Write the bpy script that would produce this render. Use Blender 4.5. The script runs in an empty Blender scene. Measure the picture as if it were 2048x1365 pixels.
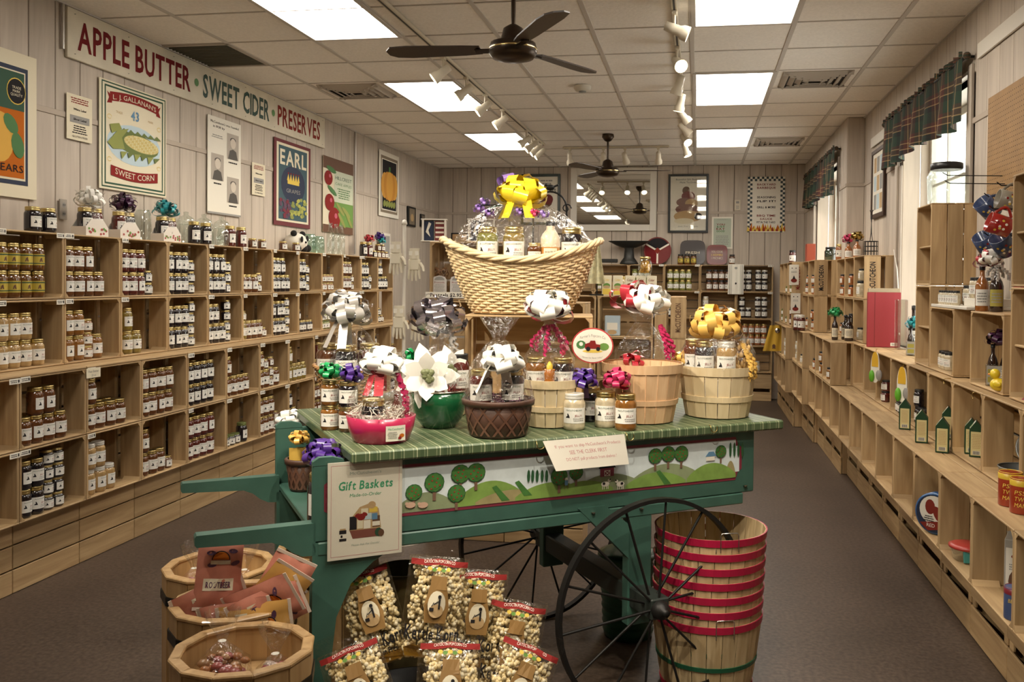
import bpy, math, random
from mathutils import Vector, Matrix, noise
random.seed(11)
R = random.uniform
PI = math.pi
scene = bpy.context.scene
COL = scene.collection

# ------------------------------------------------------------------ camera
EYE = 1.54
F, CX, CY = 1769.08, 1106.73, 592.98
YAW, PITCH, ROLL = -.1618, -.0178, .0097
_f = Vector((math.sin(YAW)*math.cos(PITCH), math.cos(YAW)*math.cos(PITCH), math.sin(PITCH)))
_r = Vector((math.cos(YAW), -math.sin(YAW), 0))
_u = _r.cross(_f)
_r, _u = _r*math.cos(ROLL)+_u*math.sin(ROLL), _u*math.cos(ROLL)-_r*math.sin(ROLL)
cam = bpy.data.cameras.new('camera'); camo = bpy.data.objects.new('camera', cam); COL.objects.link(camo)
camo.matrix_world = Matrix(((_r.x, _u.x, -_f.x, 0), (_r.y, _u.y, -_f.y, 0), (_r.z, _u.z, -_f.z, EYE), (0, 0, 0, 1)))
cam.sensor_width = 36; cam.lens = F/2048*36
cam.shift_x = (1024-CX)/2048; cam.shift_y = (CY-682.5)/2048
cam.clip_start = .05
scene.camera = camo

# ------------------------------------------------------------------ light
PANEL_STRENGTH = 11.0
PANEL_COLOR = (1, .925, .82)
scene.view_settings.view_transform = 'Standard'
scene.view_settings.look = 'None'
scene.view_settings.gamma = 1
scene.view_settings.use_curve_mapping = False
scene.view_settings.exposure = 0.40
world = bpy.data.worlds.new('sky'); scene.world = world; world.use_nodes = True
world.node_tree.nodes['Background'].inputs[0].default_value = (1, .95, .86, 1)
world.node_tree.nodes['Background'].inputs[1].default_value = 4.2

def ray(px, py):
    return _r*((px-CX)/F) - _u*((py-CY)/F) + _f
def at(px, py, X=None, Y=None, Z=None):
    d = ray(px, py)
    t = X/d.x if X is not None else Y/d.y if Y is not None else (Z-EYE)/d.z
    return Vector((0, 0, EYE)) + d*t

# ------------------------------------------------------------------ materials
MATS = {}
def mat(name, col, rough=.5, metal=0., coat=0., spec=.5, var=0., emis=0., noise_s=0., bump=0., alpha=None, sheen=0.):
    if name in MATS: return MATS[name]
    m = bpy.data.materials.new(name); m.use_nodes = True; MATS[name] = m
    nt = m.node_tree; b = nt.nodes['Principled BSDF']
    b.inputs['Base Color'].default_value = (*col, 1); b.inputs['Roughness'].default_value = rough
    b.inputs['Metallic'].default_value = metal; b.inputs['Coat Weight'].default_value = coat
    b.inputs['Coat Roughness'].default_value = .06
    b.inputs['Specular IOR Level'].default_value = spec
    if sheen: b.inputs['Sheen Weight'].default_value = sheen
    if emis:
        b.inputs['Emission Color'].default_value = (*col, 1); b.inputs['Emission Strength'].default_value = emis
    if var or noise_s:
        tc = nt.nodes.new('ShaderNodeTexCoord'); nz = nt.nodes.new('ShaderNodeTexNoise')
        nz.inputs['Scale'].default_value = noise_s or 8; nz.inputs['Detail'].default_value = 4
        nt.links.new(tc.outputs['Object'], nz.inputs['Vector'])
        hv = nt.nodes.new('ShaderNodeHueSaturation'); hv.inputs['Color'].default_value = (*col, 1)
        mr = nt.nodes.new('ShaderNodeMapRange'); mr.inputs[1].default_value = .3; mr.inputs[2].default_value = .7
        mr.inputs[3].default_value = 1-var; mr.inputs[4].default_value = 1+var
        nt.links.new(nz.outputs['Fac'], mr.inputs[0]); nt.links.new(mr.outputs[0], hv.inputs['Value'])
        nt.links.new(hv.outputs[0], b.inputs['Base Color'])
        if bump:
            bp = nt.nodes.new('ShaderNodeBump'); bp.inputs['Strength'].default_value = bump; bp.inputs['Distance'].default_value = .01
            nt.links.new(nz.outputs['Fac'], bp.inputs['Height']); nt.links.new(bp.outputs[0], b.inputs['Normal'])
    return m
def wood(name, c1, c2, axis, rough=.6, scale=7, objvar=.16, coat=0.):
    key = name+axis
    if key in MATS: return MATS[key]
    m = bpy.data.materials.new(key); m.use_nodes = True; MATS[key] = m
    nt = m.node_tree; N = nt.nodes; L = nt.links; b = N['Principled BSDF']
    tc = N.new('ShaderNodeTexCoord'); oi = N.new('ShaderNodeObjectInfo'); mp = N.new('ShaderNodeMapping')
    s = {'x': (.08, 1, 1), 'y': (1, .08, 1), 'z': (1, 1, .08)}[axis]
    mp.inputs['Scale'].default_value = [q*scale*4 for q in s]
    ad = N.new('ShaderNodeVectorMath'); ad.operation = 'ADD'
    ml = N.new('ShaderNodeMath'); ml.operation = 'MULTIPLY'; ml.inputs[1].default_value = 37
    L.new(oi.outputs['Random'], ml.inputs[0]); L.new(tc.outputs['Object'], ad.inputs[0]); L.new(ml.outputs[0], ad.inputs[1])
    L.new(ad.outputs[0], mp.inputs['Vector'])
    nz = N.new('ShaderNodeTexNoise'); nz.inputs['Scale'].default_value = 1; nz.inputs['Detail'].default_value = 6; nz.inputs['Distortion'].default_value = .6
    L.new(mp.outputs[0], nz.inputs['Vector'])
    cr = N.new('ShaderNodeValToRGB'); cr.color_ramp.elements[0].position = .3; cr.color_ramp.elements[1].position = .7
    cr.color_ramp.elements[0].color = (*c1, 1); cr.color_ramp.elements[1].color = (*c2, 1)
    L.new(nz.outputs['Fac'], cr.inputs[0])
    hv = N.new('ShaderNodeHueSaturation'); mr = N.new('ShaderNodeMapRange')
    mr.inputs[3].default_value = 1-objvar; mr.inputs[4].default_value = 1+objvar
    L.new(oi.outputs['Random'], mr.inputs[0]); L.new(mr.outputs[0], hv.inputs['Value']); L.new(cr.outputs[0], hv.inputs['Color'])
    L.new(hv.outputs[0], b.inputs['Base Color']); b.inputs['Roughness'].default_value = rough; b.inputs['Coat Weight'].default_value = coat
    bp = N.new('ShaderNodeBump'); bp.inputs['Strength'].default_value = .15; bp.inputs['Distance'].default_value = .004
    L.new(nz.outputs['Fac'], bp.inputs['Height']); L.new(bp.outputs[0], b.inputs['Normal'])
    return m
def clear(name, tint=(.95, .95, .93), gloss=.12, rough=.05, crinkle=0., cscale=30):
    """thin clear film or glass: transparent with a glossy coat that grows at grazing angles"""
    if name in MATS: return MATS[name]
    m = bpy.data.materials.new(name); m.use_nodes = True; MATS[name] = m
    nt = m.node_tree; N = nt.nodes; L = nt.links; N.remove(N['Principled BSDF'])
    t = N.new('ShaderNodeBsdfTransparent'); t.inputs[0].default_value = (*tint, 1)
    g = N.new('ShaderNodeBsdfGlossy'); g.inputs['Roughness'].default_value = rough; g.inputs[0].default_value = (1, 1, 1, 1)
    lw = N.new('ShaderNodeLayerWeight'); lw.inputs['Blend'].default_value = .25
    mr = N.new('ShaderNodeMapRange'); mr.inputs[3].default_value = gloss; mr.inputs[4].default_value = min(1, gloss+.42)
    L.new(lw.outputs['Facing'], mr.inputs[0])
    mx = N.new('ShaderNodeMixShader'); L.new(mr.outputs[0], mx.inputs[0]); L.new(t.outputs[0], mx.inputs[1]); L.new(g.outputs[0], mx.inputs[2])
    if crinkle:
        tc = N.new('ShaderNodeTexCoord'); nz = N.new('ShaderNodeTexNoise'); nz.inputs['Scale'].default_value = cscale; nz.inputs['Detail'].default_value = 3
        nz.inputs['Distortion'].default_value = 1.5
        L.new(tc.outputs['Object'], nz.inputs['Vector'])
        bp = N.new('ShaderNodeBump'); bp.inputs['Strength'].default_value = crinkle; bp.inputs['Distance'].default_value = .03
        L.new(nz.outputs['Fac'], bp.inputs['Height']); L.new(bp.outputs[0], g.inputs['Normal']); L.new(bp.outputs[0], lw.inputs['Normal'])
    L.new(mx.outputs[0], N['Material Output'].inputs[0])
    return m

# ------------------------------------------------------------------ mesh builder
class MB:
    def __init__(s): s.v = []; s.f = []; s.m = []; s.mats = []; s.sm = []; s.T = None
    def mi(s, m):
        if m not in s.mats: s.mats.append(m)
        return s.mats.index(m)
    def add(s, vs, fs, m, smooth=False):
        o = len(s.v)
        s.v += [tuple(s.T @ Vector(q)) for q in vs] if s.T is not None else [tuple(q) for q in vs]
        k = s.mi(m)
        for f in fs: s.f.append([i+o for i in f]); s.m.append(k); s.sm.append(smooth)
        return s
    def box(s, c, d, m, bev=0., rot=None):
        hx, hy, hz = d[0]/2, d[1]/2, d[2]/2
        if bev <= 0:
            vs = [Vector((x, y, z)) for x in (-hx, hx) for y in (-hy, hy) for z in (-hz, hz)]
            fs = [(0, 1, 3, 2), (4, 6, 7, 5), (0, 4, 5, 1), (2, 3, 7, 6), (0, 2, 6, 4), (1, 5, 7, 3)]
        else:
            b = min(bev, hx*.9, hy*.9, hz*.9); vs = []; idx = {}
            for sx in (-1, 1):
                for sy in (-1, 1):
                    for sz in (-1, 1):
                        for a in range(3):
                            q = [sx*(hx-b), sy*(hy-b), sz*(hz-b)]; q[a] = (sx*hx, sy*hy, sz*hz)[a]
                            idx[(sx, sy, sz, a)] = len(vs); vs.append(Vector(q))
            fs = []
            for a in range(3):
                o1, o2 = [(1, 2), (2, 0), (0, 1)][a]
                for sg in (-1, 1):
                    q = []
                    for e1, e2 in ((-1, -1), (1, -1), (1, 1), (-1, 1)):
                        k = [0, 0, 0]; k[a] = sg; k[o1] = e1; k[o2] = e2; q.append(idx[(*k, a)])
                    fs.append(q if sg > 0 else q[::-1])
                for e1 in (-1, 1):
                    for e2 in (-1, 1):
                        k0 = [0, 0, 0]; k1 = [0, 0, 0]; k0[a] = -1; k1[a] = 1
                        for k in (k0, k1): k[o1] = e1; k[o2] = e2
                        q = [idx[(*k0, o1)], idx[(*k1, o1)], idx[(*k1, o2)], idx[(*k0, o2)]]
                        fs.append(q[::-1] if e1*e2 > 0 else q)
            for sx in (-1, 1):
                for sy in (-1, 1):
                    for sz in (-1, 1):
                        q = [idx[(sx, sy, sz, a)] for a in range(3)]; fs.append(q if sx*sy*sz > 0 else q[::-1])
        M = rot or Matrix.Identity(3)
        return s.add([M @ q + Vector(c) for q in vs], fs, m)
    def lathe(s, prof, m, n=16, c=(0, 0, 0), smooth=True, cap0=True, cap1=True, sx=1., sy=1., wob=None):
        vs = []; fs = []
        for (r, z) in prof:
            for i in range(n):
                a = 2*PI*i/n; rr = r*(1+(wob(a, z) if wob else 0))
                vs.append((c[0]+rr*math.cos(a)*sx, c[1]+rr*math.sin(a)*sy, c[2]+z))
        for k in range(len(prof)-1):
            for i in range(n):
                j = (i+1) % n; fs.append((k*n+i, k*n+j, (k+1)*n+j, (k+1)*n+i))
        s.add(vs, fs, m, smooth)
        if cap0 and prof[0][0] > 1e-5: s.add(vs[:n], [tuple(range(n))[::-1]], m)
        if cap1 and prof[-1][0] > 1e-5: s.add(vs[-n:], [tuple(range(n))], m)
        return s
    def tube(s, pts, r, m, n=6, closed=False, smooth=True, rf=None):
        pts = [Vector(p) for p in pts]; k = len(pts); vs = []; fs = []; up = Vector((0, 0, 1)); last = None
        for i, p in enumerate(pts):
            a = pts[i-1] if (i > 0 or closed) else p; b = pts[(i+1) % k] if (i < k-1 or closed) else p
            t = (b-a).normalized() if (b-a).length > 1e-9 else Vector((0, 0, 1))
            if last is None:
                x = t.cross(up)
                if x.length < .05: x = t.cross(Vector((1, 0, 0)))
            else: x = last - t*last.dot(t)
            x.normalize(); last = x; y = t.cross(x); rr = rf(i/(k-1)) if rf else r
            for j in range(n):
                q = 2*PI*j/n; vs.append(p+x*(rr*math.cos(q))+y*(rr*math.sin(q)))
        for i in range(k if closed else k-1):
            for j in range(n):
                i2 = (i+1) % k; j2 = (j+1) % n; fs.append((i*n+j, i*n+j2, i2*n+j2, i2*n+j))
        s.add(vs, fs, m, smooth)
        if not closed: s.add(vs[:n], [tuple(range(n))], m); s.add(vs[-n:], [tuple(range(n))[::-1]], m)
        return s
    def strip(s, pts, wv, m, th=0., smooth=True):
        """ribbon along pts; wv is a half-width vector or list of them"""
        vs = []; fs = []
        for i, p in enumerate(pts):
            w = Vector(wv[i] if isinstance(wv, list) else wv); p = Vector(p); vs += [p-w, p+w]
        for i in range(len(pts)-1): fs.append((2*i, 2*i+1, 2*i+3, 2*i+2))
        return s.add(vs, fs, m, smooth)
    def grid(s, fn, nu, nv, m, smooth=True):
        vs = [fn(i/nu, j/nv) for j in range(nv+1) for i in range(nu+1)]
        fs = [(j*(nu+1)+i, j*(nu+1)+i+1, (j+1)*(nu+1)+i+1, (j+1)*(nu+1)+i) for j in range(nv) for i in range(nu)]
        return s.add(vs, fs, m, smooth)
    def prism(s, poly, axis_vec, m, smooth=False):
        a = Vector(axis_vec); n = len(poly); vs = [Vector(p) for p in poly]+[Vector(p)+a for p in poly]
        fs = [tuple(range(n))[::-1], tuple(range(n, 2*n))]+[(i, (i+1) % n, n+(i+1) % n, n+i) for i in range(n)]
        return s.add(vs, fs, m, smooth)
    def ball(s, c, r, m, n=10, k=6, sc=(1, 1, 1)):
        prof = [(math.sin(PI*i/k)*r, -math.cos(PI*i/k)*r) for i in range(k+1)]
        vs = []; fs = []
        for (q, z) in prof:
            for i in range(n): vs.append((c[0]+q*math.cos(2*PI*i/n)*sc[0], c[1]+q*math.sin(2*PI*i/n)*sc[1], c[2]+z*sc[2]))
        for a in range(k):
            for i in range(n):
                j = (i+1) % n
                if a == 0: fs.append((i, n+j, n+i))
                elif a == k-1: fs.append((a*n+i, a*n+j, (a+1)*n+i))
                else: fs.append((a*n+i, a*n+j, (a+1)*n+j, (a+1)*n+i))
        return s.add(vs, fs, m, True)
    def mesh(s, name):
        me = bpy.data.meshes.new(name); me.from_pydata(s.v, [], s.f)
        for m in s.mats: me.materials.append(m)
        me.polygons.foreach_set('material_index', s.m); me.polygons.foreach_set('use_smooth', s.sm); me.update()
        return me
    def build(s, name, parent=None, loc=(0, 0, 0), rz=0.):
        return link(name, s.mesh(name), parent, loc, rz)

def link(name, me, parent=None, loc=(0, 0, 0), rz=0., mtx=None):
    o = bpy.data.objects.new(name, me); COL.objects.link(o)
    if mtx is not None: o.matrix_basis = mtx
    else:
        o.location = loc
        if rz: o.rotation_euler = (0, 0, rz)
    if parent is not None: o.parent = parent
    return o
def tag(o, label, cat, group=None):
    o['label'] = label; o['category'] = cat
    if group: o['group'] = group
    return o
def thing(name, label, cat, loc=(0, 0, 0), rz=0., group=None):
    return tag(link(name, None, None, loc, rz), label, cat, group)
def struct(o): o['kind'] = 'structure'; return o
CACHE = {}
def cached(key, fn):
    if key not in CACHE: CACHE[key] = fn()
    return CACHE[key]
def copy_tree(o, parent=None, loc=None, rz=None, label=None):
    c = o.copy(); COL.objects.link(c); c.parent = parent
    if loc is not None: c.location = loc
    if rz is not None: c.rotation_euler = (0, 0, rz)
    if label: c['label'] = label
    for ch in list(o.children): copy_tree(ch, c)
    return c

# ------------------------------------------------------------------ lettering: one small mesh per character, laid out by code
GL = {}
def make_glyphs():
    chars = sorted(set("ABCDEFGHIJKLMNOPQRSTUVWXYZabcdefghijklmnopqrstuvwxyz0123456789.,'-!$&"))
    tmp = []
    for ch in chars:
        for bold in (0, 1):
            cu = bpy.data.curves.new('g', 'FONT'); cu.body = ch; cu.size = 1; cu.resolution_u = 2; cu.offset = .022*bold
            o = bpy.data.objects.new('g', cu); COL.objects.link(o); tmp.append((ch, bold, o, cu))
    dg = bpy.context.evaluated_depsgraph_get(); dg.update()
    for ch, bold, o, cu in tmp:
        e = o.evaluated_get(dg); me = e.to_mesh()
        vs = [(v.co.x, v.co.y) for v in me.vertices]; fs = [tuple(p.vertices) for p in me.polygons]
        x0 = min((q[0] for q in vs), default=0); x1 = max((q[0] for q in vs), default=.2)
        GL[(ch, bold)] = ([(x-x0, y) for x, y in vs], fs, x1-x0); e.to_mesh_clear()
    for ch, bold, o, cu in tmp: bpy.data.objects.remove(o); bpy.data.curves.remove(cu)
make_glyphs()
class Art:
    """flat print in a local frame: x right, y up, layers lie proud of the sheet; may be wrapped round a cylinder of radius cyl or given any map"""
    def __init__(s, fmap): s.fm = fmap; s.mb = MB(); s.k = 0
    def add(s, pts, faces, m, layer): s.mb.add([s.fm(x, y, layer) for x, y in pts], faces, m)
    def poly(s, pts, m, layer=1):
        s.k += 1; layer += .012*s.k if s.k < 150 else .012*(150+s.k % 40)
        s.add(pts, [tuple(range(len(pts)))], m, layer)
    def rect(s, x0, y0, x1, y1, m, layer=1, n=1):
        for i in range(n):
            a = x0+(x1-x0)*i/n; b = x0+(x1-x0)*(i+1)/n; s.poly([(a, y0), (b, y0), (b, y1), (a, y1)], m, layer)
    def frame(s, x0, y0, x1, y1, t, m, layer=1):
        s.rect(x0, y0, x1, y0+t, m, layer); s.rect(x0, y1-t, x1, y1, m, layer); s.rect(x0, y0+t, x0+t, y1-t, m, layer); s.rect(x1-t, y0+t, x1, y1-t, m, layer)
    def ell(s, cx, cy, rx, ry, m, layer=1, n=20, a0=0, a1=2*PI, rot=0.):
        full = abs(a1-a0-2*PI) < 1e-6; k = n if full else n+1
        P = []
        for i in range(k):
            a = a0+(a1-a0)*i/n; x, y = rx*math.cos(a), ry*math.sin(a)
            P.append((cx+x*math.cos(rot)-y*math.sin(rot), cy+x*math.sin(rot)+y*math.cos(rot)))
        s.poly(P, m, layer)
    def band(s, pts, t, m, layer=1):
        for (a, b) in zip(pts, pts[1:]):
            d = Vector((b[0]-a[0], b[1]-a[1]));
            if d.length < 1e-9: continue
            d.normalize(); n = Vector((-d.y, d.x))*t/2
            s.poly([(a[0]-n.x, a[1]-n.y), (b[0]-n.x, b[1]-n.y), (b[0]+n.x, b[1]+n.y), (a[0]+n.x, a[1]+n.y)], m, layer)
    def text(s, t, cx, cy, h, m, layer=2, w=None, bold=0, arc=0., slant=0., rot=0.):
        """centred line, capital height h; w squeezes or stretches it to that width; arc bends it (rise of the middle)"""
        layer += .012*min(s.k, 150)+.05; sc = h/.69; x = 0; items = []
        for ch in t:
            if ch == ' ' or (ch, bold) not in GL: x += .30; continue
            g = GL[(ch, bold)]; items.append((x, g)); x += g[2]+.075
        x -= .075; kx = (w/(x*sc)) if w else 1.
        W = x*sc*kx
        cr, sr = math.cos(rot), math.sin(rot)
        for ox, g in items:
            P = []
            for (a, b) in g[0]:
                X = (ox+a)*sc*kx-W/2+b*sc*slant; Y = b*sc-h/2
                if arc: Y += arc*(1-(2*X/W)**2)
                P.append((cx+X*cr-Y*sr, cy+X*sr+Y*cr))
            s.add(P, g[1], m, layer)
    def lines(s, x0, x1, y0, y1, n, m, layer=2, fill=.45, rag=.25):
        for i in range(n):
            y = y1-(y1-y0)*(i+.5)/n; t = (y1-y0)/n*fill/2; q = (x1-x0)*rag*R(0, .5)
            x = x0+q
            while x < x1-q:
                w = R(.06, .22)*(x1-x0); s.rect(x, y-t, min(x+w, x1-q), y+t, m, layer); x += w+.025*(x1-x0)
    def build(s, parent, name='print'): return s.mb.build(name, parent)
def flat(o, r, up, gap=.0012):
    o, r, up = Vector(o), Vector(r), Vector(up); n = r.cross(up).normalized()
    return lambda x, y, l: o+r*x+up*y+n*(gap*l)
def cyl(rad, z0, gap=.0006):
    """print wrapped on a can: x=0 faces local -y"""
    return lambda x, y, l: Vector(((rad+gap*l)*math.sin(x/rad), -(rad+gap*l)*math.cos(x/rad), z0+y))

# ------------------------------------------------------------------ palette
PINE = ((.34, .215, .10), (.52, .36, .185))
def pine(ax): return wood('pine', *PINE, ax)
WHITE = mat('white_paper', (.80, .76, .66), .7)
INK = mat('dark_ink', (.02, .018, .02), .8, spec=.2)
GREY = mat('grey_ink', (.30, .29, .27), .7)
RED = mat('red_ink', (.24, .02, .018), .8, spec=.2)
MAROON = mat('maroon_ink', (.17, .022, .022), .7)
GREEN = mat('green_ink', (.06, .18, .05), .7)
LEAF = mat('leaf_green', (.13, .27, .05), .7)
DKGREEN = mat('dark_green_ink', (.015, .07, .035), .7)
NAVY = mat('navy_ink', (.015, .025, .06), .7)
BLUE = mat('blue_ink', (.12, .26, .42), .7)
SKYB = mat('pale_blue', (.48, .60, .66), .7)
YEL = mat('yellow_ink', (.72, .52, .08), .7)
ORANGE = mat('orange_ink', (.50, .13, .01), .8, spec=.2)
TAN = mat('tan_ink', (.50, .34, .17), .7)
BROWN = mat('brown_ink', (.13, .06, .03), .7)
CREAM = mat('cream', (.74, .67, .50), .75)
PINK = mat('pink_ink', (.55, .10, .16), .7)
FILM = clear('cellophane', (.975, .975, .97), .025, .10, .8, 18)
GLASS = clear('clear_glass', (.90, .94, .92), .10, .03)
DARKMETAL = mat('dark_iron', (.02, .02, .02), .45, .6)
SILVER = mat('silver_metal', (.62, .61, .58), .25, 1.)
GOLDLID = mat('gold_lid', (.60, .47, .20), .3, 1.)
# ------------------------------------------------------------------ the room
XL, XR, XB, YB, YF, ZC = -3.6, 1.53, 1.37, 12.0, -2.2, 3.096
YJ = 8.667
def floor_mat():
    m = bpy.data.materials.new('floor_vinyl'); m.use_nodes = True; nt = m.node_tree; N = nt.nodes; L = nt.links; b = N['Principled BSDF']
    tc = N.new('ShaderNodeTexCoord'); nz = N.new('ShaderNodeTexNoise'); nz.inputs['Scale'].default_value = 55; nz.inputs['Detail'].default_value = 5
    n2 = N.new('ShaderNodeTexNoise'); n2.inputs['Scale'].default_value = 1.6; n2.inputs['Detail'].default_value = 4
    L.new(tc.outputs['Object'], nz.inputs[0]); L.new(tc.outputs['Object'], n2.inputs[0])
    cr = N.new('ShaderNodeValToRGB'); cr.color_ramp.elements[0].position = .33; cr.color_ramp.elements[1].position = .68
    cr.color_ramp.elements[0].color = (.052, .036, .026, 1); cr.color_ramp.elements[1].color = (.108, .077, .058, 1)
    L.new(nz.outputs['Fac'], cr.inputs[0])
    hv = N.new('ShaderNodeHueSaturation'); mr = N.new('ShaderNodeMapRange'); mr.inputs[1].default_value = .3; mr.inputs[2].default_value = .7
    mr.inputs[3].default_value = .82; mr.inputs[4].default_value = 1.15
    L.new(n2.outputs['Fac'], mr.inputs[0]); L.new(mr.outputs[0], hv.inputs['Value']); L.new(cr.outputs[0], hv.inputs['Color'])
    L.new(hv.outputs[0], b.inputs['Base Color']); b.inputs['Roughness'].default_value = .42; b.inputs['Specular IOR Level'].default_value = .35
    return m
struct(MB().box(((XL+XR)/2, (YB+YF)/2, -.03), (XR-XL+.9, YB-YF+.4, .06), floor_mat()).build('floor'))

# ceiling: tiles in a grid of bars
CEIL = MB().box(((XL+XR)/2, (YB+YF)/2, ZC+.07), (XR-XL+.3, YB-YF+.3, .04), mat('ceiling_void', (.3, .28, .26), .9)).build('ceiling')
struct(CEIL)
TILE = mat('ceiling_tile', (.90, .86, .80), .9, var=.05, noise_s=60, bump=.15)
BARM = mat('ceiling_bar', (.58, .54, .49), .6)
GX = lambda i: .61*i-.0571
GY = lambda j: .61*j+5.4753
LIGHT_CELLS = set(); LIGHT_AT = []
for i in (0, -4):
    for j in (-6, -2, 2, 6):
        LIGHT_AT.append((i, j)); LIGHT_CELLS |= {(i, j), (i, j+1)}
VENT_AT = [(-5, 2), (1, 2), (1, 7)]
GRATE = (-6, 0)
for i in range(-6, 3):
    x0, x1 = max(GX(i), XL), min(GX(i+1), XR)
    for j in range(-13, 11):
        if (i, j) in LIGHT_CELLS or (i, j) == GRATE: continue
        y0, y1 = max(GY(j), YF), min(GY(j+1), YB)
        if y1-y0 < .02 or x1-x0 < .02: continue
        me = cached(('tile', round(x1-x0, 3), round(y1-y0, 3)), lambda: MB().box((0, 0, 0), (x1-x0-.012, y1-y0-.012, .016), TILE, .004).mesh('ceiling_tile'))
        link('ceiling_tile', me, CEIL, ((x0+x1)/2, (y0+y1)/2, ZC+.012))
for i in range(-5, 3):
    link('runner_bar', cached('runner', lambda: MB().box((0, 0, 0), (.03, YB-YF, .02), BARM, .002).mesh('runner_bar')), CEIL, (GX(i), (YB+YF)/2, ZC+.008))
for j in range(-12, 11):
    link('cross_bar', cached('crossb', lambda: MB().box((0, 0, 0), (XR-XL, .013, .02), BARM, .002).mesh('cross_bar')), CEIL, ((XL+XR)/2, GY(j), ZC+.0095))
link('edge_bar', MB().box((0, 0, 0), (.02, YB-YF, .02), BARM).mesh('edge_bar'), CEIL, (XL+.01, (YB+YF)/2, ZC+.004))
link('edge_bar', MB().box((0, 0, 0), (.02, YB-YF, .02), BARM).mesh('edge_bar'), CEIL, (XR-.01, (YB+YF)/2, ZC+.004))

def emit(name, col, s):
    if name in MATS: return MATS[name]
    m = bpy.data.materials.new(name); m.use_nodes = True; MATS[name] = m; nt = m.node_tree; nt.nodes.remove(nt.nodes['Principled BSDF'])
    e = nt.nodes.new('ShaderNodeEmission'); e.inputs[0].default_value = (*col, 1); e.inputs[1].default_value = s
    nt.links.new(e.outputs[0], nt.nodes['Material Output'].inputs[0]); return m
DIFF = emit('lit_diffuser', PANEL_COLOR, PANEL_STRENGTH)
LIGHT_LABEL = {(0, 6): 'lit ceiling panel beside plaid-curtain wall, the one closest to the mirror wall', (0, 2): 'lit ceiling panel beside plaid-curtain wall, second from the mirror wall',
               (0, -2): 'lit ceiling panel beside plaid-curtain wall, third from the mirror wall', (-4, 6): 'lit ceiling panel on jar-shelf side, the one closest to the mirror wall',
               (-4, 2): 'lit ceiling panel on jar-shelf side, second from the mirror wall', (-4, -2): 'lit ceiling panel on jar-shelf side, third from the mirror wall'}
lf = MB()
for sx in (-1, 1): lf.box((sx*.2925, 0, .006), (.025, 1.22, .03), BARM)
for sy in (-1, 1): lf.box((0, sy*.5975, .006), (.56, .025, .03), BARM)
lf = lf.mesh('light_frame'); ld = MB().box((0, 0, .012), (.562, 1.172, .01), DIFF).mesh('diffuser')
for (i, j) in LIGHT_AT:
    t = thing('ceiling_light', LIGHT_LABEL.get((i, j), 'lit ceiling panel over the room entrance, far from the mirror wall'), 'ceiling light', (GX(i)+.305, GY(j)+.61, ZC), group='fluorescent ceiling panels')
    link('light_frame', lf, t); link('diffuser', ld, t)
VM = mat('vent_metal', (.42, .37, .31), .5); VD = mat('vent_dark', (.03, .03, .028), .8)
for n, (i, j) in enumerate(VENT_AT):
    t = thing('ceiling_vent', ['square louvred ceiling vent above the long painted sign', 'square louvred ceiling vent above the near plaid valance', 'square louvred ceiling vent near the mirror wall'][n], 'vent', (GX(i)+.305, GY(j)+.305, ZC-.002), group='louvred ceiling vents')
    MB().box((0, 0, 0), (.46, .46, .006), VD).build('duct_opening', t)
    for k in range(4):
        s = .46-.11*k; b = MB(); z = -.006-.002*k
        for sx in (-1, 1):
            b.box((sx*s/2, 0, z), (.045, s+.045, .008), VM, rot=Matrix.Rotation(sx*-.5, 3, 'Y')); b.box((0, sx*s/2, z), (s+.045, .045, .008), VM, rot=Matrix.Rotation(sx*.5, 3, 'X'))
        b.build('louvre_ring', t)
t = thing('return_grate', 'large dusty return air grate beside the long painted sign', 'vent', (GX(-6)+.36, GY(0)+.305, ZC))
MB().box((0, 0, .012), (.50, .60, .01), mat('dusty_filter', (.12, .12, .10), .95, var=.4, noise_s=60)).build('filter', t)
b = MB()
for sx in (-1, 1): b.box((sx*.245, 0, .002), (.03, .6, .012), VM); b.box((0, sx*.29, .002), (.5, .03, .012), VM)
b.build('grate_frame', t)
for k in range(14): link('slat', cached('gslat', lambda: MB().box((0, 0, 0), (.46, .008, .01), mat('dusty_slat', (.17, .165, .13), .9)).mesh('slat')), t, (0, -.26+.04*k, .004))
p = at(1165, 172, Z=ZC)
t = thing('smoke_detector', 'round white smoke detector on the ceiling beside the fan blade', 'smoke detector', p)
MB().lathe([(.07, 0), (.07, -.02), (.055, -.04), (.0, -.045)], mat('off_white_plastic', (.68, .64, .55), .5), 20).build('detector_body', t)
MB().lathe([(.03, -.042), (.03, -.05), (0, -.05)], mat('grey_plastic', (.3, .3, .28), .5), 12).build('sensor_cap', t)

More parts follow.
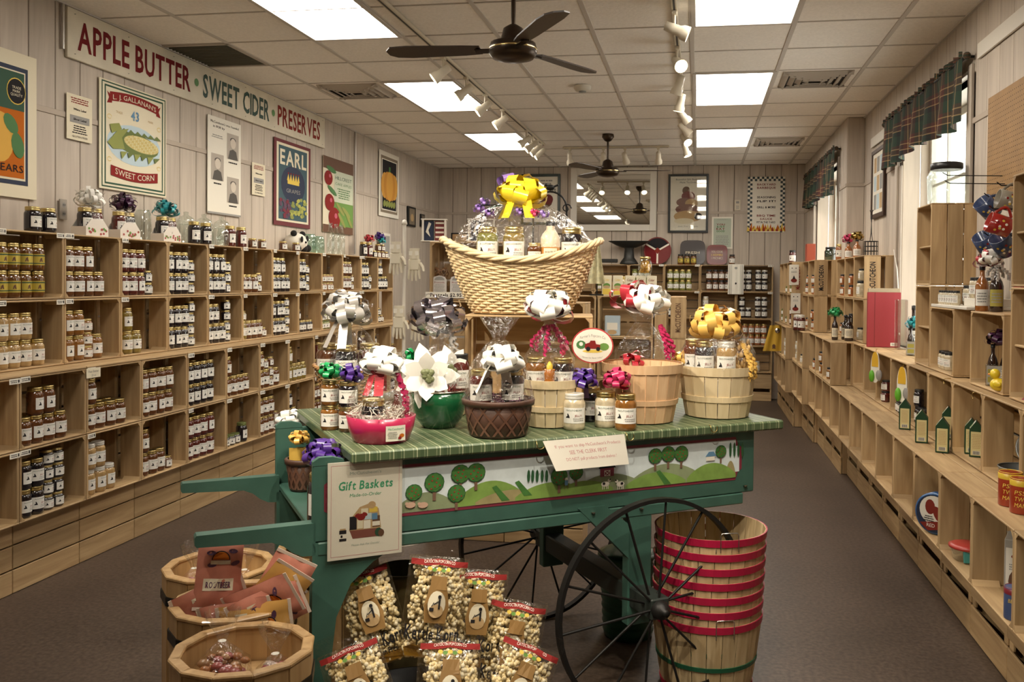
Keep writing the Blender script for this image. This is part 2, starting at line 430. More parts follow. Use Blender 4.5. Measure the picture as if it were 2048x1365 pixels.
# walls of vertical boards
WALLC = ((.45, .385, .32), (.56, .49, .41))
WOODW = wood('wall_board', *WALLC, 'z', .75, 5, .07)
BACKW = mat('wall_backing', (.13, .10, .08), .9)
TRIM = mat('trim_board', (.45, .38, .31), .7)
PW = .203
def board_wall(name, p0, direction, normal, length, openings=(), zsplit=2.45, z0=0., ext=(.06, .06)):
    """vertical boards with recessed joints along direction; openings = (a0, a1, zlow, zhigh)"""
    d = Vector(direction); nrm = Vector(normal); p0 = Vector(p0)
    ang = math.atan2(d.y, d.x)
    w = struct(link(name, None))
    segs = [(0, length, z0, ZC)]
    bk = MB()
    def strip(a0, a1, lo, hi):
        c = p0+d*((a0+a1)/2)-nrm*.03; e0 = ext[0] if a0 <= 0 else 0; e1 = ext[1] if a1 >= length else 0; c = p0+d*((a0-e0+a1+e1)/2)-nrm*.04; hi = hi+.09 if hi >= ZC else hi; bk.box((c.x, c.y, (lo+hi)/2), (abs(d.x)*(a1-a0+e0+e1)+abs(d.y)*.06, abs(d.y)*(a1-a0+e0+e1)+abs(d.x)*.06, hi-lo), BACKW)
    cur = 0.
    for (a0, a1, lo, hi) in sorted(openings):
        strip(cur, a0, z0, ZC); strip(a0, a1, z0, lo); strip(a0, a1, hi, ZC); cur = a1
    strip(cur, length, z0, ZC)
    bk.build('wall_core', w)
    k = 0; a = 0.
    while a < length-.01:
        b = min(a+PW, length)
        for lo, hi in ((z0, zsplit), (zsplit+.03, ZC)):
            for (o0, o1, ol, oh) in [o for o in openings if o[0]-.02 < (a+b)/2 < o[1]+.02] or [(0, 0, 0, 0)]:
                spans = [(lo, hi)] if oh == 0 else [(lo, min(hi, ol)), (max(lo, oh), hi)]
                for s0, s1 in spans:
                    if s1-s0 < .02: continue
                    me = cached(('wb', round(b-a, 3), round(s1-s0, 3)), lambda: MB().box((0, 0, 0), (b-a-.006, .014, s1-s0), WOODW, .003).mesh('wall_board'))
                    c = p0+d*((a+b)/2)+nrm*-.004
                    link('wall_board', me, w, (c.x, c.y, (s0+s1)/2), ang)
        a = b
    c = p0+d*(length/2)+nrm*.003
    tb = MB()
    cur = 0.
    for (a0, a1, lo, hi) in sorted(openings)+[(length, length, 0, 9)]:
        if lo < zsplit < hi and a0 > cur:
            c = p0+d*((cur+a0)/2)+nrm*.004; tb.box((c.x, c.y, zsplit+.015), (abs(d.x)*(a0-cur)+abs(d.y)*.012, abs(d.y)*(a0-cur)+abs(d.x)*.012, .032), TRIM, .002)
        cur = max(cur, a1)
    tb.build('joint_trim', w)
    return w
board_wall('wall_left', (XL, YF, 0), (0, 1, 0), (1, 0, 0), YB-YF)
board_wall('wall_back', (XL, YB, 0), (1, 0, 0), (0, -1, 0), XB-XL)
W1 = (5.40, 7.20, 1.06, 2.74); W2 = (9.15, 10.9, 1.06, 2.74)
board_wall('wall_right', (XR, YF, 0), (0, 1, 0), (-1, 0, 0), YJ-YF, [(W1[0]-YF, W1[1]-YF, W1[2], W1[3])])
board_wall('wall_right_return', (XB, YJ, 0), (1, 0, 0), (0, -1, 0), XR-XB, ext=(-.012, .06))
board_wall('wall_right_far', (XB, YJ, 0), (0, 1, 0), (-1, 0, 0), YB-YJ, [(W2[0]-YJ, W2[1]-YJ, W2[2], W2[3])], ext=(-.012, .06))
struct(MB().box(((XL+XR)/2, YF-.04, ZC/2), (XR-XL+.2, .06, ZC), mat('entrance_wall', (.34, .28, .22), .8)).build('wall_front'))

# windows with deep board-lined reveals
WF = mat('window_white', (.72, .68, .60), .5)
PANE = clear('window_pane', (.93, .95, .95), .06, .02)
for n, (wx, (a0, a1, lo, hi)) in enumerate(((XR, W1), (XB, W2))):
    dep = .26
    t = struct(link('window_%d' % (n+1), None))
    for y, s in ((a0, 1), (a1, -1)):
        for k in range(2):
            link('reveal_board', cached(('rev', dep), lambda: MB().box((0, 0, 0), (dep/2-.004, .014, hi-lo), wood('reveal_board', (.56, .48, .40), (.66, .57, .47), 'z', .75, 5, .05), .003).mesh('reveal_board')), t, (wx+.02+dep*(k+.5)/2, y+s*.007, (lo+hi)/2))
    b = MB(); b.box((wx+dep/2, (a0+a1)/2, lo-.01), (dep+.05, a1-a0, .02), WF, .003); b.build('window_sill', t)
    b = MB(); b.box((wx+dep/2, (a0+a1)/2, hi+.01), (dep+.05, a1-a0, .02), WF); b.build('window_head', t)
    fx = wx+dep-.02; b = MB()
    for y in (a0+.03, a1-.03): b.box((fx, y, (lo+hi)/2), (.05, .06, hi-lo), WF, .003)
    for z in (lo+.03, hi-.03, (lo+hi)/2): b.box((fx, (a0+a1)/2, z), (.05, a1-a0-.12, .05), WF, .003)
    b.build('window_frame', t)
    for k in range(1, 4): MB().box((fx, a0+(a1-a0)*k/4, (lo+hi)/2), (.02, .02, hi-lo-.1), WF).build('muntin', t)
    for q in (.27, .73): MB().box((fx, (a0+a1)/2, lo+(hi-lo)*q), (.02, a1-a0-.1, .02), WF).build('muntin', t)
    for q in range(2): MB().box((fx+.012, (a0+a1)/2, lo+(hi-lo)*(.25+.5*q)), (.004, a1-a0-.1, (hi-lo)/2-.06), PANE).build('pane', t)
    b = MB(); cx = wx-.012
    for y in (a0-.035, a1+.035): b.box((cx, y, (lo+hi)/2), (.02, .07, hi-lo+.1), wood('casing', *WALLC, 'z', .6), .003)
    b.build('casing', t)

# ------------------------------------------------------------------ ceiling fans
FANM = mat('fan_bronze', (.055, .038, .026), .3, .7); FANB = mat('fan_blade', (.045, .028, .018), .4)
def fan(loc, angles, label):
    t = thing('ceiling_fan', label, 'ceiling fan', loc, group='three-blade ceiling fans')
    top = ZC-loc[2]
    MB().lathe([(.06, top), (.065, top-.03), (.035, top-.07), (.013, top-.08)], FANM, 16).build('canopy', t)
    MB().tube([(0, 0, .09), (0, 0, top-.05)], .012, FANM, 8).build('down_rod', t)
    MB().lathe([(.02, .14), (.05, .12), (.065, .06), (.07, .045)], FANM, 18).build('hub_cover', t)
    MB().lathe([(.07, .05), (.115, .045), (.122, .02), (.122, -.005), (.105, -.03), (.05, -.045), (0, -.05)], FANM, 24).build('motor_housing', t)
    MB().lathe([(.1235, .018), (.1245, .014), (.1235, .010)], mat('brass_ring', (.7, .55, .25), .2, 1.), 24, cap0=False, cap1=False).build('trim_ring', t)
    for a in angles:
        rot = Matrix.Rotation(a, 4, 'Z') @ Matrix.Rotation(.16, 4, 'X')
        b = MB(); b.T = rot
        ol = [(.17, -.05), (.26, -.062), (.55, -.07), (.63, -.06), (.665, -.03), (.67, .02), (.64, .06), (.55, .068), (.26, .05), (.17, .04)]
        b.prism([(x, y, .018) for x, y in ol], (0, 0, .007), FANB); o = b.build('blade', t)
        b = MB(); b.T = rot; b.box((.14, 0, .012), (.12, .045, .008), FANM, .002); b.build('blade_iron', o)
fan(at(1026, 105, Z=2.70), (PI, PI/3, -PI/3), 'bronze three-blade ceiling fan hanging above the gift cart')
q = at(1216, 270, Z=3.09)
fan((q.x, q.y, 2.69), (.05, 2.14, 4.24), 'bronze three-blade ceiling fan hanging in front of the wall mirror')

# ------------------------------------------------------------------ track lighting
TRK = mat('track_cream', (.62, .56, .44), .45); TRKD = mat('track_slot', (.05, .045, .04), .6); BULB = emit('spot_bulb', (1, .9, .7), 14)
def track(label, a, b):
    t = thing('light_track', label, 'track', ((a[0]+b[0])/2, (a[1]+b[1])/2, ZC-.013), group='ceiling light tracks')
    dx, dy = abs(b[0]-a[0]), abs(b[1]-a[1])
    MB().box((0, 0, 0), (dx+.036, dy+.036, .022), TRK, .003).build('rail', t)
    MB().box((0, 0, -.011), (dx+.012 if dx > dy else .012, dy+.012 if dy > dx else .012, .003), TRKD).build('rail_slot', t)
track('cream light track running over the jar-shelf side of the ceiling', (-1.75, .8), (-1.75, 9.9))
track('cream light track running beside the plaid-curtain-side ceiling panels', (-.15, .8), (-.15, 10.2))
track('short cream light track crossing in front of the wall mirror', (-1.55, 10.21), (-.36, 10.21))
def head_mesh():
    b = MB(); b.lathe([(.0, .06), (.026, .055), (.03, .0), (.031, -.03), (.042, -.05), (.044, -.085)], TRK, 14, cap1=False); hb = b.mesh('lamp_body')
    b = MB(); b.lathe([(.0, -.07), (.036, -.072)], BULB, 14, cap1=False); return hb, b.mesh('bulb_face')
HB, HF = head_mesh()
STEM = MB().box((0, 0, -.02), (.03, .055, .02), TRK, .003).tube([(0, 0, -.03), (0, 0, -.095)], .008, TRK, 8).mesh('stem')
def spot(x, y, aim, label, power=0):
    t = thing('track_spotlight', label, 'spotlight', (x, y, ZC-.015), group='track spotlights')
    link('stem', STEM, t)
    d = Vector(aim).normalized(); rot = (-d).to_track_quat('Z', 'Y').to_matrix().to_4x4()
    M = Matrix.Translation((0, 0, -.11)) @ rot
    o = link('lamp_body', HB, t, mtx=M); link('bulb_face', HF, o)
    if power:
        l = bpy.data.lights.new('spot_beam', 'SPOT'); l.energy = power; l.spot_size = 1.1; l.spot_blend = .7; l.color = (1, .88, .70); l.shadow_soft_size = .03
        lo = link('spot_beam', l, t, mtx=Matrix.Translation(Vector((0, 0, -.11))+d*.1) @ rot)
NTH = ['first', 'second', 'third', 'fourth', 'fifth', 'sixth', 'seventh', 'eighth']; k = 0
for px, py in ((887, 116), (932, 156), (968, 190), (1000, 220), (1050, 262), (1062, 273), (1072, 281), (1082, 288)):
    q = at(px, py, Z=ZC-.03); k += 1; spot(-1.75, q.y, (-.75, -.25, -.62), 'cream spotlight aimed at the jar shelves, %s on its track from mirror wall' % NTH[8-k], 16)
k = 0
for px, py in ((1343, 25), (1353, 95), (1358, 140), (1361, 178), (1363, 208), (1366, 236), (1368, 258), (1371, 280)):
    q = at(px, py, Z=ZC-.03); k += 1
    aim = [(.85, .05, -.35), (.3, -.75, -.5), (-.3, .2, -.9), (-.2, .1, -.9), (.6, .2, -.7), (.6, .1, -.6), (.4, -.6, -.6), (.3, -.1, -.9)][k-1]
    spot(-.15, q.y, aim, 'cream spotlight on curtain-side track, %s from the mirror wall' % NTH[8-k], 14)
for x, y in ((-1.75, 1.2), (-1.75, 2.1), (-.15, 1.0), (-.15, 1.9)):  # unseen heads added on the near ends of the tracks to brighten the cart
    spot(x, y, Vector((-.62, 3.3, 1.15))-Vector((x, y, ZC-.12)), 'cream track spotlight added out of view near the entrance to brighten the gift cart', 85)
for px in (1140, 1207, 1250, 1317):
    q = at(px, 303, Y=10.21); spot(q.x, 10.21, (R(-.2, .2), .6, -.7), 'cream track spotlight on the short track before the mirror', 8)
# ------------------------------------------------------------------ crates
CW, CD, CH = .4655, .262, .349
ORD = ['', 'first', 'second', 'third', 'fourth', 'fifth', 'sixth', 'seventh', 'eighth', 'ninth', 'tenth', 'eleventh', 'twelfth', 'thirteenth', 'fourteenth', 'fifteenth']
def bm(key, d, m, bev=.0025): return cached(('bd', key, d, m.name), lambda: MB().box((0, 0, 0), d, m, bev).mesh(key))
def crate(loc, rz, label, tall=False, group='pine crates', back=True, mid=False, dims=None):
    """open front lies at local y=0 and faces local -y; x runs along the opening"""
    w, h, d = (CW, CH, CD) if not tall else (.335, .465, CD)
    if dims: w, h, d = dims
    t = thing('wooden_crate', label, 'crate', loc, rz, group); th = .009; te = .014
    px, py_, pz = pine('x'), pine('y'), pine('z')
    for z in (th/2+.001, h-th/2-.001):
        for k in range(2):
            link('slat', bm('slat', (w-.002, d/2-.005, th), px), t, (w/2, d*(.25+.5*k), z))
    if not tall:
        for x in (te/2+.001, w-te/2-.001):
            link('end_board', bm('end_board', (te, .125, h-2*th-.002), pz), t, (x, .0655, h/2)); link('end_board', bm('end_board', (te, .098, h-2*th-.002), pz), t, (x, d-.052, h/2))
    else:
        for x in (te/2+.001, w-te/2-.001):
            for k in range(3): link('end_board', bm('end_board', (te, d/3-.005, h-2*th-.002), pz), t, (x, d*(k+.5)/3, h/2))
    if back:
        for k in range(3): link('back_slat', bm('back_slat', (w-2*te-.004, th, (h-2*th)/3-.012), px), t, (w/2, d-th/2-.001, th+(h-2*th)*(k+.5)/3))
    def tri():
        return MB().prism([(0, 0, 0), (.02, 0, 0), (0, 0, .022)], (0, .1, 0), pine('y')).mesh('corner_block')
    cm = cached('tri', tri)
    for (x, z, a) in ((te, th, 0), (w-te, th, -PI/2), (w-te, h-th, PI), (te, h-th, PI/2)):
        link('corner_block', cm, t, mtx=Matrix.Translation((x, .003, z)) @ Matrix.Rotation(a, 4, 'Y'))
    if mid: link('mid_shelf', bm('mid_shelf', (w-2*te-.003, d-.03, .01), px), t, (w/2, d/2, h*.48))
    return t
def base_unit(loc, rz, label, h, planks, group, slot=False, d=.24):
    t = thing('base_crate', label, 'crate', loc, rz, group)
    px, pz = pine('x'), pine('z')
    dark = mat('crate_inside', (.05, .035, .02), .9)
    zs = planks
    z = 0.
    for k, (hh, gap) in enumerate(zs):
        link('plank', bm('plank', (CW-.003, .011, hh-.004), px), t, (CW/2, .006, z+hh/2)); z += hh+gap
    for x in (.012, CW-.012): link('end_board', bm('end_board', (.02, d-.015, h-.004), pz), t, (x, d/2+.008, h/2))
    link('top_slat', bm('top_slat', (CW-.05, d-.02, .01), px), t, (CW/2, d/2+.005, h-.008))
    link('back_slat', bm('back_slat', (CW-.05, .01, h-.03), px), t, (CW/2, d-.012, h/2))
    return t

# ------------------------------------------------------------------ jars
KIND = {'k': ((.010, .007, .010), 'black jelly'), 'r': ((.085, .013, .010), 'red jelly'), 'b': ((.105, .035, .010), 'brown preserve'), 'a': ((.22, .09, .018), 'amber preserve'),
        't': ((.40, .255, .105), 'tan spread'), 'y': ((.12, .045, .008), 'yellow-labelled amber'), 'o': ((.20, .14, .025), 'olive relish'), 'g': ((.17, .17, .03), 'green pickle'), 'w': ((.52, .44, .30), 'cream-coloured spread'), 'p': ((.30, .10, .03), 'orange-red sauce')}
LIDM = {'gold': GOLDLID, 'silver': mat('pale_lid', (.66, .64, .58), .35, .3), 'black': mat('black_lid', (.012, .012, .012), .35), 'green': mat('green_lid', (.16, .19, .06), .35, .5)}
def jprof(r, h):
    return [(r*.86, 0), (r*.97, .005), (r, .015), (r, h*.70), (r*.97, h*.76), (r*.84, h*.825), (r*.80, h*.84)]
SIZES = {'B': (.039, .137), 's': (.034, .074), 'Q': (.047, .165), 'm': (.030, .098)}
def jar_body(r, h, kc):
    def f():
        m = mat('jar_'+kc, KIND[kc][0], .12, coat=1., var=.25, noise_s=40)
        return MB().lathe(jprof(r, h), m, 18).mesh('jar_body')
    return cached(('jb', r, h, kc), f)
def jar_lid(r, h, lid):
    def f():
        m = LIDM[lid]; R0 = r*.86
        return MB().lathe([(R0*.98, h*.835), (R0, h*.85), (R0, h*.90), (R0*.985, h*.905), (R0*1., h*.915), (R0, h*.975), (R0*.95, h*.995), (R0*.86, h*.985), (0, h*.985)], m, 20).mesh('jar_lid')
    return cached(('jl', r, h, lid), f)
LABELM = mat('jar_label', (.78, .76, .70), .6); LABELY = mat('gold_label', (.55, .42, .07), .35, .4)
def jar_label(r, h, style):
    def f():
        a = Art(cyl(r+.0006, 0)); y0, y1 = h*.20, h*.62
        if h < .09: y0, y1 = h*.16, h*.68
        wd = r*1.12; k = y1-y0
        m = LABELY if style == 'y' else LABELM
        a.rect(-wd, y0, wd, y1, m, 0, 10)
        if style == 'y':
            a.rect(-wd, y0+k*.12, wd, y0+k*.2, DKGREEN, 1, 6); a.rect(-wd, y1-k*.2, wd, y1-k*.1, DKGREEN, 1, 6); a.poly([(-.4*wd, y0+k*.3), (0, y0+k*.3), (-.1*wd, y0+k*.7), (-.3*wd, y0+k*.6)], BROWN, 1)
        else:
            a.text("McCUTCHEON'S", 0, y0+k*.84, k*.10, DKGREEN, 1, w=wd*1.3)
            c = -wd*.5; S_ = .72
            a.poly([(c-.2*wd, y0+k*.34), (c+.16*wd, y0+k*.34), (c+.12*wd, y0+k*.46), (c+.02*wd, y0+k*.62), (c-.07*wd, y0+k*.64), (c-.05*wd, y0+k*.48), (c-.17*wd, y0+k*.42)], INK, 1)
            a.text('JELLY', wd*.33, y0+k*.5, k*.13, RED, 1, w=wd*.6); a.lines(-wd*.1, wd*.85, y0+k*.12, y0+k*.36, 2, GREY, 1)
        return a.mb.mesh('paper_label')
    return cached(('lab', r, h, style), f)
NJ = [0]
JN = {'k': 'jelly_jar', 'r': 'jelly_jar', 'b': 'preserve_jar', 'a': 'preserve_jar', 't': 'apple_butter_jar', 'y': 'cider_jelly_jar', 'o': 'relish_jar', 'g': 'pickle_jar', 'w': 'spread_jar', 'p': 'sauce_jar'}
def jar(loc, rz, kc, size, label, group, lid='gold', style='w'):
    r, h = SIZES[size]
    t = thing(JN[kc] if size != 'm' else 'sauce_bottle' if kc in 'kp' else 'spice_jar', label, 'jar', loc, rz, group)
    link('jar_body', jar_body(r, h, kc), t); link('jar_lid', jar_lid(r, h, lid), t)
    if style: link('paper_label', jar_label(r, h, 'y' if kc == 'y' else style), t)
    NJ[0] += 1
    return t
def fill(loc, rz, spec, where, lid='gold', zoff=.0105, x0=.037, y0=.055):
    """spec: columns of stacked jars, e.g. 'kBB kBs -' ; rows behind follow after |"""
    M = Matrix.Translation(loc) @ Matrix.Rotation(rz, 4, 'Z')
    for row, cols in enumerate(spec.split('|')):
        x = x0+(.02 if row else 0); nc = 0
        for c in cols.split():
            if c == '-': x += .04; continue
            kc = c[0]; sizes = c[1:]; L = lid
            if sizes[0] in 'SGK': L = {'S': 'silver', 'G': 'green', 'K': 'black'}[sizes[0]]; sizes = sizes[1:]
            r0 = max(SIZES[q][0] for q in sizes); x += r0+.0015; z = zoff; nc += 1
            for lv, q in enumerate(sizes):
                pos = '%s%s %s' % ('rear ' if row else '', ORD[nc], 'along') if len(sizes) == 1 else '%s in %s %sstack' % (['lowest', 'upper' if len(sizes) == 2 else 'second', 'third', 'topmost'][lv], ORD[nc], 'rear ' if row else '')
                p = M @ Vector((x+R(-.001, .001), y0+row*.086+R(-.004, .004), z+.0005))
                sz = 'small ' if q == 's' else 'tall ' if q == 'Q' else ''
                jar(p, rz+R(-.35, .35), kc, q, '%s%s jar, %s, %s' % (sz, KIND[kc][1], pos, where), '%s jars, %s' % (KIND[kc][1], where), L)
                z += SIZES[q][1]+.001
            x += r0+.0015

# jar wall on the left: rows are (front X, bottom z, spec per crate from the near end)
TAGM = mat('tag_card', (.82, .78, .68), .6)
def tags(loc, rz, where, offs):
    M = Matrix.Translation(loc) @ Matrix.Rotation(rz, 4, 'Z')
    for x, z in offs:
        t = tag(MB().box((0, -.0015, 0), (.062, .0015, .026), TAGM).build('price_tag', None, M @ Vector((x, -.002, z)), rz+R(-.1, .1)), 'white price card, '+where, 'price tag', 'price cards on crates')
        a = Art(flat((-.031, -.0024, -.013), (1, 0, 0), (0, 0, 1), .0004)); a.lines(.004, .045, .005, .021, 2, INK, 1); a.rect(.048, .006, .056, .02, INK, 1); a.build(t)
SPEC1 = ['yBB yBB yBB yBB|yBB yBB yBB yBB', 'bBB bBB bBB bB', 'rBB rBB rBB kss', 'kBB kBB kBB ksss', 'kBB kBB kBB ksss', 'bB bB bB bss', 'kBB kBB kBB kB', 'kBB kBB ksss', 'ass ass ass ass', 'bBB bBB bBB bss', 'kBB kBB kBB kss', 'kBB kBB kB kB']
SPEC2 = ['tBB tBB tBB tB|tBB tBB tB', 'aBB aBB asss aB|aBB aBB', '- oBB oB', 'kBB kBB kBB kssss', 'kBB kBB kB kssss', 'oBs bB bB bB bs', 'kBB kBB kBB kssss', 'kmm km km km km', 'gGss gGss gGss', 'kBB kmm kmm kss', '- kB ass as', 'kss kss bs']
SPEC3 = ['', 'bB bBB bBB bB|bB bB bB', 'bBB bB bB bB|bB bB bB bB', 'bBB bBB bBB bBB|bBB bBB bB', 'kBB kBB kBB kBB|kBB kBB kBB', 'bBB bB bB bB|bB bB', 'bBB bBs bsss bB|bBB rBB', 'oBB oB oB oB', 'rB rBB', 'kBB kB kB', 'bB bB bBB', 'kBB kB', 'bB bB']
SPEC4 = ['', 'kBB kBB kssss kssss', 'tSBB tSBB tSB|tSBB tSB', 'bBB bB bB bs|bB bB', 'rBB rBB rBB rBB|rBB rBB rBB', 'kGs kGs kGs kGB', 'bBB bBB bBB bss', 'kBB kB', 'bBB bBB', 'bB bB', 'kBB kB', 'rB rB', 'kB kB']
def left_row(X, z, y0, specs, first, rowname):
    n = len(specs)
    for k, sp in enumerate(specs):
        loc = Vector((X, y0+.4668*(k+first), z)); o = ORD[n-k]
        content = KIND[sp.replace('-', ' ').split()[0][0]][1]+' jars' if sp else 'nothing'
        crate(loc, PI/2, 'pine crate holding %s, %s row of jar wall, %s from back' % (content, rowname, o), group='jar wall crates')
        if sp: fill(loc, PI/2, sp, 'jar wall %s row, %s from back' % (rowname, o))
        if k % 4 != 3 and not (rowname == 'third' and k > 8): tags(loc, PI/2, '%s row of jar wall, %s from back' % (rowname, o), [(.03, CH-.012)] if k % 3 else [(.03, CH-.012), (.43, CH-.014)])
left_row(-3.32, 1.4165, 4.222, SPEC1, -1, 'top')
left_row(-3.32, 1.0665, 4.222, SPEC2, -1, 'second')
left_row(-3.165, .7055, 3.724, SPEC3, -1, 'third')
left_row(-3.165, .3555, 3.724, SPEC4, -1, 'bottom')
for k in range(13):
    o = ORD[13-k]
    base_unit((-3.246, 3.772-.467+.467*k, 0), PI/2, 'three-plank pine base crate on the floor under jar wall, %s from back' % o, .353, [(.115, .003), (.115, .003), (.115, 0)], 'jar wall base crates')
# long boards that carry the upper rows
for k in range(7):
    t = tag(MB().box((0, 0, 0), (.42, .93, .010), pine('y'), .002).build('shelf_board', None, (-3.375+.0, 3.72+.934*k, 1.0605)), 'long pine board between second and third rows of jar wall, %s from back' % ORD[7-k], 'board', 'jar wall boards')
    t.location.x = -3.375

# step shelves on the right
def right_crates(X, z, y0, n, row, specs=None, first=0, sect='', stencil=None, **kw):
    for k in range(n):
        y = y0+.467*(k+1)
        loc = Vector((X, y, z))
        t = crate(loc, -PI/2, 'pine crate in %s row of stepped shelves, %s%s' % (row, ORD[first+k+1], sect), group='stepped shelf crates', **kw)
        if k == 0 and stencil:
            a = Art(flat((CW+.0003, .066, CH/2), (0, 0, 1), (0, -1, 0), .0006)); a.text('McCUTCHEON', 0, 0, .042, stencil, 1, w=.24, bold=1); a.build(t, 'stencil')
        if specs and k < len(specs) and specs[k]: fill(loc, -PI/2, specs[k], 'stepped shelf %s row, %s%s' % (row, ORD[first+k+1], sect), 'black')
NEAR = ' from window end'
right_crates(1.06, .366, 2.713, 13, 'lowest', sect=' from shop entrance')
right_crates(1.233, .716, 3.18, 9, 'middle', ['', '', '', '', 'kKmm kKm kKm', 'kKss kKss', 'rKss', '', ''], sect=' from shop entrance')
right_crates(1.06, .716, 7.384, 3, 'middle', ['aKm', 'aKmm', 'pKm pKm'], sect=' beyond red box')
right_crates(1.285, 1.066, 7.25, 3, 'upper', ['wKm', 'kKmm kKm', 'pKm'], sect=' beyond red box')
right_crates(1.285, 1.416, 7.25, 3, 'top', ['wKBm', 'pKmm', 'pKmm pKm'], sect=' beyond red box', stencil=INK)
for X, z, row, sp in ((1.0, .366, 'lowest', None), (1.0, .716, 'middle', ['wKm', 'wSmm']), (1.10, 1.066, 'upper', ['pKmm', 'pKm']), (1.10, 1.416, 'top', ['pKmm pKm', 'pKmm pKm'])):
    right_crates(X, z, 8.786, 2, row, sp, sect=' past wall corner', stencil=INK if row == 'top' else None)
for X, z, row, sp in ((.93, .366, 'lowest', None), (.93, .716, 'middle', ['wSmm wSmm', 'gGs']), (.985, 1.066, 'upper', ['rKmm', 'gGs gGs', 'gGss']), (.985, 1.416, 'top', ['gGss', 'gGs', ''])):
    right_crates(X, z, 9.722, 3, row, sp, sect=' by mirror wall', stencil=RED if row == 'top' else None)
for k in range(20):
    y = 2.713+.467*(k+1); X = 1.2 if y < 7.4 else 1.15 if y < 8.8 else 1.11 if y < 9.73 else 1.02
    if y > 11.6: continue
    t = base_unit((X, y, 0), -PI/2, 'slotted pine base crate on floor under stepped shelves, %s from entrance' % (ORD[k+1] if k < 15 else ['sixteenth', 'seventeenth', 'eighteenth', 'nineteenth', 'twentieth'][k-15]), .362, [(.135, .035), (.188, 0)], 'stepped shelf base crates')
    for x in (.03, CW-.03): link('slot_block', bm('slot_block', (.04, .012, .034), pine('x')), t, (x, .012, .135+.0175))
# uprights of turned crates near the window
for (y, z, nm) in ((5.575, 1.066, 'lower tall crate with mid shelf beside the window'), (5.575, 1.532, 'upper tall crate with mid shelf under the big glass jar'),
                   (3.945, 1.066, 'lower tall crate with mid shelf beside the rubber duck'), (3.945, 1.532, 'upper tall crate with mid shelf beside the hanging mugs')):
    crate((1.285, y, z), -PI/2, 'pine '+nm, tall=True, mid=True, group='tall turned crates')
for (y, nm) in ((5.236, 'pine crate of spice jars carrying the white tray'), (4.49, 'pine crate holding wrapped bottles and the rubber duck')):
    crate((1.285, y, 1.066), -PI/2, nm, group='pine crates')
fill((1.285, 5.236, 1.066), -PI/2, 'wKm wKm wKm', 'in crate under the white tray', 'black', y0=.06)
# back shelf under the mirror
BS = [['', 'gGss gGss', 'gGBB gGBB gGBB gGB', 'gBB gBB gBB gBB|gB', '- bKBB bKBB bKBB bKBB', 'kSBB kSBB - kSBB kSBB'][::-1],
      ['', '', 'kGBB', 'kGBB kGBB', 'wSBB wSB - wSB wSB', 'kSBB kSB - kSBB kSBB'][::-1], ['', '', '', '', '', '- pBB pBB pBB pBB'][::-1], ['', '', '', '', '', '- wSB wSB wSB'][::-1]]
for r, z in enumerate((1.416, 1.066, .716, .366)):
    for k in range(6):
        loc = Vector((.96-.4668*(k+1), 11.72, z))
        wh = '%s row of mirror-wall shelf, %s from window wall' % (['top', 'second', 'third', 'bottom'][r], ORD[k+1])
        crate(loc, 0, 'pine crate in '+wh, group='mirror wall crates')
        if BS[r][k]: fill(loc, 0, BS[r][k], 'mirror-wall shelf %s row, %s from window wall' % (['top', 'second', 'third', 'bottom'][r], ORD[k+1]))
        if r < 2 and k < 4: tags(loc, 0, wh, [(.43, CH-.01)])
for k in range(6): base_unit((.96-.4668*(k+1), 11.74, 0), 0, 'slotted pine base crate on floor under mirror-wall shelf, %s from window wall' % ORD[k+1], .362, [(.12, .04), (.19, 0)], 'mirror wall base crates')
# island behind the cart
IW = 'island behind the cart'
for c, (x, n) in enumerate(((-1.57, 4), (-1.103, 3))):
    base_unit((x, 5.05, 0), 0, 'pine base crate on floor of the island, %s crates' % ['under the pretzel', 'behind the axle, beside the pretzel'][c], .362, [(.10, .004), (.13, .004), (.12, 0)], 'island base crates')
    for r in range(n):
        crate((x, 5.05, .366+.35*r), 0, 'pine crate of the %s, %s level of %s stack' % (IW, ['first', 'second', 'third', 'fourth'][r], ['pretzel', 'lower'][c]), group='island crates')
for c, (x, rz) in enumerate(((-.83, 0), (-1.31, 0))):
    base_unit((x, 7.4, 0), 0, 'pine base crate under the cider-box shelf, %s' % ['first', 'second'][c], .362, [(.12, .003), (.12, .003), (.115, 0)], 'cider shelf base crates')
    for r in range(3): crate((x, 7.4, .366+.35*r), 0, 'pine crate of the cider-box shelf, %s level, %s column' % (ORD[r+1], ['inner', 'outer'][c]), group='cider shelf crates')
for r in range(3):
    # side-on crates whose end boards show
    t = crate((-.095, 7.40+CW, .366+.35*r), -PI/2, 'pine crate turned side-on at end of cider-box shelf, %s level' % ORD[r+1], group='cider shelf crates')
    t.location = (-.355+CD, 7.40, .366+.35*r); t.rotation_euler = (0, 0, PI/2)
    if r == 2: a = Art(flat((-.0003, .066, CH/2), (0, 0, 1), (0, 1, 0), .0006)); a.text('McCUTCHEON', 0, 0, .042, BROWN, 1, w=.24, bold=1); a.build(t, 'stencil')
t = base_unit((-.355+CD, 7.4, 0), PI/2, 'pine base crate under the side-on crates of cider-box shelf', .362, [(.12, .003), (.12, .003), (.115, 0)], 'cider shelf base crates')
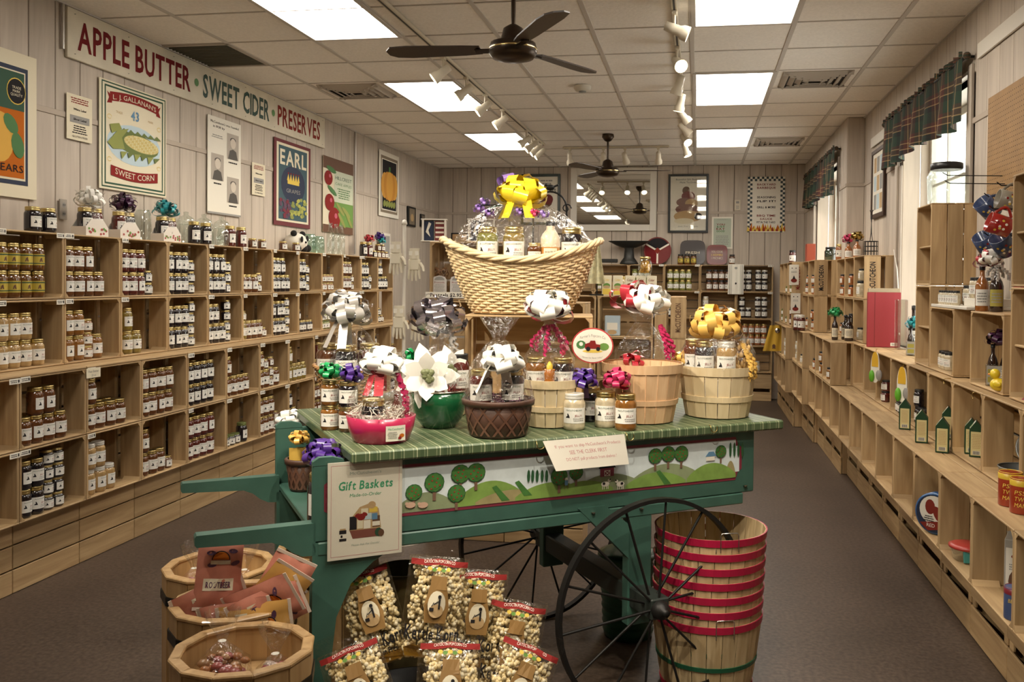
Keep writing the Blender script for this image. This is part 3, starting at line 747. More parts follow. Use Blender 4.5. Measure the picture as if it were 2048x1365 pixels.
# ------------------------------------------------------------------ the cart
CA = math.radians(35); CO = Vector((-1.04, 2.61, 0)); CU = Vector((math.cos(CA), math.sin(CA), 0)); CV = Vector((-math.sin(CA), math.cos(CA), 0))
def onc(px, py, v):
    """pixel to (u, z) on the cart's upright plane at depth v"""
    d = ray(px, py); e = Vector((0, 0, EYE)); t = (v-(e-CO).dot(CV))/d.dot(CV); q = e+d*t-CO; return (q.dot(CU), q.z)
GRN = mat('cart_green', (.045, .115, .088), .42, var=.12, noise_s=14, bump=.05)
def plaid_mat():
    m = bpy.data.materials.new('plaid_oilcloth'); m.use_nodes = True; nt = m.node_tree; N = nt.nodes; L = nt.links; b = N['Principled BSDF']
    tc = N.new('ShaderNodeTexCoord'); sp = N.new('ShaderNodeSeparateXYZ'); L.new(tc.outputs['Object'], sp.inputs[0])
    def bands(out, sc):
        mu = N.new('ShaderNodeMath'); mu.operation = 'MULTIPLY'; mu.inputs[1].default_value = sc; L.new(out, mu.inputs[0])
        fr = N.new('ShaderNodeMath'); fr.operation = 'FRACT'; L.new(mu.outputs[0], fr.inputs[0])
        cr = N.new('ShaderNodeValToRGB'); e = cr.color_ramp; e.interpolation = 'CONSTANT'
        e.elements[0].color = (.25,)*3+(1,); e.elements[1].position = .30; e.elements[1].color = (.6,)*3+(1,)
        for p, v in ((.34, .35), (.46, .95), (.50, .3), (.62, .12), (.78, .55), (.82, .2), (.90, .8), (.93, .3)): x = e.elements.new(p); x.color = (v, v, v, 1)
        L.new(fr.outputs[0], cr.inputs[0]); return cr.outputs[0]
    bx, by, bz = bands(sp.outputs['X'], 13), bands(sp.outputs['Y'], 13), None
    mx = N.new('ShaderNodeMixRGB'); mx.inputs[0].default_value = .5; mx.blend_type = 'SCREEN'; L.new(bx, mx.inputs[1]); L.new(by, mx.inputs[2])
    cr = N.new('ShaderNodeValToRGB'); cr.color_ramp.elements[0].color = (.035, .065, .03, 1); cr.color_ramp.elements[1].color = (.42, .44, .27, 1); x = cr.color_ramp.elements.new(.5); x.color = (.095, .135, .065, 1)
    L.new(mx.outputs[0], cr.inputs[0]); L.new(cr.outputs[0], b.inputs['Base Color']); b.inputs['Roughness'].default_value = .38
    return m
cart = thing('display_cart', 'green painted wooden market cart with spoked iron wheels and painted orchard panel', 'cart', CO, CA)
U0, U1, V0, V1 = -.13, 1.567, .03, .80
front = MB().box(((U0+U1)/2, V0+.011, .842), (U1-U0, .022, .24), GRN, .004).build('side_panel', cart)
MB().box(((U0+U1)/2, V1-.011, .842), (U1-U0, .022, .24), GRN, .004).build('side_panel', cart)
for v, s in ((V0+.011, 1), (V1-.011, 1)):
    MB().prism([(U0, v-.012, .96), (-.03, v-.012, .96), (-.035, v-.012, .975), (-.07, v-.012, .985), (U0+.02, v-.012, .985), (U0, v-.012, .972)], (0, .024, 0), GRN).build('panel_horn', cart)
MB().box((U1-.011, (V0+V1)/2, .842), (.022, V1-V0-.044, .24), GRN, .003).build('end_panel', cart)
MB().box(((U0+U1)/2-.005, (V0+V1)/2, .738), (U1-U0-.03, V1-V0-.046, .022), GRN, .003).build('tray_floor', cart)
MB().box((.83, .495, .9825), (1.70, 1.01, .035), plaid_mat(), .006).build('cloth_top', cart)
for v in (V0+.02, V1-.02): MB().box((.70, v, .70), (1.63, .045, .042), GRN, .004).build('beam', cart)
for v in (V0+.0, V1-.045):
    MB().prism([(U0, v, 0), (-.072, v, 0), (-.07, v, .35), (-.055, v, .48), (-.01, v, .58), (.06, v, .64), (.13, v, .68), (.13, v, .72), (U0, v, .72)], (0, .045, 0), GRN).build('leg', cart)
    MB().prism([(-.462, v, .748), (-.467, v, .755), (-.467, v, .776), (-.462, v, .783), (-.12, v, .783), (-.12, v, .682), (-.16, v, .684), (-.19, v, .700), (-.215, v, .722), (-.25, v, .738)], (0, .045, 0), GRN).build('handle', cart)
    MB().box((1.05, v+.022, .51), (.10, .045, .46), GRN, .004).build('upright', cart)
    MB().prism([(.79, v-.004, .735), (.90, v-.004, .735), (1.0, v-.004, .655), (1.0, v-.004, .53), (.93, v-.004, .60)], (0, .03, 0), GRN).build('brace', cart)
MB().box((1.045, .37, .388), (.075, .98, .075), mat('axle_paint', (.022, .03, .026), .5), .005).build('axle', cart)
WM = mat('wheel_iron', (.018, .017, .016), .5, .5)
for v, nm in ((-.09, 'wheel'), (.875, 'wheel')):
    r = .386; hub = link(nm, None, cart, (1.04, v, r+.002)); M = Matrix.Rotation(PI/2, 4, 'X')
    b = MB(); b.T = M; b.lathe([(r-.014, -.014), (r, -.014), (r, .014), (r-.014, .014), (r-.014, -.014)], WM, 64, smooth=False, cap0=False, cap1=False); b.build('rim', hub)
    b = MB(); b.T = M; b.lathe([(.018, -.06), (.03, -.05), (.034, -.035), (.03, .0), (.034, .04), (.028, .06), (.012, .07), (.012, .08), (0, .08)], WM, 16); b.build('hub', hub)
    for k in range(14):
        a = 2*PI*(k+.25)/14; z = .02 if k % 2 else -.02
        MB().tube([(.028*math.cos(a), -z, .028*math.sin(a)), ((r-.01)*math.cos(a), 0, (r-.01)*math.sin(a))], .0048, WM, 6).build('spoke', hub)
BRASS = mat('brass', (.6, .45, .18), .25, 1.)
def hook(px, py, v, parent, name='cup_hook'):
    u, z = onc(px, py, v); pts = [(u-.012, v+.004, z+.012), (u-.014, v-.008, z+.01)]
    pts += [(u+.014*math.cos(PI+a), v-.011, z+.014*math.sin(PI+a)) for a in [PI*1.2*i/8 for i in range(9)]]
    MB().tube(pts, .0017, BRASS, 5).build(name, parent)
for px, py in ((1079, 890), (1258, 873), (1425, 857)): hook(px, py, -.012, cart)
for u, z in ((.85, .715), (1.05, .71), (1.52, .75)):
    MB().lathe([(0, -.003), (.008, -.002), (.008, .002)], SILVER, 8).build('bolt_head', cart, (u, V0-.006, z))
# painted orchard panel (flat paint, in picture order)
art = Art(flat((0, V0-.0005, 0), (1, 0, 0), (0, 0, 1), .0006))
PSKY = mat('paint_sky', (.66, .74, .76), .55, var=.08, noise_s=20); PHILL = mat('paint_hill', (.20, .33, .07), .55, var=.18, noise_s=18); PHILL2 = mat('paint_hill_grey', (.24, .29, .16), .55, var=.15, noise_s=18)
PRED = mat('paint_maroon', (.20, .025, .045), .5); PTREE = mat('paint_tree', (.055, .17, .035), .55, var=.2, noise_s=40); PTRED = mat('paint_tree_edge', (.02, .085, .03), .55); PAPP = mat('paint_apple', (.33, .03, .02), .5); PTRUNK = mat('paint_trunk', (.17, .095, .06), .6); PFIELD = mat('paint_field', (.33, .28, .13), .55, var=.1, noise_s=30)
a0, a1, zb, zt = -.095, 1.505, .775, .942
c = .03
oct_ = lambda e: [(a0+c, zb+e), (a1-c, zb+e), (a1-c+.012, zb+c), (a1-e, zb+c+.012), (a1-e, zt-c-.012), (a1-c+.012, zt-c), (a1-c, zt-e), (a0+c, zt-e), (a0+c-.012, zt-c), (a0+e, zt-c-.012), (a0+e, zb+c+.012), (a0+c-.012, zb+c)]
art.poly(oct_(0), PRED, 1)
art.rect(a0+.012, zb+.012+.02, a1-.012, zt-.035, PSKY, 2); art.rect(a0+c, zb+.010, a1-c, zt-.010, PSKY, 2)
def hill(px, py, wpx, m, l, base=zb+.011):
    u, z = onc(px, py, V0); ul = max(onc(px-wpx, py, V0)[0], a0+.03); ur = min(onc(px+wpx, py, V0)[0], a1-.03); n = 14
    P = [(ul+(ur-ul)*i/n, base+(z-base)*max(0, math.sin(PI*(i+.6)/(n+1.2)))**.7) for i in range(n+1)]
    art.poly([(ul, base)]+P+[(ur, base)], m, l)
for q in ((850, 985, 60, PHILL2, 3), (980, 962, 70, PHILL, 3), (1020, 980, 70, PFIELD, 4), (1100, 965, 70, PHILL, 4), (1165, 962, 60, PHILL, 5), (1215, 948, 70, PHILL2, 4), (1330, 928, 75, PHILL2, 4), (1310, 945, 60, PHILL, 5), (1435, 925, 62, PHILL, 5), (1480, 920, 30, PFIELD, 4)): hill(*q)
for px, py, l in ((1000, 985, 5), (1045, 975, 5), (1325, 953, 6)):
    u, z = onc(px, py, V0); art.poly([(u-.03, z+.02), (u-.015, z+.025), (u+.035, z-.03), (u+.005, z-.03)], PTREE, l)
def tree(px, py, rp):
    u, z = onc(px, py, V0); r = onc(px+rp, py, V0)[0]-u; art.rect(u-r*.16, z-r*1.75, u+r*.16, z-r*.8, PTRUNK, 6)
    z2 = min(z, zt-.011-r*.95)
    art.ell(u, z2, r, r*.95, PTRED, 7, 14)
    for k in range(9): a = 2*PI*k/9; art.ell(u+.62*r*math.cos(a), z2+.58*r*math.sin(a), r*.34, r*.33, PTREE, 8, 8)
    art.ell(u, z2, r*.7, r*.66, PTREE, 9, 10)
    for k in range(8): a = 2.4*k; q = r*.75*math.sqrt((k+.5)/8); art.ell(u+q*math.cos(a), z2+q*math.sin(a)*.9, r*.085, r*.085, PAPP, 10, 6)
for q in ((827, 985, 17), (868, 965, 20), (912, 987, 18), (920, 948, 19), (951, 945, 19), (1117, 953, 17), (1151, 945, 14), (1309, 912, 14), (1335, 908, 14), (1361, 907, 14), (1440, 903, 11)): tree(*q)
for px in (1056, 1064, 1073, 1083, 1092, 1459, 1467, 1475, 1483):
    u, z = onc(px, 965 if px < 1200 else 915, V0); hgt = .045 if px < 1200 else .06; art.ell(u, z+hgt*.5, .006, hgt*.5, PTRED, 6, 8)
u, z = onc(1213, 943, V0); art.rect(u-.028, z-.018, u+.028, z+.012, PRED, 6); art.poly([(u-.036, z+.012), (u+.036, z+.012), (u+.025, z+.026), (u-.025, z+.026)], INK, 7); art.frame(u-.012, z-.016, u+.012, z+.004, .002, WHITE, 7); art.band([(u-.012, z-.016), (u+.012, z+.004)], .002, WHITE, 8); art.band([(u+.012, z-.016), (u-.012, z+.004)], .002, WHITE, 8)
u, z = onc(1420, 915, V0); art.rect(u-.022, z-.012, u+.018, z+.004, WHITE, 7); art.poly([(u-.026, z+.004), (u+.024, z+.004), (u+.012, z+.022), (u-.01, z+.022)], BLUE, 8)
for px, s in ((1209, 1), (1239, -1)):
    u, z = onc(px, 968, V0); art.ell(u, z, .017, .010, WHITE, 7, 10); art.ell(u+s*.016, z+.012, .007, .006, WHITE, 8, 8); art.ell(u-s*.006, z+.002, .006, .005, INK, 9, 7); art.ell(u+s*.019, z+.015, .003, .003, INK, 9, 6)
    for q in (-.011, -.004, .006, .012): art.rect(u+q-.0015, z-.019, u+q+.0015, z-.006, WHITE, 7)
u, z = onc(1131, 965, V0); art.ell(u, z+.012, .006, .006, WHITE, 8, 8); art.rect(u-.006, z-.010, u+.006, z+.008, BLUE, 8); art.rect(u-.007, z-.024, u-.005, z-.008, BROWN, 8); art.rect(u+.005, z-.024, u+.007, z-.008, BROWN, 8)
PPIG = mat('paint_pig', (.55, .36, .26), .6)
for px in (820, 845): u, z = onc(px, 1010, V0); art.ell(u, z, .017, .010, PPIG, 8, 10); art.ell(u-.013, z+.006, .006, .005, PPIG, 9, 8)
art.build(front, 'painted_scene')

# poster in its sleeve
t = tag(MB().box((0, 0, 0), (.236, .0025, .305), WHITE).build('gift_poster', None, CO+CU*.032+CV*(V0-.010)+Vector((0, 0, .815)), CA), 'white gift baskets poster in a clear sleeve taped to the cart', 'poster')
a = Art(flat((-.118, -.0014, -.1525), (1, 0, 0), (0, 0, 1), .0003))
GINK = mat('poster_green', (.05, .34, .17), .6); PGREY = mat('poster_grey_green', (.35, .42, .36), .6)
a.frame(.010, .010, .226, .295, .0008, PINK, 1)
a.text("McCutcheon's", .118, .268, .009, PGREY, 1, w=.10); a.text('Gift Baskets', .118, .230, .026, GINK, 1, w=.172, bold=1, slant=.12); a.text('Made-to-Order', .118, .199, .0105, GINK, 1, w=.10, slant=.1); a.text('Please Ask For Details!', .118, .042, .0062, PGREY, 1, w=.088, slant=.15)
WKR = mat('poster_wicker', (.22, .07, .05), .7)
a.poly([(.068, .088), (.165, .088), (.156, .062), (.078, .062)], WKR, 1); a.poly([(.066, .088), (.168, .088), (.16, .15), (.135, .17), (.10, .16), (.075, .13)], TAN, 1)
for x, y, w, h, m in ((.068, .09, .022, .042, INK), (.092, .092, .018, .035, CREAM), (.112, .09, .022, .026, WHITE), (.113, .118, .024, .02, SKYB), (.14, .092, .024, .036, BROWN), (.14, .096, .024, .014, WHITE), (.138, .116, .018, .02, BLUE), (.104, .136, .022, .018, CREAM), (.13, .14, .026, .016, YEL)): a.rect(x, y, x+w, y+h, m, 2)
a.ell(.104, .128, .014, .011, RED, 3, 9); a.ell(.092, .134, .009, .006, RED, 3, 8, rot=.5); a.ell(.116, .136, .009, .006, RED, 3, 8, rot=-.5); a.ell(.138, .163, .013, .012, TAN, 2, 10); a.ell(.16, .075, .012, .014, DKGREEN, 3, 9); a.ell(.168, .072, .010, .012, BROWN, 4, 9)
a.rect(.036, .058, .058, .092, INK, 2); a.rect(.038, .092, .056, .097, TAN, 2); a.rect(.036, .066, .058, .080, WHITE, 3); a.rect(.040, .069, .046, .077, INK, 4)
a.build(t)
MB().box((0, -.0045, -.002), (.252, .0006, .325), clear('plastic_sleeve', (.97, .97, .96), .02, .04, .08, 9)).build('clear_sleeve', t)
# loose paper notice hung over the cloth edge
u0, z0 = onc(1083, 882, -.016); u1, z1 = onc(1246, 868, -.016); u2, z2 = onc(1105, 940, -.016); u3, z3 = onc(1253, 927, -.016)
t = thing('paper_notice', 'white paper notice with red lettering hanging on the cloth edge', 'notice', CO+CU*u0+CV*-.02, CA)
def sheet(x, y, l=0):
    uu = (u2+(u3-u2)*x)*(1-y)+(u0+(u1-u0)*x)*y; zz = (z2+(z3-z2)*x)*(1-y)+(z0+(z1-z0)*x)*y
    return Vector((uu-u0, -.018*(1-y)*(1-.6*x)-.0004*l-.006, zz))
b = MB(); b.grid(lambda i, j: sheet(i, j), 8, 8, WHITE); b.grid(lambda i, j: sheet(1-i, j)+Vector((0, .0006, 0)), 8, 8, WHITE); b.build('sheet', t)
a = Art(lambda x, y, l: sheet(x, y, l)); PKT = mat('faded_pink_print', (.62, .30, .30), .7)
a.text("If you want to ship McCutcheon's Products", .52, .78, .10, PKT, 1, w=.82); a.text('SEE THE CLERK FIRST', .50, .56, .12, PKT, 1, w=.48); a.text('DO NOT pull products from shelves !', .52, .34, .10, PKT, 1, w=.66)
a.build(t)
# ------------------------------------------------------------------ gift making
def on_top(px, py, r, z=1.0005):
    p = at(px, py, Z=z); d = Vector((p.x, p.y, 0)).normalized(); return p+d*r
def upz(px, py, p):
    """height of a pixel above a spot p"""
    d = ray(px, py); return EYE+d.z*(math.hypot(p.x, p.y)/math.hypot(d.x, d.y))
def ribbon(name, col, rough=.3, metal=0.): return mat(name, col, rough, metal, coat=.3)
SATIN = {'white': mat('ribbon_white', (.92, .90, .84), .8, spec=.2), 'silver': ribbon('ribbon_silver', (.58, .56, .53), .25, .35), 'foil': ribbon('ribbon_foil', (.52, .48, .52), .15, .9), 'red': ribbon('ribbon_red', (.50, .035, .055)), 'pink': ribbon('ribbon_pink', (.52, .03, .12)),
         'green': ribbon('ribbon_green', (.015, .30, .09)), 'purple': ribbon('ribbon_purple', (.07, .025, .22)), 'yellow': ribbon('ribbon_yellow', (.80, .50, .12)), 'lemon': ribbon('ribbon_lemon', (.85, .66, .03)), 'teal': ribbon('ribbon_teal', (.02, .30, .34)), 'gold': ribbon('ribbon_gold', (.40, .26, .06), .2, .6), 'plum': ribbon('ribbon_plum', (.05, .012, .045)), 'lilac': ribbon('ribbon_lilac', (.30, .18, .50))}
def bow(parent, loc, r, col, n=24, w=None, name='bow', low=-.25):
    b = MB(); m = SATIN[col]; w = w or r*.42
    for i in range(n):
        z = low+(1-low)*((i+.5)/n)*.97; a = i*2.39996+R(-.15, .15); q = math.sqrt(max(0, 1-z*z))
        d = Vector((q*math.cos(a), q*math.sin(a), z)); t = d.cross(Vector((0, 0, 1)))
        if t.length < .1: t = Vector((1, 0, 0))
        t.normalize(); t = (t*R(-1, 1)*.4+d.cross(t)).normalized(); wv = d.cross(t).normalized()*w/2
        rr = r*R(.85, 1.05); pts = []
        for k in range(11):
            s = 2*PI*k/10; pts.append(d*(rr*(1-math.cos(s))/2)+t*(rr*.30*math.sin(s)))
        b.strip(pts, wv, m)
    return b.build(name, parent, loc)
def tails(parent, loc, r, col, n=2, w=.02):
    b = MB()
    for k in range(n):
        a = R(0, 6.28); d = Vector((math.cos(a), math.sin(a), 0)); s = d.cross(Vector((0, 0, 1)))*w/2
        b.strip([d*(r*t)+Vector((0, 0, -r*t*t*.9+.02*math.sin(t*5))) for t in [i/8*.95 for i in range(9)]], s, SATIN[col])
    return b.build('ribbon_tail', parent, loc)
def curls(parent, loc, r, col, n=6, length=.12, w=.0045, toward=None):
    b = MB()
    for k in range(n):
        a = R(0, 6.28) if toward is None else toward+R(-.6, .6); d = Vector((math.cos(a), math.sin(a), 0)); pts = []; wv = []; L = length*R(.7, 1.2); ph = R(0, 6)
        for i in range(37):
            t = i/36; g = d*(r*(.2+.8*min(1, t*1.5)))+Vector((0, 0, -L*t)); c = .008
            pts.append(g+Vector((c*math.cos(ph+t*34), c*math.sin(ph+t*34), 0))); wv.append(Vector((0, 0, w)))
        b.strip(pts, wv, SATIN[col])
    o = b.build('curling_ribbon', parent, loc); return o
def wrap(parent, prof, loc=(0, 0, 0), seed=1., flare=True, sx=1., sy=1., fm=None):
    """gathered clear film: prof is (radius, z) up to the neck, then a ragged flare"""
    P = list(prof); rn, zn = P[-1]
    if flare: P += [(rn*1.5, zn+.02), (rn*2.6, zn+.05), (rn*3.3, zn+.075)]
    n = 40; b = MB()
    def wob(a, z): return .05*math.sin(7*a+seed*3+z*20)+.04*math.sin(13*a-seed*5+z*37)
    b.lathe(P, fm or FILM, n, cap0=False, cap1=False, wob=wob, sx=sx, sy=sy)
    return b.build('clear_wrap', parent, loc)
def shred(parent, loc, r, h, col_mats, n=130, sx=1., sy=1., size=.035, name='paper_shred'):
    b = MB()
    for i in range(n):
        a = R(0, 6.28); q = r*math.sqrt(R(0, 1)); p = Vector((q*math.cos(a)*sx, q*math.sin(a)*sy, R(0, h)))
        d = Vector((R(-1, 1), R(-1, 1), R(-.5, .9))).normalized()*size; e = Vector((R(-1, 1), R(-1, 1), R(-1, 1)))*size*.5
        b.strip([p-d*.5, p-d*.2+e*.4, p+d*.2+e*.2, p+d*.5-e*.3], Vector((R(-1, 1), R(-1, 1), R(-1, 1))).normalized()*.0016, col_mats[i % len(col_mats)])
    o = b.build(name, parent, loc); o['kind'] = 'stuff'; return o
SHRED_W = mat('shred_white', (.80, .76, .66), .7); SHRED_R = mat('shred_red', (.45, .09, .08), .7); SHRED_P = mat('shred_purple', (.14, .04, .09), .7); SHRED_Y = mat('shred_straw', (.66, .50, .24), .8)
def bushel(name, label, loc, rt, rb, h, n=22, hoops=((.97, .028), (.42, .016)), hm=None, c=((.56, .42, .25), (.70, .55, .36)), rz=0, cat='basket', group=None, wn='bushel', thin=.0035):
    t = thing(name, label, cat, loc, rz, group)
    wm = wood(wn, *c, 'z', .6, 9, .13)
    w0, w1 = 2*PI*rb/n*.5*.97, 2*PI*rt/n*.5*.97
    def f():
        b = MB(); k = 4; vs = []; fs = []
        for i in range(k+1):
            q = i/k; r = rb+(rt-rb)*(q**.8); w = w0+(w1-w0)*q; z = .004+h*q
            vs += [(r, -w, z), (r, w, z), (r+thin, w, z), (r+thin, -w, z)]
        for i in range(k):
            o = 4*i
            for j in range(4): fs.append((o+j, o+(j+1) % 4, o+4+(j+1) % 4, o+4+j))
        fs += [(0, 3, 2, 1), (4*k, 4*k+1, 4*k+2, 4*k+3)]
        return b.add(vs, fs, wm).mesh('stave')
    me = f()
    for i in range(n): link('stave', me, t, rz=2*PI*i/n)
    MB().lathe([(0, .004), (rb, .004), (rb, .010), (0, .010)], wm, 24).build('base_disc', t)
    for k, (q, bh) in enumerate(hoops):
        rq = lambda z_: (lambda r_: r_+(2*PI*r_/n*.5)**2/(2*r_))(rb+(rt-rb)*(min(1, max(0, z_/h))**.8)+thin+.001); m = hm[k] if hm else wood(wn+'_hoop', *c, 'z', .6, 9, .1)
        z = h*q+.004
        z -= .004; ra, rb2 = rq(z-bh/2), rq(z+bh/2); z += .004; MB().lathe([(ra-.003, z-bh/2), (ra+.002, z-bh/2), (rb2+.002, z+bh/2), (rb2-.003, z+bh/2)], m, 44, cap0=False, cap1=False, smooth=False).build('hoop', t)
    return t
def woven(name, label, loc, rt, rb, h, c, rz=0., sx=1., sy=1., cat='basket', group=None):
    """dark chip basket with proud crossing strips"""
    t = thing(name, label, cat, loc, rz, group); m = mat(name+'_splint', c, .5, var=.25, noise_s=30); m2 = mat(name+'_strip', tuple(q*1.9 for q in c), .45)
    MB().lathe([(rb*.9, .0), (rb, .004), (rt, h), (rt-.005, h), (rb-.006, .008), (0, .008)], m, 28, sx=sx, sy=sy).build('basket_wall', t)
    for i in range(14):
        for s in (-1, 1):
            b = MB(); P = []; W = []
            for k in range(7):
                q = .08+.80*k/6; a = 2*PI*i/14+s*q*.9; r = rb+(rt-rb)*q+.0015
                P.append((r*math.cos(a)*sx, r*math.sin(a)*sy, h*q)); W.append(Vector((-math.sin(a)*.0045, math.cos(a)*.0045, 0)))
            b.strip(P, W, m2); b.build('weave_strip', t)
    MB().lathe([(rt-.006, h-.016), (rt+.004, h-.016), (rt+.006, h), (rt+.003, h+.004), (rt-.006, h+.004)], m, 28, cap0=False, cap1=False, sx=sx, sy=sy).build('rim', t)
    return t
WICK = mat('wicker_cane', (.74, .57, .33), .5, var=.2, noise_s=25); WICKB = mat('wicker_brown', (.33, .18, .07), .5, var=.25, noise_s=25)
def wicker(name, label, loc, top, bot, h, rz=0., rows=22, stakes=44, m=None, rise=0., cane=.0055, rim=.011):
    """woven wall of canes; top/bot are half-axes, rise lifts the ends of the rim"""
    m = m or WICK; t = thing(name, label, 'basket', loc, rz)
    def pt(a, q, off=0.):
        ax = bot[0]+(top[0]-bot[0])*q**.85+off; ay = bot[1]+(top[1]-bot[1])*q**.85+off
        z = h*q+rise*q*q*math.cos(2*a); return (ax*math.cos(a), ay*math.sin(a), z+.006)
    b = MB(); n = stakes*2
    for j in range(rows):
        q = (j+.5)/rows*.96
        b.tube([pt(2*PI*i/n, q, .0045*(1 if (i//2+j) % 2 else -1) if i % 2 == 0 else 0) for i in range(n)], cane, m, 5, True)
    o = b.build('woven_wall', t); o['kind'] = 'stuff'
    b = MB()
    for i in range(stakes): b.tube([pt(2*PI*(i)/stakes, q/6) for q in range(7)], cane*.8, m, 5)
    o = b.build('stakes', t); o['kind'] = 'stuff'
    for k in range(4):
        MB().tube([Vector(pt(2*PI*i/72, .99, rim*.9*math.cos(9*2*PI*i/72+k*PI/2)+.006))+Vector((0, 0, rim*.8*math.sin(9*2*PI*i/72+k*PI/2))) for i in range(72)], rim*.75, m, 6, True).build('rim_cane', t)
    MB().lathe([(0, .002), (1, .002), (1, .010), (0, .010)], m, 28, sx=bot[0], sy=bot[1]).build('base', t)
    return t
SIZES.update({'C': (.041, .132), 'L': (.040, .155), 'T': (.034, .088)})
FACE = lambda p: math.atan2(p.y, p.x)-PI/2   # turn a label (local -y) towards the lens
def gjar(px, py, kc, size, label, lid='gold', group='jars on the gift cart', z=1.0005, tilt=None, turn=0.):
    r, h = SIZES[size]; p = on_top(px, py, r*.9, z); return jar(p, FACE(p)+turn, kc, size, label, group, lid)
def jar_at(p, kc, size, label, lid='gold', group='jars in the gift baskets', turn=0.):
    return jar(p, FACE(p)+turn, kc, size, label, group, lid)
def off(p, dx, dy, dz):
    """move sideways (right), away and up as seen along the line of sight"""
    d = Vector((p.x, p.y, 0)).normalized(); s = Vector((d.y, -d.x, 0)); return p+s*dx+d*dy+Vector((0, 0, dz))

# big display crate and wicker basket
p = at(1062, 700, Y=3.60); CT = 1.395
dc = crate((-.955, 3.56, 1.001), .13, 'large pine crate standing on the cart under the big wicker basket', dims=(.535, .394, .30))
bp = Vector((-.755, 3.755, 1.396))
wicker('wicker_basket', 'big boat-shaped pale wicker basket on top of the crate', bp, (.335, .235), (.205, .15), .27, .13, 22, 46, rise=.045)
sh = shred(None, bp+Vector((0, 0, .19)), .25, .05, [SHRED_Y], 260, 1.1, .75, .05, 'straw_fill'); tag(sh, 'pale straw shred filling the big wicker basket', 'straw')
sup = tag(MB().lathe([(0, 0), (1, 0), (1.28, .185), (0, .185)], SHRED_Y, 20, sx=.20, sy=.14).build('packing_paper', None, bp+Vector((0, 0, .02)), .13), 'crumpled packing paper bedding inside the big wicker basket', 'paper')
for px, py, kc, sz, ln in ((975, 430, 'g', 'Q', 'green pickle jar in the big wicker basket'), (1028, 432, 'o', 'Q', 'tall olive relish jar at the front of big wicker basket'), (1069, 440, 'b', 'm', 'honey-brown jar with gold lid in big wicker basket'), (1143, 448, 'k', 'Q', 'black jelly jar at the end of big wicker basket')):
    q = at(px, 470, Y=3.66+(.05 if px > 1100 else 0)); jar_at(Vector((q.x, q.y, 1.60)), kc, sz, ln)
q = at(1101, 470, Y=3.68)
t = thing('syrup_jug', 'cream and amber maple syrup jug in the big wicker basket', 'jug', (q.x, q.y, 1.62), FACE(q))
MB().lathe([(.040, 0), (.042, .01), (.042, .06)], mat('syrup', (.50, .22, .05), .2, coat=.8), 18).build('syrup_fill', t)
MB().lathe([(.042, .06), (.041, .10), (.026, .125), (.018, .135), (.018, .15)], mat('jug_cream', (.66, .55, .40), .4), 18, cap0=False).build('jug_shoulder', t); MB().lathe([(.02, .15), (.02, .168), (0, .17)], LIDM['black'], 14).build('cap', t)
a = Art(cyl(.0425, 0)); a.rect(-.03, .02, .03, .055, CREAM, 0, 6); a.text('MAPLE', 0, .038, .010, BROWN, 1, w=.045); a.build(t, 'paper_label')
q = at(938, 460, Y=3.76); t = tag(MB().ball((0, 0, .035), .036, mat('apple_red', (.45, .07, .03), .3, coat=.4, var=.3, noise_s=20), 14, 9, (1, 1, .92)).tube([(0, 0, .062), (.004, 0, .082)], .002, BROWN, 5).build('apple', None, (q.x, q.y, 1.60)), 'small red apple tucked in the end of big wicker basket', 'apple')
g = thing('gift_topper', 'clear film and yellow bow over the big wicker basket', 'gift wrap', bp+Vector((0, 0, .26)), .13)
wrap(g, [(.30, .02), (.285, .06), (.25, .115), (.17, .175), (.09, .215), (.06, .235)], seed=2., flare=False, sx=1., sy=.74)
bow(g, (.0, -.06, .225), .115, 'lemon', 22, .06, low=.05); tails(g, (0, -.06, .245), .10, 'lemon', 3, .045)
for k, (x, z) in enumerate(((-.17, .19), (-.13, .17), (-.15, .215), (.0, .175), (.06, .17), (.10, .165))):
    bow(g, (x, -.12, z-.01), .03, 'lilac' if k != 4 else 'pink', 10, .012, 'flower', low=-.4)
bow(g, (-.06, .02, .29), .07, 'lilac', 5, .05, 'tulle_puff', low=.4)
b = MB()
for k in range(6): a_ = R(2, 4.4); d = Vector((math.cos(a_), math.sin(a_)*.5-.3, R(-.2, .3))).normalized(); b.strip([Vector((-.08, -.09, .20))+d*(.10*t) for t in (0, .3, .7, 1)], [d.cross(Vector((0, 0, 1)))*w for w in (.004, .018, .015, .001)], DKGREEN)
b.build('silk_leaf', g)

# rear left: brown wicker basket of tall jars, silver bow
p = on_top(697, 822, .07)
wicker('wicker_basket', 'small brown wicker basket under the silver bow', p, (.135, .10), (.085, .07), .165, .3, 20, 30, WICKB, .01, .0042, .006)
jz = upz(690, 770, p)
tag(shred(None, p+Vector((0, 0, .01)), .085, .10, [SHRED_P, SHRED_Y], 90), 'dark shred filling the small brown wicker basket', 'shred')
for dx, dy, kc, sz, ln in ((-.085, .03, 'b', 'Q', 'brown jar at one side of small brown wicker basket'), (-.01, -.045, 'k', 'Q', 'tall dark jar with big white label under silver bow'), (.085, .015, 'r', 'Q', 'red-brown jar beside the tall dark jar under silver bow')):
    jar_at(off(p, dx, dy, .105), kc, sz, ln)
g = thing('gift_topper', 'clear film and shiny silver bow over small brown wicker basket', 'gift wrap', off(p, 0, 0, .16))
wrap(g, [(.13, .01), (.125, .07), (.09, .14), (.03, .20)], seed=4.)
bow(g, (0, -.02, .235), .105, 'silver', 26, .04); tails(g, (0, -.03, .20), .10, 'silver', 4, .035)
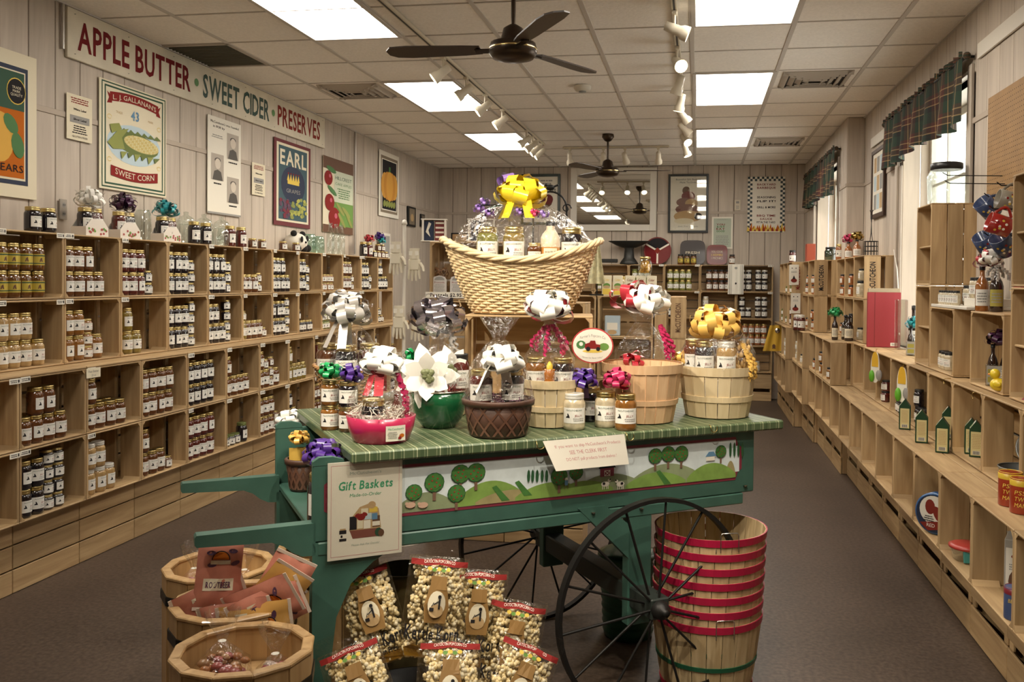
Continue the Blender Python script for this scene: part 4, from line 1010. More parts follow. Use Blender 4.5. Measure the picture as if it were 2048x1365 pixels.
# stacked pairs
for px, py, ks, ln in ((660, 862, 'aa', 'behind'), (696, 866, 'bk', 'beside the pink tray')):
    p = on_top(px, py, .034)
    for i, kc in enumerate(ks): jar_at(p+Vector((0, 0, .0885*i)), kc, 'T', '%s jar of stacked pair %s%s' % (['lower', 'upper'][i], 'closest to ' if ln != 'behind' else 'set back from ', 'the pink tray'), 'gold', 'stacked jar pairs')
    if ln == 'behind':
        g = thing('ribbon_bow', 'glossy green bow on the stacked pair set back from pink tray', 'bow', off(p, .0, -.02, .18)); bow(g, (0, 0, .02), .05, 'green', 16, .022)
    else:
        g = thing('ribbon_bow', 'purple bow on the stacked pair closest to pink tray', 'bow', off(p, .01, -.01, .18)); bow(g, (0, 0, .015), .05, 'purple', 16, .022)
# pink tray
p = on_top(762, 891, .095)
t = thing('pink_tray', 'bright pink scalloped tray basket with white label at cart corner', 'basket', p, FACE(p))
PKM = mat('pink_tray', (.42, .015, .075), .3, coat=.5)
MB().lathe([(.088, 0), (.092, .003), (.106, .04), (.114, .085), (.108, .085), (.10, .04), (.086, .008), (0, .008)], PKM, 36, wob=lambda a, z: .012*math.cos(12*a)).build('tray_wall', t)
a = Art(lambda x, y, l: Vector(((.113+.001*l)*math.sin(x/.113), -(.104+.10*y+.001*l)*math.cos(x/.113), .012+y*.85)))
a.rect(.015, .0, .085, .06, WHITE, 1, 5); a.text("McCutcheon's", .05, .048, .008, GINK, 2, w=.055); a.ell(.07, .02, .010, .008, ORANGE, 2, 9); a.ell(.062, .012, .007, .006, RED, 3, 8); a.lines(.02, .055, .01, .038, 4, GREY, 2); a.build(t, 'paper_label')
tag(shred(None, p+Vector((0, 0, .07)), .098, .045, [SHRED_W], 420, size=.045), 'white paper shred heaped in the pink tray', 'shred')
jar_at(off(p, -.025, -.035, .012), 'k', 'C', 'black jelly jar with gold lid in the pink tray', group='jars in the gift baskets')
t = tag(MB().lathe([(.016, 0), (.018, .004), (.018, .08), (.008, .10), (.008, .12)], mat('red_candle', (.2, .05, .03), .25, coat=.5), 12).build('syrup_bottle', None, off(p, .05, .02, .03)), 'slim brown bottle behind the jar in the pink tray', 'bottle')
g = thing('gift_topper', 'clear film and flat white bow over the pink tray', 'gift wrap', p+Vector((0, 0, .085)), FACE(p))
wrap(g, [(.108, 0), (.104, .05), (.07, .11), (.022, .14)], seed=1.); bow(g, (0, -.02, .165), .07, 'white', 18, .05); tails(g, (0, -.02, .15), .07, 'red', 3, .03); curls(g, (.045, -.03, .14), .04, 'pink', 8, .13, toward=-.4)
# green bowl with poinsettias
p = on_top(878, 863, .10)
t = thing('enamel_bowl', 'shiny dark green round bowl holding white poinsettias', 'bowl', p, FACE(p))
MB().lathe([(.055, 0), (.06, .002), (.085, .035), (.10, .085), (.104, .135), (.098, .135), (.09, .08), (.05, .01), (0, .01)], mat('green_enamel', (.008, .085, .03), .15, coat=1.), 40).build('bowl_wall', t)
MB().lathe([(.098, .133), (.106, .133), (.106, .138), (.098, .138)], mat('steel_rim', (.55, .5, .42), .2, 1.), 40, cap0=False, cap1=False).build('bowl_rim', t)
tag(shred(None, p+Vector((0, 0, .125)), .088, .035, [SHRED_R], 360, size=.04), 'red paper shred heaped in the dark green bowl', 'shred')
def poinsettia(loc, r, rz, label):
    t = thing('silk_poinsettia', label, 'flower', loc, rz)
    for ring, (n, L, el) in enumerate(((7, 1., .25), (6, .72, .6))):
        for i in range(n):
            a = 2*PI*(i+.5*ring)/n; d = Vector((math.cos(a), -math.sin(el), math.sin(a))); s = Vector((-math.sin(a), 0, math.cos(a)))
            pts = []; W = []
            for k, w in enumerate((.05, .20, .27, .20, .01)): q = k/4*r*L; pts.append(d*q+Vector((0, .25*q*q/r, 0))); W.append(s*(w*r))
            MB().strip(pts, W, SATIN['white']).build('petal', t)
    b = MB()
    for i in range(14): b.ball((R(-.15, .15)*r, -.25*r, R(-.15, .15)*r), .012, mat('flower_center', (.16, .18, .08), .5), 6, 4)
    b.build('flower_centre', t)
poinsettia(off(p, -.045, -.075, .195), .12, FACE(p), 'large white silk poinsettia at the front of the green bowl')
poinsettia(off(p, .035, -.04, .215), .09, FACE(p)+.4, 'smaller white silk poinsettia behind the large one in green bowl')
jar_at(off(p, .07, -.01, .115), 'r', 'L', 'red jelly bottle leaning in the green bowl', 'black')
g = thing('gift_topper', 'clear film over the dark green bowl of poinsettias', 'gift wrap', p+Vector((0, 0, .137)), 0); wrap(g, [(.10, 0), (.104, .05), (.09, .10), (.05, .15), (.02, .17)], seed=3.)
# foil-bow gift behind the bowl
p = on_top(884, 836, .09)
t = bushel('bushel_basket', 'pale splint basket behind the green bowl, under the silver foil bow', p, .11, .09, .13, 16)
jar_at(off(p, .04, -.03, .015), 'r', 'Q', 'red jar in the splint basket behind the green bowl'); jar_at(off(p, -.035, .04, .015), 'g', 'Q', 'green jar in the splint basket behind the green bowl')
g = thing('gift_topper', 'clear film, silver foil bow and curled ribbon behind the green bowl', 'gift wrap', p+Vector((0, 0, .13)), 0)
wrap(g, [(.105, 0), (.10, .06), (.06, .14), (.03, .18)], seed=5.); bow(g, (-.01, -.03, .235), .125, 'foil', 26, .045); curls(g, (.05, -.05, .20), .06, 'silver', 10, .18, toward=-.9); bow(g, (-.11, -.05, .10), .04, 'green', 10, .018, 'small_bow')
# brown chip basket
p = on_top(996, 881, .105)
woven('chip_basket', 'dark brown chip-woven basket with white bow at front of cart', p, .122, .10, .125, (.075, .035, .022), FACE(p))
tag(shred(None, p+Vector((0, 0, .06)), .095, .075, [SHRED_P], 240), 'dark purple shred filling the dark brown chip-woven basket', 'shred')
for dx, dy, kc, ln in ((-.06, -.02, 'r', 'dark red jar at one end of the chip-woven basket'), (.05, .0, 'k', 'black jar at other end of the chip-woven basket')): jar_at(off(p, dx, dy, .10), kc, 'C', ln)
g = thing('gift_topper', 'clear film and big white satin bow over the chip-woven basket', 'gift wrap', p+Vector((0, 0, .125)), FACE(p)); wrap(g, [(.12, 0), (.108, .07), (.09, .13), (.045, .19), (.02, .21)], seed=7.); bow(g, (.01, -.075, .13), .075, 'white', 18, .055); tails(g, (0, -.09, .12), .08, 'white', 3, .04)
# tall pale bushel
p = on_top(1098, 859, .085)
bushel('bushel_basket', 'tall pale splint basket with red and white bow, behind chip basket', p, .098, .078, .165, 14, ((.95, .03), (.40, .02)), c=((.60, .47, .27), (.70, .57, .36)), wn='pale_splint')
tag(MB().lathe([(.0, .012), (.072, .012), (.088, .12), (0, .12)], SHRED_W, 18).build('packing_paper', None, p), 'white packing paper inside the tall pale splint basket', 'paper')
for dx, dy, kc, sz, lid, ln in ((-.05, .0, 'a', 'C', 'gold', 'amber jar in the tall pale splint basket'), (.05, -.012, 'k', 'C', 'gold', 'black jar in the tall pale splint basket'), (0, .065, 'b', 'm', 'gold', 'brown jar at the back of the tall pale splint basket')): jar_at(off(p, dx, dy, .124), kc, sz, ln, lid)
q = off(p, .0, -.062, .124); t = thing('honey_bear', 'honey bear bottle with yellow cap in the tall pale splint basket', 'bottle', q, FACE(q))
HON = mat('honey', (.36, .12, .015), .12, coat=1.)
MB().lathe([(.020, 0), (.025, .012), (.025, .04), (.018, .055), (.020, .065), (.021, .078), (.012, .092)], HON, 14).build('bear_body', t); MB().lathe([(.011, .09), (.012, .105), (.003, .12), (0, .12)], mat('yellow_cap', (.75, .52, .05), .4), 12).build('cap', t); b = MB()
for s in (-1, 1): b.ball((s*.015, 0, .088), .006, HON, 8, 5); b.ball((s*.012, -.022, .02), .007, HON, 8, 5)
b.build('ears_and_paws', t)
g = thing('gift_topper', 'clear film with white and red bow over the tall pale splint basket', 'gift wrap', p+Vector((0, 0, .165)), FACE(p)); wrap(g, [(.096, 0), (.09, .09), (.05, .17), (.02, .215)], seed=9.); bow(g, (-.01, -.03, .265), .095, 'white', 22, .055); bow(g, (0, .0, .25), .10, 'red', 8, .04, 'red_bow', low=-.2); curls(g, (0, -.03, .21), .07, 'pink', 9, .10)
# jars with purple and pink bows
gjar(1148, 862, 'w', 'C', 'cream peanut spread jar with white lid below the purple bow', 'silver'); gjar(1181, 845, 'k', 'C', 'black jar between the two pale jars below purple bow', 'gold'); gjar(1211, 857, 'w', 'C', 'cream spread jar with gold lid beside the amber jar', 'gold'); gjar(1251, 863, 'a', 'C', 'amber apple jelly jar with gold lid below the pink bow', 'gold')
p = on_top(1172, 855, .03); g = thing('ribbon_bow', 'purple pull bow on the jars in front of tall pale basket', 'bow', off(p, -.01, 0, .138)); bow(g, (0, 0, .025), .058, 'purple', 20, .026); tails(g, (0, 0, .02), .05, 'lilac', 2, .02)
p = on_top(1240, 858, .03); g = thing('ribbon_bow', 'pink-red pull bow on the amber apple jelly jar', 'bow', off(p, -.015, 0, .138)); bow(g, (0, 0, .028), .058, 'pink', 20, .026)
# peach bushel, empty
p = on_top(1283, 851, .125)
bushel('bushel_basket', 'empty peach-coloured splint bushel in the middle of the cart', p, .150, .118, .215, 20, ((.95, .034), (.36, .02)), c=((.58, .36, .19), (.70, .48, .28)), wn='peach_splint')
# right bushel
p2 = on_top(1433, 840, .125)
bushel('bushel_basket', 'pale splint bushel with yellow bow at the end of the cart', p2, .150, .122, .195, 18, ((.94, .034), (.38, .022)), c=((.58, .46, .27), (.71, .59, .38)), wn='pale_splint')
tag(MB().lathe([(0, .012), (.115, .012), (.138, .14), (0, .14)], SHRED_W, 18).build('packing_paper', None, p2), 'white packing paper inside the bushel with yellow bow', 'paper')
for dx, dy, kc, sz, lid, ln in ((-.095, .0, 'b', 'L', 'gold', 'red-brown jar at one side of the yellow-bow bushel'), (-.05, -.07, 'k', 'L', 'gold', 'black jar at the front of the yellow-bow bushel'), (.035, -.075, 't', 'L', 'silver', 'tan spread jar with white lid at front of yellow-bow bushel')): jar_at(off(p2, dx, dy, .152), kc, sz, ln, lid)
t = thing('peanut_bag', 'clear bag of peanuts leaning in the yellow-bow bushel', 'bag', off(p2, .10, -.02, .15)); b = MB(); PN = mat('peanut', (.58, .37, .14), .6, var=.2, noise_s=40)
for i in range(90): b.ball((R(-.03, .03), R(-.03, .03), R(.0, .15)), .008, PN, 6, 4, (1, 1, 1.6))
o = b.build('peanuts', t); o['kind'] = 'stuff'; MB().lathe([(.03, -.005), (.044, .05), (.042, .12), (.02, .165), (.03, .19)], FILM, 20, cap1=False).build('clear_bag', t)
g = thing('gift_topper', 'clear film and yellow pull bow over bushel at cart end', 'gift wrap', p2+Vector((0, 0, .195)), FACE(p2)); wrap(g, [(.148, 0), (.15, .06), (.12, .12), (.05, .15)], seed=6., flare=False); bow(g, (-.01, -.02, .145), .12, 'yellow', 30, .04, low=-.05); curls(g, (.09, -.05, .10), .06, 'yellow', 9, .12, toward=-.3); bow(g, (-.135, .02, .02), .05, 'yellow', 12, .02, 'small_bow')
# gift behind the peach bushel
q = off(p, .0, .285, 0)
t = woven('chip_basket', 'green chip basket behind the peach-coloured bushel', q, .125, .10, .17, (.02, .07, .035), FACE(p)); jar_at(off(q, -.04, -.01, .012), 'a', 'Q', 'amber jar in the green chip basket behind peach bushel'); jar_at(off(q, .055, .01, .012), 'r', 'Q', 'red jar in the green chip basket behind peach bushel')
g = thing('gift_topper', 'clear film with red and white bow and curled red ribbon behind peach bushel', 'gift wrap', q+Vector((0, 0, .17)), FACE(p)); wrap(g, [(.12, 0), (.11, .08), (.06, .16), (.03, .20)], seed=8.); bow(g, (.02, -.04, .27), .10, 'white', 18, .05); bow(g, (-.05, -.01, .285), .10, 'red', 9, .045, 'red_bow'); curls(g, (.06, -.05, .19), .07, 'pink', 10, .15, toward=-.5); bow(g, (-.04, -.12, .03), .06, 'red', 14, .025, 'small_bow')
# oval popcorn sign on its stake
q = off(p, -.195, .02, 0); zc = upz(1212, 692, q)
t = thing('oval_sign', 'oval white popcorn sign with red border and red truck', 'sign', (q.x, q.y, 0), FACE(q))
MB().tube([(0, .006, 1.0015), (0, .006, zc)], .005, pine('z'), 6).build('stake', t)
b = MB(); b.prism([(.082*math.cos(2*PI*i/32), -.004, zc+.070*math.sin(2*PI*i/32)) for i in range(32)], (0, .008, 0), mat('sign_red', (.50, .05, .05), .5)); o = b.build('sign_board', t)
a = Art(flat((0, -.0045, zc), (1, 0, 0), (0, 0, 1), .0005)); a.ell(0, 0, .077, .065, WHITE, 1, 30); a.text("Farmer's Popcorn Co", 0, .030, .011, GREY, 2, w=.10, arc=.010, slant=.1); a.text("'Grown for flavor today!'", 0, -.044, .006, GREY, 2, w=.08, arc=-.004)
a.ell(-.045, .003, .019, .017, GREEN, 2, 11); a.ell(-.045, .006, .008, .008, WHITE, 3, 8); a.poly([(-.03, -.012), (-.03, .006), (-.012, .012), (-.008, .020), (.010, .020), (.014, .006), (.03, .004), (.03, -.012)], RED, 3); a.ell(-.017, -.013, .009, .009, INK, 4, 10); a.ell(.022, -.013, .008, .008, INK, 4, 10); a.ell(.045, -.004, .020, .015, LEAF, 2, 11); a.ell(.0, -.022, .04, .006, YEL, 2, 12); a.build(o)
# things in the tray at the cart's handle end
def in_tray(px, py, r): return on_top(px, py, r, .7505)
p = in_tray(606, 985, .045)
woven('chip_basket', 'small dark brown chip basket of yellow packets in cart tray', p, .062, .048, .115, (.05, .03, .018), FACE(p))
for k in range(3):
    q = off(p, -.03+.026*k, R(-.01, .012), .012); t = thing('snack_packet', 'yellow snack packet standing in the small dark chip basket', 'packet', q, FACE(p)+R(-.3, .3), group='yellow packets in the small basket')
    MB().grid(lambda i, j: Vector(((i-.5)*.042, -.008*math.sin(PI*i)*math.sin(PI*j), j*.145)), 4, 6, mat('packet_yellow', (.56, .36, .07), .4)).grid(lambda i, j: Vector(((.5-i)*.042, .008*math.sin(PI*i)*math.sin(PI*j), j*.145)), 4, 6, MATS['packet_yellow']).build('packet_body', t); MB().box((0, -.0095, .06), (.026, .001, .06), WHITE).build('label', t)
g = thing('ribbon_bow', 'yellow curled bow above the small chip basket of packets', 'bow', off(p, -.015, .01, .165)); bow(g, (0, 0, .02), .042, 'yellow', 16, .02)
p = CO+CU*-.078+CV*.145+Vector((0, 0, .7505)); jar_at(p, 'k', 'Q', 'dark jar with purple bow in the cart tray behind the poster', 'gold', 'jars in the cart tray'); g = thing('ribbon_bow', 'shiny purple bow on the dark jar in the cart tray', 'bow', p+Vector((0, 0, .166))); bow(g, (.0, 0, .045), .07, 'purple', 24, .026); tails(g, (0, 0, .03), .06, 'lilac', 2, .015)
p = in_tray(578, 945, .034)
for i in range(2): jar_at(p+Vector((0, 0, .0885*i)), 'kb'[i], 'T', ['lower dark jar stacked at far corner of the cart tray', 'upper brown jar stacked at far corner of the cart tray'][i])
g = thing('ribbon_bow', 'white satin bow on the stacked jars in the cart tray', 'bow', p+Vector((0, 0, .178))); bow(g, (0, 0, .02), .062, 'white', 18, .035)
# ------------------------------------------------------------------ barrels
def barrel(loc, label, rz=0., r=.176, h=.55, n=12):
    t = thing('wooden_barrel', label, 'barrel', loc, rz, 'slatted candy barrels')
    w = 2*r*math.tan(PI/n); m = wood('barrel_pine', (.42, .25, .10), (.60, .39, .18), 'z', .5, 6, .12, .2)
    me = cached(('stave', r, h, n), lambda: MB().box((r-.010, 0, h/2), (.020, w-.0035, h), m, .002).mesh('stave'))
    for i in range(n): link('stave', me, t, rz=2*PI*(i+.5)/n)
    rim = cached(('rimseg', r), lambda: MB().box((r-.012, 0, h+.006), (.030, w+.004, .012), m, .003).mesh('rim_segment'))
    for i in range(n): link('rim_segment', rim, t, rz=2*PI*(i+.5)/n)
    R2 = r/math.cos(PI/n)+.001
    for z in (h-.085, .10): MB().lathe([(R2-.002, z), (R2+.003, z), (R2+.003, z+.03), (R2-.002, z+.03)], mat('hoop_black', (.012, .011, .010), .4, .4), n, cap0=False, cap1=False, smooth=False).build('hoop', t)
    MB().lathe([(0, .445), (r-.022, .445), (r-.022, .46), (0, .46)], m, n, smooth=False).build('false_bottom', t)
    return t
BPOS = [at(487, 1300, Z=.555), at(462, 1212, Z=.555), at(428, 1146, Z=.555), at(608, 1112, Z=.555)]
BPOS[1] += Vector((-.01, .035, 0)); BPOS[2] += Vector((-.02, .07, 0)); BPOS[3] += Vector((.05, .10, 0))
BL = ['pine barrel with black hoops holding two clear candy bags', 'pine barrel with black hoops heaped with pink candy bags', 'pine barrel with black hoops behind the pink-bag barrel', 'pine barrel with black hoops behind the green cart leg']
for p, l, a in zip(BPOS, BL, (.1, .02, -.05, .15)): barrel((p.x, p.y, .0), l, a)
def pillow(b, w, h, t, m, fin=.0, nx=8, nz=10, seed=0., sides=(1, -1)):
    def f(s):
        def g(i, j):
            u, v = 2*i-1, 2*j-1; q = max(0, (1-u*u)*(1-abs(v)**3))**.5
            return Vector((u*w/2*(1-.06*q), -s*(t/2*q+.0006)+.004*math.sin(6*u+seed)*math.sin(5*v+seed*2), h*j))
        return g
    for s in sides:
        g = f(s); b.grid(g if s > 0 else (lambda i, j, g=g: g(1-i, j)), nx, nz, m)
    return f(1)
PKB = mat('candy_bag_pink', (.52, .20, .14), .35, coat=.3, var=.12, noise_s=30); PKE = mat('candy_bag_edge', (.72, .60, .50), .5); PUR = mat('candy_bag_purple', (.10, .045, .09), .4); AMB = mat('candy_bag_amber', (.55, .30, .08), .35, coat=.3)
def M3(p, rz, roll=0., tilt=0.): return Matrix.Translation(p) @ Matrix.Rotation(rz, 4, 'Z') @ Matrix.Rotation(roll, 4, 'Y') @ Matrix.Rotation(tilt, 4, 'X')
def candy_bag(p, rz, roll, tilt, label, w=.13, h=.20, body=PKB, full=True):
    t = thing('candy_bag', label, 'candy bag', (0, 0, 0), group='pink candy bags in the barrel'); t.matrix_basis = M3(p, rz, roll, tilt)
    b = MB(); g = pillow(b, w, h, .035, body, seed=R(0, 5)); b.build('bag_body', t)
    MB().box((0, 0, h+.004), (w, .002, .010), PKE).build('top_seal', t); MB().box((0, 0, -.004), (w, .002, .010), PKE).build('bottom_seal', t)
    a = Art(lambda x, y, l: Vector(g(.5+x/w, y/h))+Vector((0, -.0012*l, 0)))
    a.rect(-.045, .05, .045, .085, CREAM, 1, 4); a.text('ROOTBEER', 0, .067, .017, PUR, 2, w=.075, bold=1)
    for k in range(4): a.ell([-.03, .035, -.025, .045][k], [.16, .165, .125, .13][k], .014, .007, PUR, 1, 9, rot=R(-.5, .5))
    a.ell(0, .14, .028, .026, INK, 1, 14, 0, PI); a.ell(0, .141, .025, .022, ORANGE, 2, 14, 0, PI); a.rect(-.03, .127, .03, .138, CREAM, 2, 3)
    a.build(t); return t
p = BPOS[1]
candy_bag(Vector((p.x-.045, p.y-.03, .545)), FACE(p)+.1, .12, -.15, 'upright pink root beer candy bag standing in the heaped barrel')
for k, (dx, dy, dz, rz, roll, tilt, m) in enumerate(((-.17, -.10, .56, 1.2, 1.25, .2, PKB), (-.05, -.12, .545, .4, 1.35, .5, PKB), (.02, -.13, .55, .1, 1.45, .3, AMB), (.03, -.06, .57, .3, 1.1, .5, PKB), (.07, -.12, .56, .6, 1.2, .2, PKB), (.09, -.03, .55, .2, .65, .3, AMB), (.13, -.02, .56, -.2, .5, .1, PKB), (.0, .03, .53, .8, .9, .4, PKB))):
    candy_bag(Vector((p.x+dx*.8, p.y+dy*.8, dz-.04)), FACE(p)+rz*.4, roll, tilt, '%s candy bag in the barrel heap, %s' % ('amber' if m is AMB else 'pink', ['flopped over the barrel rim away from cart', 'flat under the upright bag', 'flat across the barrel front', 'slanting behind the front amber bag', 'slanting at the side nearest the cart leg', 'standing tilted nearest the cart leg', 'pointing up nearest the cart leg', 'lying behind the upright bag'][k]), body=m)
def twist_bag(p, r, label, m, rz=0., lean=.5, loose=1.):
    t = thing('clear_candy_bag', label, 'candy bag', p, rz, 'clear twisted candy bags')
    b = MB()
    for i in range(46): a_ = R(0, 6.28); q = r*.8*math.sqrt(R(0, 1)); b.ball((q*math.cos(a_), q*math.sin(a_), R(.006, r*.9)), R(.010, .015), m[i % len(m)], 7, 5, (1.3, 1, .8))
    o = b.build('candies', t); o['kind'] = 'stuff'
    b = MB(); b.lathe([(r*.7, 0), (r*1.0, .02), (r*.95, r*.8), (r*.5, r*1.25), (.010, r*1.6)], FILM, 22, cap1=False, wob=lambda a, z: .07*math.sin(6*a+z*50)); b.build('clear_film', t)
    b = MB(); d = Vector((lean, -.1, .6)).normalized(); c0 = Vector((0, 0, r*1.58)); s = d.cross(Vector((0, 1, 0))).normalized()
    b.lathe([(.008, r*1.55), (.015, r*1.6+.02), (.035, r*1.6+.06), (.04, r*1.6+.085)], FILM, 16, cap0=False, cap1=False, wob=lambda a, z: .25*math.sin(5*a)); b.build('film_tail', t)
    MB().lathe([(.010, r*1.56), (.011, r*1.58)], WHITE, 10).build('twist_tie', t); MB().box((0, -r*1.0, r*.5), (.04, .001, .045), WHITE, rot=Matrix.Rotation(-.2, 3, 'X')).build('paper_label', t)
p = BPOS[0]; c1 = [mat('candy_orange', (.42, .16, .05), .35, coat=.5), mat('candy_rose', (.40, .10, .09), .35, coat=.5), mat('candy_peach', (.50, .28, .14), .35, coat=.5)]; c2 = [c1[1], mat('candy_stripe', (.55, .42, .34), .35), mat('candy_red', (.30, .04, .05), .35)]
twist_bag(Vector((p.x-.055, p.y-.01, .4605)), .075, 'clear twisted bag of orange candies in the front barrel', c1); twist_bag(Vector((p.x+.085, p.y+.01, .4605)), .055, 'clear twisted bag of pink striped candies in the front barrel', c2)
p = BPOS[2]; twist_bag(Vector((p.x-.07, p.y-.04, .4605)), .06, 'clear twisted candy bag in the barrel behind the pink bags', c2); twist_bag(Vector((p.x+.09, p.y+.0, .4605)), .055, 'smaller clear candy bag in the barrel behind the pink bags', c1)
twist_bag(Vector((BPOS[2].x+.01, BPOS[2].y-.10, .4605)), .045, 'clear candy bag against the wall of barrel behind the pink bags', c1)

# ------------------------------------------------------------------ popcorn
POP = mat('popcorn', (.80, .66, .38), .75, var=.25, noise_s=60); KOL = mat('popcorn_pale', (.86, .78, .58), .75)
BAGF = clear('popcorn_film', (.97, .96, .93), .035, .06, .5, 14)
def popcorn_mesh(w, h, t):
    b = MB(); random.seed(5)
    for i in range(430):
        u, v = R(-.92, .92), R(-.95, .80); q = max(0, (1-u*u)*(1-abs(v)**3))**.5; s = 1 if R(0, 1) < .72 else -1
        c = Vector((u*w/2*.88, -s*max(0, t/2*q-.016), h*(v+1)/2))
        for k in range(3): d = Vector((R(-1, 1), R(-1, 1), R(-1, 1)))*.0052; b.ball(c+d, R(.0055, .0085), POP if (i+k) % 3 else KOL, 5, 3)
    return b.mesh('popcorn')
POPME = popcorn_mesh(.19, .31, .075)
KORN = mat('korn_brown', (.30, .17, .055), .5); KORN2 = mat('korn_amber', (.34, .18, .02), .45)
def popcorn_bag(p, rz, roll, tilt, label, w=.19, h=.34):
    t = thing('popcorn_bag', label, 'popcorn bag', (0, 0, 0), group='kettle popcorn bags'); t.matrix_basis = M3(p, rz, roll, tilt)
    o = link('popcorn', POPME, t); o['kind'] = 'stuff'
    b = MB(); g = pillow(b, w, .31, .085, BAGF, seed=R(0, 5)); b.grid(lambda i, j: Vector(((i-.5)*w*1.04, .006*math.sin(9*i+2)*j, .305+.05*j)), 8, 3, BAGF); b.build('clear_bag', t)
    a = Art(lambda x, y, l: (Vector(g(.5+x/w, y/.31)) if y <= .31 else Vector((x, .003, y)))+Vector((0, -.0014*l, 0)))
    a.rect(-.090, .283, -.04, .300, RED, 1, 2); a.rect(.045, .283, .090, .300, RED, 1, 2); a.band([(-.045, .291), (0, .297), (.048, .291)], .017, RED, 1)
    a.text('CATOCTIN POPCORN CO', 0, .294, .0085, WHITE, 2, w=.10, arc=.004)
    for k in range(5): a.ell(-.03+.015*k, .276-.003*(k % 2), .008, .006, LEAF if k % 2 else YEL, 2, 7)
    a.rect(-.022, .215, .030, .255, KORN, 1, 3); a.poly([(-.03, .115), (.038, .115), (.045, .165), (.032, .225), (-.024, .225), (-.037, .165)], KORN, 1)
    a.ell(.004, .172, .029, .040, CREAM, 2, 18); a.ell(.004, .152, .024, .020, TAN, 3, 14); a.rect(.010, .158, .016, .188, INK, 4); a.ell(.012, .195, .006, .006, INK, 4, 8); a.band([(.012, .182), (-.006, .172)], .003, INK, 4); a.rect(-.018, .152, -.004, .162, INK, 4); a.band([(-.012, .166), (-.005, .178)], .002, INK, 4)
    a.text('Kettle Korn', 0, .084, .040, INK, 4, w=.172, bold=1); a.text('Gluten Free', .015, .046, .019, INK, 4, w=.085, bold=1); a.lines(-.02, .05, .066, .072, 1, INK, 2)
    a.poly([(-.075, .008), (.078, .008), (.084, .034), (-.06, .046), (-.084, .034)], KORN2, 1)
    a.build(t); return t
tubc = at(880, 1330, Y=2.60)
t = thing('popcorn_tub', 'black round tub holding the kettle popcorn bags', 'tub', (tubc.x, 2.62, 0))
MB().lathe([(.17, 0), (.175, .005), (.235, .26), (.24, .27), (.23, .27), (.17, .012), (0, .012)], mat('black_tub', (.012, .012, .012), .5), 28, sx=1.15, sy=.72).build('tub_wall', t)
MB().lathe([(0, .2), (.2, .2), (.2, .22), (0, .22)], KORN, 20, sx=1.1, sy=.68).build('tub_filler', t)
for px, py, Y, roll, tilt, l in ((772, 1330, 2.68, -.30, -.20, 'popcorn bag leaning against the green cart leg'), (856, 1318, 2.64, .12, -.16, 'popcorn bag standing tallest in the middle of the tub'), (943, 1338, 2.74, .08, -.14, 'popcorn bag tucked behind the tallest one'), (1000, 1398, 2.74, .20, -.12, 'popcorn bag leaning toward the spoked wheel'),
                             (760, 1500, 2.48, -.35, -.35, 'popcorn bag in the front of the tub, leaning toward cart leg'), (890, 1512, 2.44, .05, -.45, 'popcorn bag lying at the front middle of the tub'), (985, 1500, 2.50, .42, -.35, 'popcorn bag in the front of the tub, leaning toward wheel')):
    p = at(px, py, Y=Y); popcorn_bag(p, FACE(p), roll, tilt, l)
p = at(806, 1165, Y=2.98)
t = thing('metal_drum', 'tall dull brass drum behind the popcorn bags', 'drum', (p.x, 2.98, 0)); DR = mat('dull_brass', (.16, .13, .06), .45, .7, var=.3, noise_s=12)
MB().lathe([(.095, 0), (.10, .01), (.10, .50), (.095, .52), (.09, .52), (.09, .02), (0, .02)], DR, 28).build('drum_wall', t)
for z in (.12, .34): MB().lathe([(.0995, z), (.105, z+.006), (.0995, z+.012)], DR, 28, cap0=False, cap1=False).build('drum_bead', t)

# ------------------------------------------------------------------ nested red-banded bushels and the green can
RB = mat('band_red', (.42, .008, .05), .4, coat=.3); GB = mat('band_green', (.006, .09, .04), .4, coat=.3)
bc = at(1421, 1048, Z=.612)
BUSHN = ['lowest of the red-banded bushel stack, with a green hoop', 'second from floor', 'third from floor', 'fourth from floor', 'fifth from floor', 'sixth from floor', 'open topmost']
for k in range(7):
    q = Vector((bc.x-.012+.002*k, bc.y, .053*k+.0005))
    hoops = ((.955, .026), (.42, .016), (.05, .02)) if k == 0 else ((.955, .026), (.42, .016))
    t = bushel('bushel_basket', BUSHN[k] if k == 0 else '%s bushel of the red-banded stack under the cart' % BUSHN[k], q, .205, .168-.004, .285, 22, hoops, [RB, GB, RB], c=((.42, .30, .15), (.62, .48, .28)), group='red-banded bushel stack', wn='stack_splint', rz=.3*k)
    if k in (0, 6):
        z = .275; a_ = -1.25; pts = [Vector((.212*math.cos(a_+d), .212*math.sin(a_+d), z+e)) for d, e in ((-.16, -.03), (-.16, .03), (-.14, .04), (.14, .04), (.16, .03), (.16, -.03))]
        o = MB().tube(pts, .0022, SILVER, 5).build('wire_handle', t); o.rotation_euler = (0, 0, -.3*k)
p = at(1242, 1290, Z=0.0)
t = thing('waste_can', 'dark green ribbed waste can between the cart wheels', 'waste can', (p.x+.02, p.y+.12, 0)); GC = mat('can_green', (.006, .075, .035), .35, coat=.3)
b = MB(); pr = [(.10, 0), (.105, .005)]
for i in range(9): pr += [(.108+.002*i, .02+.034*i), (.112+.002*i, .03+.034*i), (.108+.002*i, .045+.034*i)]
b.lathe(pr+[(.128, .335), (.128, .345)], GC, 30).build('can_wall', t)
MB().lathe([(.130, .345), (.135, .35), (.134, .36), (.10, .372), (.03, .378), (0, .378)], GC, 30, wob=lambda a, z: .02*math.sin(4*a)).build('can_lid', t)
